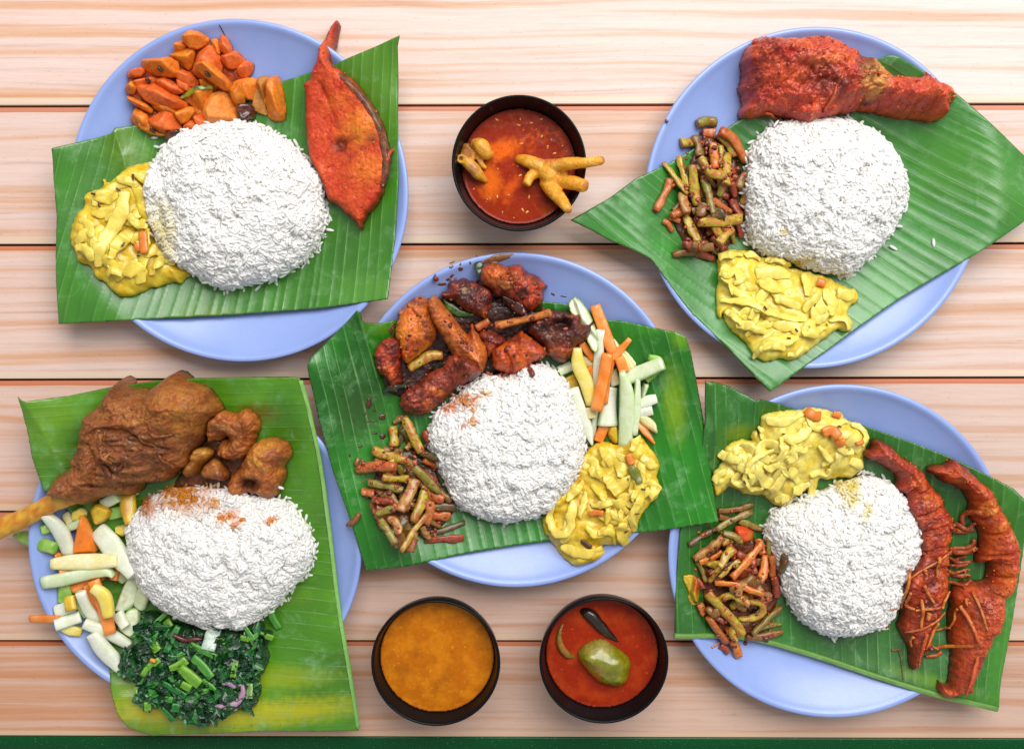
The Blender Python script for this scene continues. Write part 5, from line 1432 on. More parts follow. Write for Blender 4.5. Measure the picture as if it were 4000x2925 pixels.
meat('chicken_piece', 'orange masala chicken lump in the pile between wing and breast cube', 'chicken', 'J', '1050,730 1110,705 1190,712 1245,745 1300,770 1290,830 1200,890 1150,960 1100,880 1085,810', 12, 8, (120, 42, 26), (176, 72, 34), M_fry, rough=(2.2, .14, 4, 'billow'), seed=55, jit=1.2, zref=20, group=G_MC, res=.75, fine=.8)
meat('chicken_piece', 'blackened masala chicken back with a deep hollow, beside the pickled salad', 'chicken', 'J', '1480,690 1530,610 1600,540 1620,495 1665,520 1730,530 1800,540 1880,545 1985,578 1960,640 2000,650 2040,625 2092,632 2070,690 2050,740 2040,790 1990,830 1930,852 1925,900 1880,945 1840,990 1790,1000 1720,970 1680,930 1640,850 1580,790 1530,750', 19, 12, (84, 32, 22), (132, 50, 28), M_fry, rough=(3.0, .1, 4, 'billow'), mixf=(.1, .08, .18), seed=56, jit=1.7, zref=24, group=G_MC, res=.7, fine=.8,
     spots=[(1800, 650, 110, 56, -5, (22, 14, 14), .97), (1650, 700, 110, 90, 10, (50, 24, 20), .85), (1700, 740, 60, 14, 20, (176, 130, 80), .6), (1820, 880, 110, 50, -10, (206, 96, 36), .8), (1700, 880, 60, 50, 0, (206, 100, 40), .7), (1960, 720, 90, 70, 0, (92, 44, 34), .7), (1930, 560, 60, 24, 10, (186, 66, 34), .7)], bumps=[(1800, 650, 100, 52, -5, -13), (1650, 700, 70, 60, 0, -5), (1960, 720, 90, 60, 0, 3)])
meat('chicken_piece', 'bright orange cube of masala chicken breast resting against the rice', 'chicken', 'J', '1190,890 1230,855 1285,828 1340,780 1395,745 1435,708 1480,740 1535,782 1610,838 1640,870 1662,905 1640,945 1580,970 1530,1005 1500,1050 1475,1092 1430,1098 1380,1102 1290,1080 1240,1060 1190,1040 1185,960', 19, 9, (208, 78, 22), (226, 104, 28), M_fry, rough=(1.6, .11, 4, 'ridge'), mixf=(.09, 0, .35), seed=57, jit=.9, zref=24, group=G_MC, res=.7, smooth=1, fine=.6,
     spots=[(1420, 790, 150, 50, -10, (122, 42, 24), .85), (1350, 950, 40, 110, 15, (150, 48, 20), .7), (1460, 990, 30, 80, 0, (232, 116, 36), .7), (1420, 990, 24, 24, 0, (130, 44, 26), .8), (1640, 900, 40, 60, 0, (150, 56, 30), .8), (1540, 880, 60, 40, 20, (160, 52, 26), .6), (1250, 920, 60, 30, -30, (150, 50, 24), .7)], ridges=[('1300,880 1340,980 1350,1060', 36, -3), ('1440,820 1400,960', 40, 2)])
stick('chicken_bone', 'J', '1220,665 1330,640 1450,610 1560,585 1690,550', (84, 70, 60, 64, 74), (7, 6, 5.5, 5.5, 6), two((206, 120, 44), (150, 74, 36), .25, .15), M_fry, 'bare orange bone end lying across the masala chicken pile', 'bone', seed=58, wob=.6, cap=.5, lift=.2, zref=34, n=20, slope=.2)
wing = empty('chicken_wing', (*P1('J', 900, 900, 26), 14), 'bent masala chicken wing in the front of the pile, pointing at the rice', 'chicken', G_MC)
meat('forearm', None, None, 'J', '612,440 640,400 668,392 715,440 760,500 805,560 850,620 900,690 940,740 965,770 985,700 992,640 1010,680 1045,735 1080,800 1115,860 1132,930 1120,1000 1095,1080 1040,1120 980,1120 900,1060 840,960 800,880 770,820 720,720 660,620 630,540', 18, 10, (198, 98, 38), (216, 120, 50), M_fry, rough=(1.4, .1, 4, ''), mixf=(.08, 0, .4), seed=59, jit=.8, zref=30, parent=wing, res=.7, fine=.8,
     spots=[(690, 430, 40, 50, 40, (206, 130, 60), .7), (650, 560, 40, 120, -20, (122, 56, 28), .7), (800, 640, 40, 150, -35, (196, 104, 44), .7), (860, 840, 90, 60, 30, (150, 66, 30), .6), (1060, 960, 70, 120, 10, (214, 118, 44), .7), (990, 690, 30, 60, 10, (132, 56, 38), .7), (940, 900, 40, 110, -30, (120, 50, 26), .6)], ridges=[('690,440 830,640 940,860 1060,980', 60, 3), ('1000,680 1060,860 1080,1000', 44, 2)])
meat('drumette', None, None, 'J', '345,1370 372,1330 365,1290 420,1245 470,1208 540,1150 610,1108 680,1040 745,995 800,935 860,925 920,950 1000,960 1060,1000 1085,1070 1060,1110 1000,1152 940,1190 880,1222 820,1265 760,1312 705,1360 655,1402 600,1440 560,1465 500,1452 430,1450 380,1410', 17, 11, (116, 42, 26), (178, 70, 40), M_fry, rough=(2.4, .11, 4, 'billow'), mixf=(.1, .1, .2), seed=60, jit=1.3, zref=26, parent=wing, res=.7, fine=.8,
     spots=[(760, 1280, 150, 36, -35, (226, 114, 32), .95), (620, 1360, 60, 40, -30, (222, 106, 30), .85), (740, 1130, 150, 60, -40, (168, 74, 50), .6), (430, 1380, 60, 50, 0, (106, 40, 26), .8), (520, 1400, 34, 30, 0, (24, 10, 8), .9), (960, 1060, 80, 30, 10, (196, 84, 34), .7), (900, 1000, 60, 40, 0, (90, 34, 22), .7)], ridges=[('640,1390 760,1300 900,1200', 40, -2)])
meat('onion_scrap', 'glossy dark fried onion sheet on the topmost masala chicken piece', 'onion', 'J', '1255,392 1320,420 1400,455 1460,480 1490,560 1450,582 1400,560 1350,520 1300,470', 4, 4, (84, 40, 34), (60, 26, 24), M_dark, seed=61, jit=.5, zref=32, smooth=2)
stick('curry_leaf', 'J', '738,432 800,500 880,550 1005,570', (20, 84, 80, 16), 2.0, two((44, 84, 22), (90, 120, 30), .2, .2), M_dark, 'glossy green curry leaf tucked beside the chicken wing', 'curry leaf', 'curry leaves', seed=62, flexible=True, lift=1, zref=36, n=18)
stick('curry_leaf', 'J', '1038,40 1055,100 1065,160 1062,208', (10, 76, 84, 20), 1.4, two((38, 62, 26), (52, 76, 30), .2, .1), M_dark, 'dark curry leaf standing at the top rim of the middle plate', 'curry leaf', 'curry leaves', seed=63, flexible=True, lift=1, zref=26, n=14)
stick('curry_leaf', 'J', '222,1250 280,1210 350,1190 435,1195', (14, 70, 60, 14), 1.6, two((34, 50, 26), (56, 70, 34), .2, .1), M_dark, 'blackish curry leaf under the lower edge of the masala chicken', 'curry leaf', 'curry leaves', seed=64, flexible=True, lift=.5, zref=20, n=14)
stick('curry_leaf', 'J', '640,1050 700,1020 760,985', (20, 56, 20), 1.6, one((30, 44, 34)), M_dark, 'wet dark curry leaf showing between bean strip and drumette', 'curry leaf', 'curry leaves', seed=65, flexible=True, lift=1, zref=26, n=10)
stick('bean_piece', 'J', '440,1045 530,985 630,930 730,925', (70, 96, 100, 84), 5, bean_col('y'), M_bean, 'olive and orange bean strip lying between the chicken pieces', 'bean', seed=66, wob=.8, flexible=True, lift=.5, zref=26, n=14, cap=.15)
stick('bean_piece', 'J', '1040,690 1100,650 1150,620', (80, 76, 70), 6, bean_col('o'), M_bean, 'orange coated stub stuck behind the wing tip in the masala chicken', 'bean', seed=67, wob=.6, lift=.3, zref=26, n=8, cap=.2)
def spots(crop, txt, c, lab, mat, th=.7):
    vv, q = [], []
    off = 0
    for x, y, rx, ry, a in (tuple(map(float, s.split(','))) for s in txt.split()):
        p = P1(crop, x, y, 16); k = mmper(crop) * .96
        t = np.linspace(0, 2 * math.pi, 18, endpoint=False); a = math.radians(-a)
        rr = 1 + .3 * pnoise(np.cos(t) * 1.5 + x, np.sin(t) * 1.5 + y, 3)
        u, v = rx * k * np.cos(t) * rr, ry * k * np.sin(t) * rr
        poly = np.stack([p[0] + u * math.cos(a) - v * math.sin(a), p[1] + u * math.sin(a) + v * math.cos(a)], 1)
        V, F, d, h, n = relief(poly, .5, lambda X, Y: hm_at(X, Y) + .05, lambda X, Y, D: dome(D, 1.6, th) + .05)
        vv.append(V); q += [f + off for f in F]; off += len(V)
    V = np.concatenate(vv)
    o = mesh('sauce_spots', V, q, mat, col=np.broadcast_to(lin(*c), (len(V), 3)) * (1 + .3 * fbm(V[:, 0], V[:, 1], .4, 2, 5))[:, None])
    return tag(o, lab, 'sauce spots', kind='stuff')
spots('J', '822,136,22,24,0 905,120,10,14,20 905,162,22,18,10 990,110,8,16,-20 830,222,22,12,-40 800,250,26,14,-20 860,245,12,10,0 740,294,44,16,-8 680,208,14,16,0 1720,382,20,10,30 1815,402,30,6,12 300,700,22,34,0 320,655,14,14,0', (112, 66, 40), 'thin brown gravy splashes on the rim of the middle plate', M_dark, .4)
spots('J', '1230,70,130,34,-14 1300,50,70,14,-10 815,96,28,8,-20', (146, 104, 66), 'brown oil smear on the top rim of the middle plate', M_dark, .35)
spots('K', '505,150,22,48,0 605,262,32,26,0 470,232,14,12,0 545,210,10,10,0 385,282,8,8,0 440,490,16,12,0 500,296,26,7,0 540,300,14,7,0 360,555,9,18,0 550,390,20,10,20 610,420,26,26,0 300,80,10,10,0', (74, 32, 14), 'dark gravy drops on the middle leaf above the beans', M_dark, .9)
stick('fried_seed', 'J', '682,240 700,256', 44, 4, one((110, 44, 40)), M_dark, 'shiny maroon seed among the splashes on the middle plate rim', 'seed', seed=68, cap=.6, n=4, nsec=8)

crumbs('masala_crumbs', 'maroon fried masala crumbs scattered over the chicken pile', 'J', '230,1150 180,900 360,560 520,420 800,340 1080,200 1300,130 1640,330 1600,520 1980,600 1900,900 1600,1000 1200,1060 800,1280 440,1440 360,1300', 210, [(96, 34, 20), (130, 50, 28), (76, 28, 18), (150, 66, 34), (176, 80, 34)], M_fry, .4, 1.5, 5)
R3 = rice('945,945 965,905 1000,880 1030,848 1080,828 1130,830 1160,808 1190,800 1230,815 1255,850 1275,900 1290,950 1293,1000 1275,1050 1245,1095 1210,1130 1150,1143 1110,1150 1060,1140 1010,1112 985,1065 965,1020 948,985', 34,
          'boiled rice mound on the middle plate, speckled with orange sauce', seed=3, stains=[('J', 940, 1330, 90, 50, -20, (222, 140, 60), .9), ('J', 1020, 1310, 26, 20, 0, (222, 120, 30), .95), ('J', 1120, 1260, 40, 30, 0, (230, 170, 80), .8), ('J', 1210, 1090, 130, 34, -8, (224, 130, 60), .9), ('J', 1020, 1500, 40, 24, 0, (226, 150, 40), .8), ('J', 800, 1400, 60, 40, 20, (214, 120, 60), .8), ('J', 1030, 1410, 26, 18, 0, (230, 160, 60), .8), ('J', 940, 1540, 26, 16, 0, (210, 110, 60), .8)])
stick('masala_crumb', 'J', '1510,1050 1540,1110', (60, 36), 4, one((120, 46, 30), .4), M_fry, 'maroon masala crumb on the rice under the breast cube', 'crumb', seed=70, wob=1.2, zref=34, cap=.4, n=6)
meat('bean_sauce', 'thin brown sauce under the bean pile on the middle plate', 'sauce', 'K', '560,700 700,560 850,520 1000,620 1060,800 1150,900 1180,1050 1060,1150 900,1200 720,1180 620,1060 540,900', 3, 6, (96, 50, 18), (60, 34, 16), M_curry, rough=(.8, .2, 3, ''), seed=71)
beans('the middle plate beans', 'K', B3, 'bean pieces on the middle plate', lambda x, y: 'rice side' if x > 1670 else ('rim side' if x < 1480 else 'mid pile'), 3)
crumbs('masala_paste', 'red masala paste clinging to the beans on the middle plate', 'K', '420,620 560,480 700,320 820,260 960,400 1040,600 1080,880 1220,1180 1000,1260 760,1300 600,1160 470,900'  , 130, BEAN_COL, M_bean, .5, 1.7, 4)
stick('fried_nut', 'K', '345,1112 385,1085 420,1050 438,1018', (36, 52, 50, 46), 4.5, one((140, 84, 40), .2), M_bean, 'curved brown peanut lying on the leaf edge over the gap between plates', 'peanut', seed=72, wob=.2, cap=.7, n=10, flexible=True)

# ------------------------------------------------------------------ pickled salad
SC = {'c': ((226, 234, 200), (208, 226, 172)), 'w': ((236, 238, 220), (224, 230, 200)), 'g': ((160, 196, 96), (116, 170, 52)), 'k': ((244, 134, 36), (248, 160, 80)), 'p': ((238, 214, 90), (242, 226, 140)), 'q': ((226, 190, 50), (206, 150, 30)), 'v': ((240, 228, 160), (244, 238, 196))}
SN = {'c': 'pale green cucumber', 'w': 'white cucumber', 'g': 'green skinned cucumber', 'k': 'orange carrot', 'p': 'yellow pineapple', 'q': 'amber pineapple', 'v': 'cream pineapple'}
def veg_col(k):
    a1, a2 = SC[k]
    def f(V, t, a, s):
        n = fbm(V[:, 0], V[:, 1], .12, 3, s)
        c = mixc(np.broadcast_to(lin(*a1), (len(V), 3)), lin(*a2), sstep(-.25, .35, n))
        if k in 'cw':
            c = mixc(c, lin(150, 190, 90), .7 * sstep(.72, .98, np.cos(a)))
        return c
    return f
def salad(crop, txt, pile, group, seed):
    L = []
    for ln in txt.split('\n'):
        kind, pts, w, lay, c = ln.split('|'); L.append((kind, pts, w, int(lay), c))
    order = sorted(range(len(L)), key=lambda i: src(crop, L[i][1])[:, 1].mean()); rank = {j: i for i, j in enumerate(order)}
    for i in sorted(range(len(L)), key=lambda i: L[i][3]):
        kind, pts, w, lay, c = L[i]
        n = SN[c]; nm = n.split()[-1]; q = src(crop, pts)
        lab = f'{n} {"slice" if kind == "p" else "stick"}, {ordinal(rank[i])} from top of {pile}'
        if kind == 'p':
            facet(nm + '_slice', lab, nm, crop, pts, float(w), SC[c][0], M_veg, group, seed=seed * 50 + i, steep=(1.5, 4), tilt=.12, jit=.15, zref=20, slope=.45, edge=SC[c][1] if c not in 'cwg' else (150, 190, 90))
        else:
            W = [1.2 * float(v) for v in w.split(',')]
            h = min(7.5, max(W) * mmper(crop) * .62)
            bent = len(q) > 2
            ln_ = np.hypot(*np.diff(q, axis=0).T).sum()
            qq_ = nums(pts); e0, e1 = (qq_[0] - qq_[1]) * (.06 if bent else .04), (qq_[-1] - qq_[-2]) * (.06 if bent else .04); qq_[0] += e0; qq_[-1] += e1
            pts = ' '.join('%.0f,%.0f' % tuple(v) for v in qq_)
            stick(nm + '_stick', crop, pts, W, h, veg_col(c), M_veg, lab, nm, group, power=3.4 if c == 'k' else 2.8, cap=.06 if c == 'k' else .1, wob=.25, seed=seed * 50 + i, flexible=False, n=14, zref=22, slope=.35, pct=68, nsec=16,
                  roll=np.random.default_rng(seed * 9 + i).uniform(-.35, .35))
SAL3 = '''p|620,38 690,80 760,170 810,280 850,420 835,565 760,500 690,290 560,150|6|0|c
s|480,775 600,720|90|0|c
s|700,650 820,710|90|0|v
s|700,490 760,570 820,650|64,70,60|1|k
p|1010,430 1080,520 1170,600 1240,700 1200,745 1120,765 1060,640|7|0|v
s|880,370 860,700 850,1000 820,1420|80,90,80,50|1|w
s|760,740 815,820|70|0|k
s|590,830 650,940 740,1130|110,100,60|1|q
s|650,540 660,700 740,880 800,1080|70,120,120,110|2|p
s|610,950 680,1150 760,1360 805,1500|100,110,100,20|3|w
s|780,1130 800,1230|80|1|v
s|1350,620 1440,640 1470,690 1430,760 1340,850|50,60,60,60,50|1|g
p|960,1320 1060,1310 1068,1480 1012,1492 958,1420|6|1|q
s|935,1310 870,1470|90,84|1|k
s|1120,845 1300,760 1470,680|120,130,110|2|c
p|1285,880 1372,888 1320,1030 1262,1090|6|1|c
s|1265,1100 1350,1060 1430,1035|80,100,80|1|w
s|1255,1180 1390,1150|84|1|w
p|1255,1205 1340,1205 1425,1268 1442,1385 1350,1335 1262,1265|6|1|v
s|1250,1280 1330,1370 1412,1480|50,64,12|2|k
s|1000,760 1040,900|90|1|v
s|830,120 880,260 940,420 1000,570|90,100,104,90|3|k
s|1060,630 1110,760|84|2|k
s|1000,940 970,1100 960,1300|90,130,180|2|w
s|1240,845 1240,1100 1220,1380|40,70,54|3|c
s|1165,445 1060,570 980,660 940,860 925,1070|40,70,84,70,50|4|k
s|940,600 900,850 840,1130|96,100,104|4|k
s|1085,770 1130,950 1145,1200 1130,1510|50,120,140,120|4|c'''
salad('L', SAL3, 'the middle plate salad', 'pickled salad pieces on the middle plate', 3)
cabbage('golden cabbage curry hanging over the lower rim of the middle plate', 'M',
        '900,255 960,225 1050,200 1120,225 1200,240 1290,185 1385,140 1415,170 1430,205 1500,280 1540,360 1558,432 1522,515 1545,560 1556,640 1545,690 1500,742 1445,765 1440,805 1380,862 1350,940 1340,1000 1330,1090 1312,1160 1240,1222 1150,1180 1130,1205 1110,1180 1050,1185 985,1190 1030,1250 1015,1300 980,1332 920,1365 860,1365 785,1405 735,1390 700,1360 640,1320 592,1280 560,1215 510,1170 480,1130 450,1085 435,1030 432,940 470,925 520,920 515,860 530,805 580,740 625,695 720,620 760,540 800,440 835,350',
        13, (216, 174, 28), (232, 202, 66),
        [('520,850 500,980 560,1080 640,1080 700,1000 680,890', (60, 100, 120, 100, 110, 70), .3), ('900,460 960,520 1000,480', (80, 110, 70)), ('1010,260 1060,340 1100,420', (70, 140, 60), .2), ('1290,280 1340,200 1390,150', (70, 110, 50)), ('1030,520 1090,590 1160,680', (70, 150, 110), .2), ('1400,330 1480,400 1540,430', (90, 130, 60)), ('1320,640 1300,700 1295,760', (90, 60, 20), .3),
         ('660,760 740,690 830,590', (60, 110, 60), .3), ('780,930 820,820 850,700', (60, 90, 50), .3), ('960,1060 1050,1040 1130,1100 1130,1190', (70, 130, 90, 30), .2), ('1200,950 1190,1060 1240,1180', (90, 160, 110), .2), ('1340,760 1290,900 1320,1060', (80, 110, 60)), ('1440,560 1520,620 1480,720', (100, 130, 80)), ('900,800 1000,790 1090,760', (60, 90, 60), .3), ('1080,850 1150,900 1200,840', (60, 90, 60)), ('1150,320 1230,360 1300,340', (60, 100, 60)), ('620,1230 760,1270 880,1270 1000,1230', (90, 130, 120, 70))],
        carrots=[('1260,310 1300,400', 70), ('880,890 950,870 1010,870', 60)], seeds=[(1395, 625, 34, 10), (1330, 855, 34, 0), (1272, 735, 30, 40), (1235, 1040, 34, -25), (1098, 808, 22, 0), (850, 1180, 90, 35), (1255, 540, 20, 80)],
        leaves=[('1270,430 1320,480 1360,570', (60, 110, 60))], seed=3, R=24)
# ================================================================== lamb shank plate
G_ML = 'pieces of brown mutton curry'
meat('mutton_sauce', 'brown mutton gravy pooled on the leaf between the meat pieces', 'sauce', 'N', '1250,950 1350,800 1450,640 1560,560 1700,700 1850,640 1950,620 2050,700 2060,900 1960,1040 1700,1000 1500,960 1300,980', 2.5, 5, (84, 44, 16), (120, 62, 20), M_curry, rough=(.6, .2, 3, ''), seed=80)
shank = empty('lamb_shank', (*P1('N', 900, 650, 20), 10), 'big brown lamb shank in gravy with a long bare yellow bone past the plate', 'lamb shank')
meat('meat', None, None, 'N', '822,250 845,200 858,150 895,155 940,172 965,210 1020,222 1080,218 1120,240 1150,205 1190,165 1240,110 1290,118 1350,128 1390,165 1440,185 1505,198 1545,220 1572,252 1600,310 1640,365 1620,410 1570,450 1530,500 1502,545 1480,600 1440,650 1400,690 1385,740 1375,790 1330,815 1285,835 1240,880 1222,910 1150,915 1080,925 1020,935 985,1005 920,1020 850,1015 770,1020 700,1042 660,1070 620,1082 560,1055 480,1010 400,985 418,930 445,890 470,850 520,815 560,788 556,740 580,690 620,625 625,560 642,500 655,450 682,405 730,360 782,325 800,285',
     34, 24, (140, 78, 32), (168, 98, 40), M_mutton, rough=(4.2, .06, 5, 'ridge'), mixf=(.07, 0, .3), parent=shank, seed=81, jit=1.2, zref=26, res=.75, fine=1.0,
     spots=[(1350, 340, 200, 160, 0, (186, 112, 36), .85), (1420, 450, 110, 90, 20, (196, 128, 40), .7), (1100, 430, 140, 30, 20, (186, 112, 46), .7), (1050, 620, 200, 120, 20, (126, 66, 38), .6), (1090, 580, 70, 40, 20, (152, 110, 70), .6), (1270, 640, 60, 40, 10, (70, 36, 16), .8), (950, 760, 120, 40, 30, (60, 30, 12), .7), (1000, 870, 180, 60, 5, (84, 42, 14), .7), (880, 200, 50, 50, 0, (106, 66, 26), .7), (1050, 250, 80, 30, 20, (150, 96, 40), .6),
            (700, 560, 60, 130, 20, (132, 76, 26), .6), (520, 880, 90, 70, -20, (140, 78, 26), .7), (1480, 620, 60, 60, 0, (60, 30, 12), .7), (1250, 470, 60, 26, 10, (110, 54, 20), .7), (1400, 230, 80, 40, 10, (190, 122, 50), .7), (960, 830, 160, 30, 15, (170, 104, 48), .75), (1130, 870, 110, 30, 10, (176, 112, 50), .75), (1180, 740, 40, 90, 20, (112, 74, 40), .5)],
     bumps=[(1300, 380, 260, 200, 0, 7), (1000, 650, 260, 180, 25, 6), (1250, 560, 130, 40, 25, -5), (880, 230, 60, 60, 0, 5), (1080, 290, 110, 60, 10, -3), (850, 780, 60, 200, 25, -3), (1180, 740, 60, 100, 10, -3), (1420, 460, 60, 70, 30, -4)],
     ridges=[('820,790 960,870 1070,900', 40, 3.5), ('940,780 1050,800 1160,780', 36, 3), ('1000,860 1100,880 1220,905', 36, 3), ('700,420 850,460 1000,440 1120,450', 40, 3), ('900,480 1050,500 1200,620 1300,640', 36, -3.5), ('760,600 800,760 740,900', 40, -3), ('650,620 720,520 840,460', 30, 2), ('1130,250 1250,330 1400,330', 40, 2.5), ('700,900 900,930 1000,920', 30, -3)])
gr = np.random.default_rng(82)
for i in range(20):
    x, y = gr.normal(1000, 190), gr.normal(690, 150)
    if ((x - 1000) / 330) ** 2 + ((y - 680) / 270) ** 2 > 1 or y > 960 - .15 * abs(x - 900): continue
    a = math.radians(gr.normal(24, 34)); L_ = gr.uniform(28, 70); dx, dy = math.cos(a) * L_, math.sin(a) * L_; o_ = gr.normal(0, 12)
    w_ = gr.uniform(16, 44)
    stick('meat_shred', 'N', f'{x-dx:.0f},{y-dy:.0f} {x+o_:.0f},{y-o_:.0f} {x+dx:.0f},{y+dy:.0f}', (w_ * .3, w_, w_ * 1.1, w_ * .4), (1.2, 2.6, 2.6, 1.0), two([(140, 78, 34), (168, 100, 46), (116, 60, 24), (184, 118, 60)][i % 4], (96, 48, 18), .25, .2), M_mutton,
          parent=shank, power=2, cap=.3, wob=1.4, seed=300 + i, flexible=True, lift=-.7 if i % 3 else .1, n=16, nsec=8, roll=list(gr.normal(0, .4, 3)), zref=46)
def bone_c(V, t, a, s):
    c = mixc(np.broadcast_to(lin(222, 166, 52), (len(V), 3)), lin(202, 122, 22), sstep(-.1, .35, fbm(V[:, 0], V[:, 1], .12, 3, 5)))
    return mixc(c, lin(150, 84, 20), .7 * sstep(.2, .5, fbm(V[:, 0], V[:, 1], .25, 3, 15)))
stick('bone', 'N', '-90,1295 0,1248 200,1160 400,1055 560,985', (150, 152, 136, 140, 170), (14, 14, 13, 13, 14), bone_c, M_cab, parent=shank, power=2.1, cap=.4, wob=.8, seed=82, z=[26, 26, 27, 28, 26], n=26, nsec=18, zref=28)
meat('mutton_piece', 'knobbly orange brown mutton piece beside the shank, on the upper leaf', 'mutton', 'N', '1558,480 1590,440 1632,398 1665,378 1700,390 1740,412 1790,380 1838,368 1870,395 1895,410 1912,450 1916,490 1895,545 1872,600 1862,640 1850,685 1820,715 1790,742 1745,745 1700,752 1640,735 1588,720 1590,690 1605,640 1640,600 1690,580 1640,590 1580,610 1528,612 1540,560', 17, 11, (156, 84, 34), (192, 110, 42), M_mutton, fine=.8, rough=(3.0, .1, 4, 'billow'), mixf=(.08, 0, .35), seed=83, jit=1.0, zref=20, group=G_ML,
     spots=[(1640, 500, 70, 40, -20, (110, 60, 26), .7), (1800, 420, 80, 40, 0, (190, 104, 36), .7), (1740, 640, 60, 60, 20, (166, 96, 44), .6), (1690, 490, 60, 14, -10, (180, 150, 80), .5)], bumps=[(1640, 610, 60, 40, 0, -7)])
meat('mutton_piece', 'small folded mutton scrap with a yellow side, by the shank tip', 'mutton', 'N', '1340,842 1380,790 1405,765 1430,700 1452,658 1520,652 1572,688 1545,730 1500,762 1460,820 1430,862 1370,882', 12, 7, (150, 86, 24), (186, 124, 42), M_curry, rough=(1.6, .12, 4, ''), seed=84, zref=18, group=G_ML, spots=[(1500, 690, 50, 50, 0, (202, 146, 50), .8), (1400, 840, 50, 30, 0, (130, 60, 20), .7)])
meat('mutton_piece', 'small brown mutton cube touching the sauce stained rice', 'mutton', 'N', '1468,852 1500,800 1540,762 1592,738 1640,800 1672,848 1665,910 1610,905 1560,892 1510,890', 12, 7, (128, 64, 26), (156, 88, 34), M_curry, rough=(1.5, .12, 4, ''), seed=85, zref=18, group=G_ML, spots=[(1600, 790, 40, 50, 0, (190, 124, 50), .7)])
meat('mutton_piece', 'mutton ring with a hollow bone facing the rice', 'mutton', 'N', '1655,965 1672,920 1692,878 1720,855 1742,838 1790,760 1832,688 1870,640 1905,608 1960,592 2035,588 2065,605 2112,620 2128,660 2145,705 2110,750 2072,792 2085,850 2078,895 2050,950 2030,1000 2000,1030 1962,1052 1920,1030 1880,1012 1830,1000 1780,1002 1765,1030 1740,1062 1705,1040 1680,1022', 22, 11, (172, 92, 36), (198, 116, 44), M_mutton, fine=.7, rough=(2.4, .09, 4, 'billow'), mixf=(.07, 0, .35), seed=86, jit=.8, zref=24, group=G_ML,
     spots=[(1920, 680, 70, 110, 25, (226, 156, 58), .95), (1990, 620, 60, 30, 0, (220, 150, 50), .8), (1835, 920, 92, 52, 5, (46, 18, 8), .98), (2050, 720, 80, 60, 20, (130, 66, 34), .75), (1720, 900, 50, 50, 0, (196, 110, 40), .6), (1960, 960, 70, 50, 0, (132, 66, 28), .7)], bumps=[(1835, 920, 88, 50, 5, -15), (1930, 690, 90, 120, 25, 3)])
R4 = rice('300,1128 335,1095 372,1078 420,1072 470,1076 520,1082 560,1092 600,1092 640,1108 668,1140 690,1165 698,1215 682,1255 655,1288 625,1322 592,1350 545,1385 510,1380 460,1378 410,1366 360,1340 325,1310 300,1272 285,1212 284,1160', 34,
          'boiled rice mound on the lamb shank plate, stained orange along its top', seed=4, stains=[('N', 1260, 1000, 230, 90, -18, (206, 130, 40), .97), ('N', 1050, 1110, 90, 50, -20, (206, 120, 36), .9), ('N', 1560, 1070, 34, 26, 0, (226, 150, 40), .9), ('N', 1680, 1160, 70, 36, 15, (226, 140, 50), .85), ('N', 1760, 1200, 40, 20, 30, (222, 130, 40), .9), ('N', 1990, 1190, 36, 22, 0, (226, 140, 40), .9), ('N', 1400, 930, 160, 50, -10, (206, 140, 60), .9)])
stray_grains([('N', 990, 1000, -20, 'yellowed stray rice grain under the lamb shank'), ('N', 2085, 925, 20, 'stray rice grain on the leaf next to the hollow mutton bone')])
SAL4 = '''s|258,880 300,930 350,985|24,44,50|0|k
s|340,350 430,320|70|0|g
p|580,205 650,168 692,230 640,290 575,290|7|0|p
s|800,160 930,90|80|0|c
s|845,245 965,215|84|0|g
s|990,90 1010,190 1035,300|110,110,60|1|q
p|700,200 760,138 882,188 862,262 772,322 715,290|8|1|q
s|500,240 550,300|70|0|v
s|535,340 645,300|60|0|c
p|885,340 1035,328 1022,392 960,432 890,400|6|0|p
s|75,425 150,430 300,470 440,495|36,90,104,80|1|g
s|510,800 520,930|96|0|g
s|490,640 560,720|90|0|g
s|920,760 1030,690|110|1|c
s|680,860 760,950|90|0|c
s|620,880 700,1040|110,100|0|c
p|1042,700 1102,762 1085,940 1000,1022 890,1012 955,850|6|1|c
s|1150,850 1090,990|96|0|c
p|1095,1000 1105,1140 1080,1242 1010,1210 930,1150 1000,1020|5|0|c
s|470,1005 600,950|96,90|1|w
s|490,1090 650,1045|84|1|w
s|520,1115 580,1150 645,1175|60,84,60|0|p
s|240,1075 370,1060 500,1050|50,54,54|2|k
s|590,870 620,960|76|1|q
s|345,180 420,250 490,370 535,560|16,80,116,100|2|w
p|660,222 705,300 740,430 758,550 568,565 590,440 622,320|8|2|k
s|760,380 880,490 980,590 1085,700|130,160,140,80|2|w
p|420,545 470,535 500,600 440,640|8|2|k
s|490,690 610,685|70|1|k
s|915,640 900,760|60|1|k
s|575,830 690,770 800,735|84,96,70|2|k
s|725,790 760,900 800,1010|84,96,70|2|k
s|690,830 720,960 780,1070 850,1150|70,80,84,50|2|w
s|935,1040 1010,1130|90,70|2|w
s|720,1080 830,1140 940,1220 1035,1295|70,90,84,60|3|w
s|790,1160 850,1270 930,1370 1010,1490|90,120,120,16|3|w
s|780,750 840,900 910,1150|80,84,80|3|k
s|805,780 890,850 925,1000|70,100,76|4|p
s|440,620 600,605 760,600 950,590|80,110,116,90|3|v
s|370,765 520,740 700,700 860,680 920,715|90,96,90,74,20|4|c'''
salad('O', SAL4, 'the shank plate salad', 'pickled salad pieces beside the lamb shank', 4)

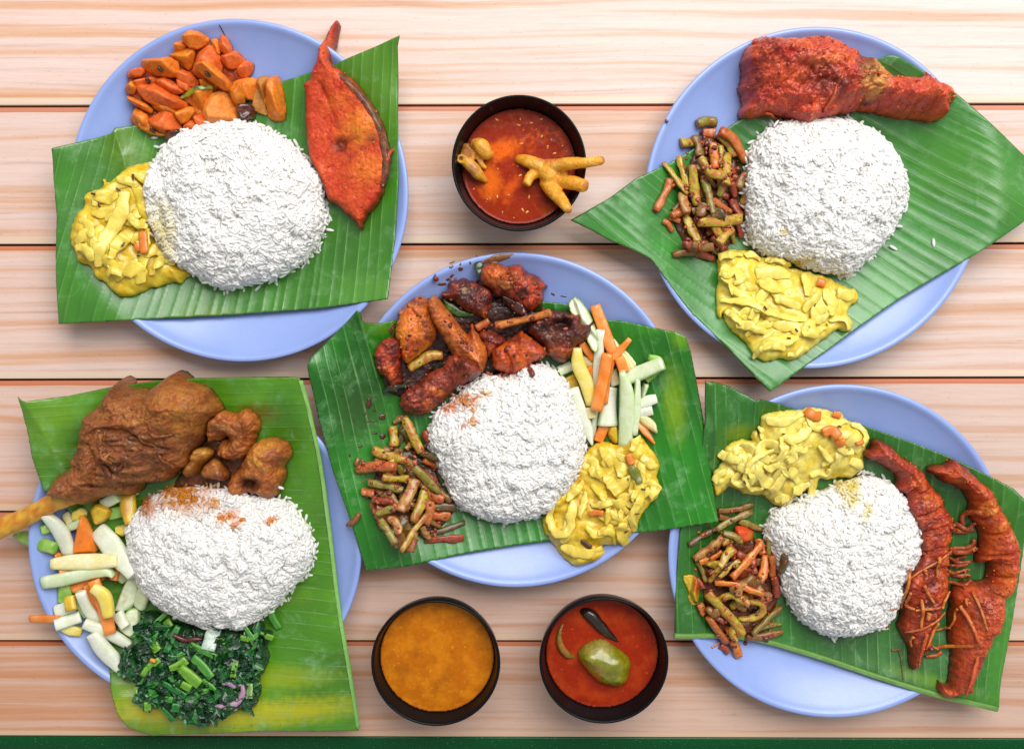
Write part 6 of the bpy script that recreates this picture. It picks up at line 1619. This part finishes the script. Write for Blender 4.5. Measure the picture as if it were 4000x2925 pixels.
# ------------------------------------------------------------------ chopped greens
cg = P('P', [(800, 640)], 12)[0]
greens = empty('chopped_greens', (cg[0], cg[1], 8), 'heap of dark cooked chopped greens below the rice on the shank plate', 'cooked greens')
go = '200,580 215,520 240,470 290,400 330,250 380,180 450,200 500,280 560,290 680,320 800,330 920,335 1030,330 1110,350 1180,350 1230,290 1270,258 1342,255 1345,330 1420,352 1400,420 1390,470 1412,540 1405,600 1370,650 1345,700 1350,760 1352,830 1330,880 1315,932 1260,925 1200,932 1140,960 1080,1000 1010,1010 940,1032 925,1060 900,1092 885,1060 868,1030 800,1000 740,980 690,1000 640,1002 600,950 560,900 480,890 400,892 375,840 350,800 345,750 330,700 270,680 215,640'
meat('leaf_mass', None, None, 'P', go, 11, 13, (14, 50, 20), (26, 76, 30), M_greens, rough=(3.6, .13, 4, 'ridge'), mixf=(.12, .05, .3), parent=greens, seed=90, jit=2.2, zref=14, res=.8, smooth=1, fine=.6)
poly = P('P', go, 14); r = np.random.default_rng(91); vv, qq, cc = [], [], []
lo, hi = poly.min(0), poly.max(0); k = 0
while k < 520:
    p = r.uniform(lo, hi)
    if sdist(poly, p[:1], p[1:])[0][0] > r.uniform(-3, .6): continue
    L, W_ = r.uniform(4, 12), r.uniform(2.0, 5.5); a = r.uniform(0, 6.28)
    u, v = np.meshgrid(np.linspace(-1, 1, 5), np.linspace(-1, 1, 4))
    w = np.sqrt(np.maximum(.08, 1 - np.abs(u) ** 2.2)) * (1 + .25 * np.sin(7 * u + a))
    x, y = u * L / 2, v * W_ / 2 * w
    zz = .9 * np.sin(u * r.uniform(1, 3.5) + a) + r.uniform(.3, 1.4) * np.abs(v) + .5 * pnoise(u * 2 + a * 3, v * 2, 3)
    ti, tj = r.normal(0, .35, 2)
    X = p[0] + x * math.cos(a) - y * math.sin(a); Y = p[1] + x * math.sin(a) + y * math.cos(a)
    Z = hm_at(np.array([p[0]]), np.array([p[1]]))[0] + .3 + r.uniform(0, 1.2) + zz + ti * x + tj * y
    I = np.arange(20).reshape(4, 5) + 20 * k
    vv.append(np.stack([X, Y, Z], -1).reshape(-1, 3)); qq.append(np.stack([I[:-1, :-1], I[:-1, 1:], I[1:, 1:], I[1:, :-1]], -1).reshape(-1, 4))
    g = lin(*[(14, 54, 22), (24, 82, 34), (38, 112, 48), (18, 66, 40), (66, 140, 54)][r.choice(5, p=[.26, .28, .2, .16, .1])]); cc.append(np.broadcast_to(g, (20, 3))); k += 1
o = mesh('leaf_shreds', np.concatenate(vv), [np.concatenate(qq)], M_greens, greens, col=np.concatenate(cc)); o['kind'] = 'stuff'
STM = '''430,300 540,200|44|0|l
520,280 560,330|90|0|b
440,320 560,325|60|0|d
640,310 600,400 565,500|60,74,70|2|s
455,430 500,490|90|1|b
745,440 860,490 985,545|60,70,60|2|l
610,620 680,600 740,560|60,90,90|1|b
700,610 790,680 870,740|90,124,110|3|b
790,540 880,610 965,690|90,96,84|2|l
560,730 660,780 760,830|50,64,60|2|s
890,710 960,760 1010,800|50,66,50|1|l
1150,560 1145,620 1135,690|60,64,60|2|b
400,670 450,600 520,550|70,84,60|1|b
1405,165 1430,260 1470,350|60,74,70|1|l
1260,410 1340,340|54|1|l
1340,365 1435,410|56|1|b
600,840 660,850|64|1|l
660,900 720,910|90|1|s
430,900 480,900|90|1|b
580,910 620,960 665,1020|36,44,40|1|s
870,800 950,785|50|1|l
1280,735 1285,840|64,70|2|w
1180,390 1250,395|60|1|b
1210,290 1300,400|40|1|l
1000,400 1050,440|40|0|b
720,740 800,770|80|1|b
340,760 345,810|40|0|b
1050,780 1180,800|50|1|d
640,540 700,510|40|1|l'''
GC = {'l': ((104, 168, 70), (60, 136, 44), 'striped green'), 'b': ((130, 180, 60), (96, 150, 36), 'light green'), 's': ((56, 140, 56), (26, 104, 40), 'deep green'), 'd': (( 40, 100, 40), (24, 70, 30), 'dark green'), 'w': ((150, 180, 110), (96, 140, 70), 'pale green')}
def stem_col(c):
    a1, a2, _ = GC[c]
    return lambda V, t, a, s: mixc(np.broadcast_to(lin(*a1), (len(V), 3)), lin(*a2), sstep(-.3, .6, np.cos(a * 4) * .6 + .5 * fbm(V[:, 0], V[:, 1], .3, 2, s)))
L = [l.split('|') for l in STM.split('\n')]
order = sorted(range(len(L)), key=lambda i: src('P', L[i][0])[:, 1].mean()); rank = {j: i for i, j in enumerate(order)}
for i in sorted(range(len(L)), key=lambda i: int(L[i][2])):
    pts, w, lay, c = L[i]
    q = src('P', pts); W = [.86 * float(v) for v in w.split(',')]
    size = 'long' if np.hypot(*np.diff(q, axis=0).T).sum() > 75 else 'short'
    stick('stem_piece', 'P', pts, W, max(W) * mmper('P') * .42, stem_col(c), M_veg, f'{size} {GC[c][2]} stem piece, {ordinal(rank[i])} from top of the chopped greens', 'vegetable stem', 'stem pieces in the chopped greens', power=3.4, cap=.06, wob=.4, seed=200 + i, zref=20, n=10, slope=.4, nsec=16, lift=.1)
stick('onion_slice', 'P', '1225,740 1232,800 1190,865 1110,900 1010,895', (30, 54, 64, 60, 20), 2.6, two((168, 130, 158), (196, 164, 184), .2), M_veg, 'curved purple onion slice at the lower edge of the greens', 'onion', 'onion slices in the greens', seed=231, flexible=True, zref=20, n=18, lift=.4, cap=.1)
stick('onion_slice', 'P', '1050,735 1110,735 1170,755', (20, 46, 30), 2.4, two((160, 130, 160), (190, 170, 190), .2), M_veg, 'short lilac onion strip above the curved purple onion slice', 'onion', 'onion slices in the greens', seed=232, flexible=True, zref=20, n=10, lift=.5)
stick('onion_slice', 'P', '930,345 920,410 905,490', (120, 130, 120), 2.2, two((176, 196, 176), (210, 220, 210), .3), M_dark, 'wet translucent onion square at the foot of the rice, in the greens', 'onion', 'onion slices in the greens', seed=233, flexible=True, zref=22, n=10, power=3.5, cap=.05, lift=.5)
stick('dried_chilli', 'P', '620,360 700,410 800,405 850,410', (30, 46, 44, 20), 4, one((84, 26, 20)), M_dark, 'dark red dried chilli half buried in the chopped greens', 'chilli', seed=234, flexible=True, zref=20, n=12)
stick('carrot_bit', 'P', '455,550 490,560', 30, 3, one((230, 150, 40)), M_veg, 'tiny orange carrot crumb on a light green stem', 'carrot', seed=235, zref=22, n=4, cap=.5, lift=.2)

# ================================================================== prawn plate
cabbage('pale yellow cabbage curry with carrot on the prawn plate', 'R',
        '720,490 760,455 810,440 900,430 1020,420 1120,415 1210,412 1230,395 1300,392 1390,410 1460,420 1510,452 1570,440 1610,445 1650,500 1692,545 1760,560 1830,575 1900,640 1915,690 1926,740 1910,790 1890,825 1875,880 1880,950 1892,1060 1820,1110 1750,1170 1680,1155 1620,1160 1560,1175 1500,1182 1420,1170 1400,1200 1375,1300 1350,1402 1310,1395 1298,1350 1302,1270 1230,1320 1150,1352 1100,1432 1020,1460 950,1472 900,1440 860,1400 840,1370 800,1342 720,1342 650,1330 580,1332 540,1290 500,1275 400,1222 370,1260 345,1290 260,1332 235,1250 215,1160 225,1080 310,1005 330,940 318,880 340,830 370,780 440,745 520,728 600,740 645,745 625,690 635,640 665,630 690,650 692,690 715,680 718,600 730,540',
        15, (226, 198, 60), (240, 222, 110),
        [('960,690 1080,720 1220,640 1200,540', (90, 140, 130, 70), .2), ('930,690 950,780 930,880 830,960', (50, 60, 70, 50), .4), ('560,1050 620,940 740,860 860,840', (60, 90, 80, 50), .4), ('750,1000 830,1040 920,980', (60, 100, 70), .2), ('1000,950 1060,900 1070,800 1060,760', (70, 90, 80, 50), .4), ('1080,830 1180,850 1280,790', (40, 60, 40), .4), ('560,1060 570,1180 660,1280 780,1260', (60, 80, 80, 40), .4), ('820,1340 900,1250 980,1110', (80, 130, 90), -.3),
         ('1040,1060 1100,1100 1170,1200', (70, 130, 60), .2), ('1310,1120 1400,1100 1490,1120 1500,1060', (110, 130, 100, 60), .2), ('1370,800 1430,880 1500,960', (50, 90, 50), .3), ('1740,980 1820,1020 1870,1060', (90, 120, 60)), ('1240,460 1300,600 1420,600 1600,560 1690,540', (60, 80, 80, 70, 30), .3), ('1750,580 1850,620 1890,720 1860,800', (60, 90, 80, 40), .3), ('320,880 400,920 500,960', (110, 130, 80)), ('240,1180 300,1100 380,1060', (90, 110, 60), .2), ('1330,1200 1340,1290 1330,1390', (70, 84, 60), .2),
         ('1110,1290 1200,1290 1290,1220', (80, 120, 60)), ('780,500 900,540 1050,520 1190,450', (80, 120, 120, 80), .2), ('720,590 760,640 740,720', (60, 90, 50), .3), ('930,1400 1000,1390 1080,1390', (80, 140, 90)), ('1500,700 1620,680 1700,640', (80, 120, 70), .2), ('1560,820 1640,860 1740,860', (70, 110, 70), .2)],
        carrots=[('1230,420 1300,470 1380,480', 110), ('1540,460 1620,490', 70), ('1390,650 1480,620 1560,690', 110), ('1540,770 1620,740', 80), ('1760,780 1840,755', 50)],
        seeds=[(1590, 590, 30, 40), (960, 655, 24, 0), (545, 1170, 34, 60), (1690, 835, 22, 0), (757, 1050, 22, 20)], seed=4, R=28)
R5 = rice('1682,1160 1708,1125 1760,1105 1820,1080 1885,1052 1925,1047 1962,1062 1998,1095 2020,1142 2031,1198 2022,1242 2000,1290 1980,1335 1952,1370 1918,1388 1872,1397 1830,1399 1788,1384 1752,1352 1728,1312 1714,1265 1700,1212', 33,
          'boiled rice mound on the prawn plate with a thin yellow sauce streak', seed=5, stains=[('R', 1770, 1330, 50, 130, -25, (232, 214, 110), .85), ('R', 1870, 1500, 24, 90, -25, (232, 210, 90), .7), ('R', 1000, 1460, 120, 40, 0, (226, 206, 120), .8), ('T', 60, 720, 60, 100, -20, (234, 214, 100), .8)])
stray_grains([('S', 1440, 1310, 60, 'stray rice grain below the prawn plate rice, upper of a pair on the leaf'), ('S', 1470, 1290, -70, 'stray rice grain beside its pair under the prawn plate rice'), ('U', 390, 770, 0, 'flat stray rice grain between the prawn plate rice and the prawn heads'), ('U', 1530, 805, 10, 'lone stray rice grain on the leaf outside the second prawn'), ('T', 420, 590, 60, 'stray rice grain between cabbage curry and the first prawn')])
meat('bean_sauce', 'reddish brown sauce under the bean pile on the prawn plate', 'sauce', 'S', '300,560 480,420 700,420 860,520 960,640 980,900 960,1040 900,1180 760,1290 560,1290 420,1180 340,1020 300,800', 4, 8, (120, 58, 20), (84, 40, 16), M_curry, rough=(1, .2, 3, ''), seed=101)
B5 = '''1|460,220 620,215 780,185|62|0|b
3|470,265 560,300|66|0|b
9|480,490 620,470|56|0|d
17|720,600 740,800|90|0|r
32|600,680 740,770|90|0|b
36|620,1020 690,1050|90|0|t
37|820,1000 900,950|84|0|b
38|690,1180 850,1060|74|0|d
39|275,790 320,870|64|0|r
26|280,1000 330,1090|84|0|o
41|400,1080 500,1150|80|0|r
42|560,1130 700,1160|90|0|b
43|450,560 520,700|80|0|r
44|830,640 860,780|90|0|r
45|380,700 480,860|80|0|b
46|700,900 880,960|90|0|r
2|440,375 600,300 770,235|76|1|g
4|660,320 760,360 860,395|64|1|g
5|195,500 310,430 435,370|66|1|d
19|1005,570 1000,650 990,730|74|1|d
31|700,1310 860,1310 1025,1275|80|1|b
30|800,1225 920,1215 1025,1225|52|1|g
34|480,1365 545,1430|74|1|r
33|520,1210 600,1290|84|1|o
13|275,650 320,740 345,810|52|1|g
35|395,1390 470,1355|28|1|o
15|815,470 850,600|90|1|o
47|895,450 895,600|56|1|g
6|250,620 370,530 490,430|94|2|t
7|285,640 380,600 470,545|62|2|n
14|360,800 400,720 440,640|56|2|y
10|430,650 500,560 575,520|84|2|y
16|790,800 830,700 855,590|92|2|n
18|915,600 930,690 930,780|72|2|o
20|940,780 960,870 980,970|84|2|r
22|790,890 890,925|74|2|b
12|435,740 520,670 610,600|44|3|y
11|540,745 680,610 820,470|76|3|n
23|425,965 550,900 680,960|78|2|y
29|740,1265 880,1160 1015,1070|74|2|g
48|680,960 790,970 805,1060 730,1110 620,1120|70|3|y
24|345,885 450,1010 560,1120 640,1240|110|3|y
27|355,1100 430,1210 520,1340|84|3|o
28|565,1310 610,1390 640,1475|92|3|n
21|400,790 520,790 660,830 800,880|62|4|n'''
beans('the prawn plate beans', 'S', B5, 'bean pieces on the prawn plate', lambda x, y: 'rice side' if x > 2960 else ('rim side' if x < 2770 else 'mid pile'), 5)
crumbs('masala_paste', 'red masala paste clinging to the beans on the prawn plate', 'S', '200,500 470,220 760,220 880,440 1020,600 980,980 1000,1300 640,1440 380,1260 260,980'  , 130, BEAN_COL, M_bean, .5, 1.7, 6)
facet('tomato_piece', 'soft red tomato piece on top of the prawn plate beans', 'tomato', 'S', '625,400 650,375 720,380 805,430 785,495 690,512 640,475', 6, (222, 78, 30), M_bean, seed=105, zref=26, spots=[(770, 460, 40, 40, 0, (196, 130, 30), .7)])
facet('squash_chunk', 'yellow squash chunk with a red side at the outer edge of the beans', 'squash', 'S', '135,770 180,755 262,762 282,870 272,970 232,1004 182,945 195,890', 8, (206, 172, 30), M_bean, seed=106, zref=18, spots=[(255, 830, 34, 90, 10, (196, 70, 26), .9), (245, 970, 14, 12, 0, (40, 24, 10), .9)])

# ------------------------------------------------------------------ prawns
def thin(parent, crop, name, txt, col, mat=None, base=30):
    for i, ln in enumerate(txt.split('\n')):
        pts, w, lf = ln.split('|')
        stick(name, crop, pts, [float(v) for v in w.split(',')], max(1.2, float(w.split(',')[0]) * mmper(crop) * .9), col, mat or M_fry, parent=parent, power=2, cap=.4, wob=.5, seed=len(pts) + i, flexible=True, lift=float(lf), n=16, nsec=7, zref=base)
x0, y0, kk = CROPS['T']
def toT(parts):
    return ' '.join('%.0f,%.0f' % ((a - x0) * kk, (b - y0) * kk) for c, s in parts for a, b in src(c, s))
G_PR = 'fried prawns on the leaf'
leg_c = two((214, 128, 48), (196, 84, 34), .2, .1)
pa = empty('fried_prawn', (*P1('T', 950, 1000, 22), 10), 'red fried prawn lying against the rice, long legs folded over it', 'prawn', G_PR)
meat('body', None, None, 'T', toT([('T', '215,352 250,300 300,292 320,235 305,200 345,178 400,190 470,215 540,255 600,322 650,370 700,402 730,420 780,440 830,500 895,522 905,590 950,655 1010,722 1080,800 1100,850 1115,910 1150,960 1185,1020 1205,1100 1190,1180 1190,1260 1165,1340 1170,1450 1165,1540'),
                                     ('U', '1062,170 1066,300 1062,390 1020,480 985,560 950,640 925,700 900,770 885,900 872,985 830,1005 770,1000 745,1080 722,1160 690,1180 662,1205 645,1150 655,1060 655,980 620,930 585,860 560,790 590,720 605,650 595,560 600,520 575,470 560,400 562,330 585,280 610,230'),
                                     ('T', '740,1530 800,1470 830,1420 815,1290 800,1150 745,1060 700,1010 665,900 690,790 640,775 590,740 575,710 600,660 610,625 575,575 530,545 450,490 380,455 300,440 262,405 235,380')]),
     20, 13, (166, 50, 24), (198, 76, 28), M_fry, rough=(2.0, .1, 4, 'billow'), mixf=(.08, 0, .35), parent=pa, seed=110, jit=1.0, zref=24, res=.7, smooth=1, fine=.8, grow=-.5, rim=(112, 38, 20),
     spots=[(480, 300, 130, 60, 30, (150, 50, 40), .8), (850, 810, 50, 40, 20, (222, 130, 30), .9), (800, 640, 80, 50, 20, (214, 96, 28), .8), (980, 900, 110, 60, 50, (218, 98, 28), .8), (780, 900, 70, 70, 0, (132, 40, 26), .75), (900, 1050, 60, 50, 0, (96, 36, 26), .7), (860, 1140, 40, 24, 0, (40, 14, 10), .9), (1080, 1260, 70, 50, 40, (228, 104, 24), .9), (960, 1200, 60, 30, -20, (86, 46, 40), .7),
            (900, 1350, 80, 60, 0, (126, 44, 30), .7), (1100, 1450, 50, 60, 0, (214, 120, 40), .8), (880, 1560, 120, 80, 0, (104, 40, 24), .7), (1060, 1680, 80, 60, 0, (216, 106, 36), .8), (900, 1700, 80, 60, 0, (84, 30, 20), .8), (1080, 1880, 80, 120, 20, (220, 110, 30), .85), (860, 1950, 100, 90, 0, (92, 34, 24), .8), (950, 2250, 80, 100, 20, (184, 76, 26), .7), (800, 2300, 60, 80, 0, (90, 32, 22), .8), (1000, 2480, 40, 40, 0, (110, 44, 28), .8)],
     ridges=[('700,560 780,680 700,780', 40, -3), ('780,760 960,700 1040,760', 36, -2.5), ('760,1000 920,960 1100,880', 36, -2.5), ('820,1180 1000,1120 1190,1060', 36, -3), ('840,1400 1000,1330 1180,1330', 36, -3), ('780,1560 960,1560 1160,1540', 36, -2.5), ('700,520 690,640 680,760', 26, 2)], bumps=[(960, 2020, 130, 260, 10, 4)])
thin(pa, 'U', 'leg', '''1065,10 900,110 720,200 590,310|22,26,24,18|1.5
920,55 912,150 900,255|36,30,20|1.2
640,180 615,300 600,450 610,600|34,34,30,22|1.2
625,400 625,490 640,570 700,590|30,34,32,28|1.6
700,590 800,565 920,535|30,32,30|1.8
920,535 985,470 1040,400|28,26,18|1.8
745,475 755,600 740,760|34,36,24|1.4
810,600 790,660|60,40|1
980,610 860,690 720,775 620,830|22,26,26,20|2
890,690 850,810 770,950|26,28,16|1.6
680,860 670,900 680,965|34,28,20|1.4
530,630 540,700 535,770 505,860|20,30,44,20|.8
440,578 500,590 540,590|18,24,18|.8
770,180 780,230|36,26|1
760,330 800,400 860,500|34,34,24|1.2''', leg_c)
thin(pa, 'U', 'rostrum', '785,800 755,930 720,1150|36,40,14|1.5', one((208, 86, 34)))
thin(pa, 'U', 'feeler', '''615,1060 625,1180 628,1320|8,9,6|.6
545,1060 630,1045|22,14|.6''', one((150, 86, 36)))
k = P1('U', 835, 960, 26); V, F = ball((k[0], k[1], hm_at(k[0], k[1]) + .4), (2.2, 2.2, 1.8), 8)
mesh('eye', V, F, M_dark, pa, col=np.broadcast_to(lin(70, 52, 50), (len(V), 3)))

crumbs('fried_crumbs', None, 'T', toT([('T', '300,292 600,322 895,522 1150,960 1190,1260 1165,1500'), ('U', '1050,400 880,900 700,1150 600,860 600,400'), ('T', '760,1540 720,1050 680,780 560,560 300,440')]), 200, [(170, 52, 26), (200, 80, 30), (130, 40, 22), (216, 104, 36)], M_fry, .3, 1.0, 63, pa)
pb = empty('fried_prawn', (*P1('T', 1550, 1100, 22), 10), 'curved orange red fried prawn along the outer leaf edge, tail fan folded', 'prawn', G_PR)
meat('body', None, None, 'T', toT([('T', '890,512 930,480 985,458 1050,455 1110,438 1140,390 1160,378 1210,402 1260,460 1290,455 1330,500 1390,560 1445,612 1500,655 1545,702 1575,760 1602,822 1625,870 1642,910 1690,980 1725,1052 1755,1120 1785,1182 1810,1250 1832,1322 1822,1440 1832,1530'),
                                     ('U', '1692,125 1680,200 1650,260 1640,335 1600,400 1552,452 1540,540 1530,622 1490,700 1460,762 1420,810 1392,852 1375,920 1360,950 1340,1010 1312,1052 1290,1120 1262,1172 1235,1230 1205,1282 1245,1335 1200,1345 1160,1372 1100,1365 1092,1392 1045,1400 1038,1430 1025,1480 975,1470 925,1472 900,1440 868,1430 890,1390 878,1340 905,1300 895,1255 950,1290 985,1290 1000,1220 1012,1150 1030,1080 1045,1000 1030,940 1022,880 1035,790 1045,700 1050,630 1062,560 1055,500 1052,440 1090,390 1122,340 1200,312 1300,305 1375,290 1405,210 1400,90'),
                                     ('T', '1400,1550 1420,1400 1452,1280 1442,1150 1370,1060 1338,970 1345,900 1330,850 1300,790 1270,740 1210,700 1150,678 1100,670 1050,640 1010,600 960,570 915,545')]),
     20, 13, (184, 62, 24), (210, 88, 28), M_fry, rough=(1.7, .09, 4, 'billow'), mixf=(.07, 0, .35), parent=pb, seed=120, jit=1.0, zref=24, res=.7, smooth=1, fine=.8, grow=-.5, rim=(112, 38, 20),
     spots=[(1250, 480, 50, 120, -35, (120, 58, 40), .8), (1180, 600, 30, 120, -50, (196, 120, 80), .6), (1480, 890, 70, 80, 30, (226, 134, 40), .9), (1600, 1060, 90, 60, 60, (224, 118, 34), .85), (1700, 1180, 60, 60, 0, (222, 130, 70), .7), (1460, 1010, 40, 30, 0, (110, 50, 30), .7), (1300, 1310, 90, 50, 0, (24, 10, 6), .95), (1330, 1190, 110, 30, 10, (150, 60, 30), .8), (1300, 1480, 120, 80, 0, (140, 54, 28), .8), (1560, 1480, 90, 60, 0, (120, 56, 28), .6),
            (1640, 1580, 70, 70, 0, (226, 110, 28), .8), (1300, 1640, 110, 40, 10, (110, 44, 24), .8), (1650, 1780, 110, 90, 30, (228, 116, 28), .9), (1480, 1760, 80, 60, 0, (116, 52, 34), .7), (1600, 2000, 90, 110, 20, (222, 96, 24), .8), (1350, 1960, 100, 160, 0, (142, 52, 30), .7), (1480, 2200, 70, 110, 20, (206, 84, 26), .7), (1330, 2420, 60, 130, 10, (132, 50, 28), .7), (1200, 2760, 110, 60, 0, (168, 72, 34), .7)],
     ridges=[('1330,860 1440,800 1560,760', 36, -2.5), ('1360,1060 1500,960 1660,900', 36, -4), ('1370,1250 1540,1160 1740,1060', 34, -4.5), ('1380,1450 1560,1380 1800,1300', 34, -4.5), ('1400,1640 1560,1620 1820,1560', 34, -4.5), ('1430,1760 1560,1800 1700,1880', 36, -3), ('1120,460 1260,640 1340,720', 26, 2.5)], bumps=[(1300, 1310, 80, 40, 0, -12), (1440, 2050, 150, 260, 20, 4)])
thin(pb, 'U', 'leg', '''1235,385 1260,500 1310,720|24,30,18|1.4
1130,540 1190,680 1225,830|44,46,34|1.4
1225,830 1180,885 1040,960 835,1050|38,40,38,28|1.8
1110,570 1100,680 1075,790|30,34,26|1
1075,790 1010,830 890,848|30,26,14|.8
1170,460 1170,520|30,24|1
1330,430 1290,490|30,20|1
870,970 950,1000|30,16|.6
1000,1040 940,1080 850,1090|40,44,24|.5''', leg_c)
thin(pb, 'U', 'rostrum', '1215,985 1165,1150 1100,1350|34,42,16|1.2', one((214, 88, 34)))
thin(pb, 'T', 'leg', '''1440,960 1380,990 1340,1060 1350,1130|60,70,60,40|.5
1150,1130 1230,1190 1330,1210 1450,1180|44,64,70,60|.4
1460,1300 1440,1360 1360,1400 1250,1400|50,60,60,40|.6
1150,1420 1260,1450 1380,1430 1470,1380|40,56,60,50|.4
1200,1500 1310,1560 1420,1540|40,56,50|.6
1150,1650 1280,1700 1420,1690|36,50,50|.4
1180,1760 1290,1770 1400,1730|36,46,40|.6
1200,1120 1300,1140 1380,1180 1440,1100|40,56,50,30|1
1160,1360 1240,1420 1340,1420 1440,1360|40,60,54,30|1
1160,1560 1260,1590 1380,1560|30,44,30|1
1160,1620 1260,1660 1400,1620|40,40,24|1
1180,1480 1260,1520 1360,1480|30,40,24|1''', two((160, 70, 32), (196, 104, 44), .25, .1))

crumbs('fried_crumbs', None, 'T', toT([('T', '930,500 1150,390 1440,610 1640,910 1800,1260 1820,1500'), ('U', '1640,330 1450,770 1300,1050 1200,1290 1000,1440 1060,1000 1080,400'), ('T', '1200,1500 1380,1250 1330,850 1100,670')]), 220, [(186, 64, 26), (212, 92, 30), (140, 46, 24), (224, 116, 40)], M_fry, .3, 1.0, 64, pb)
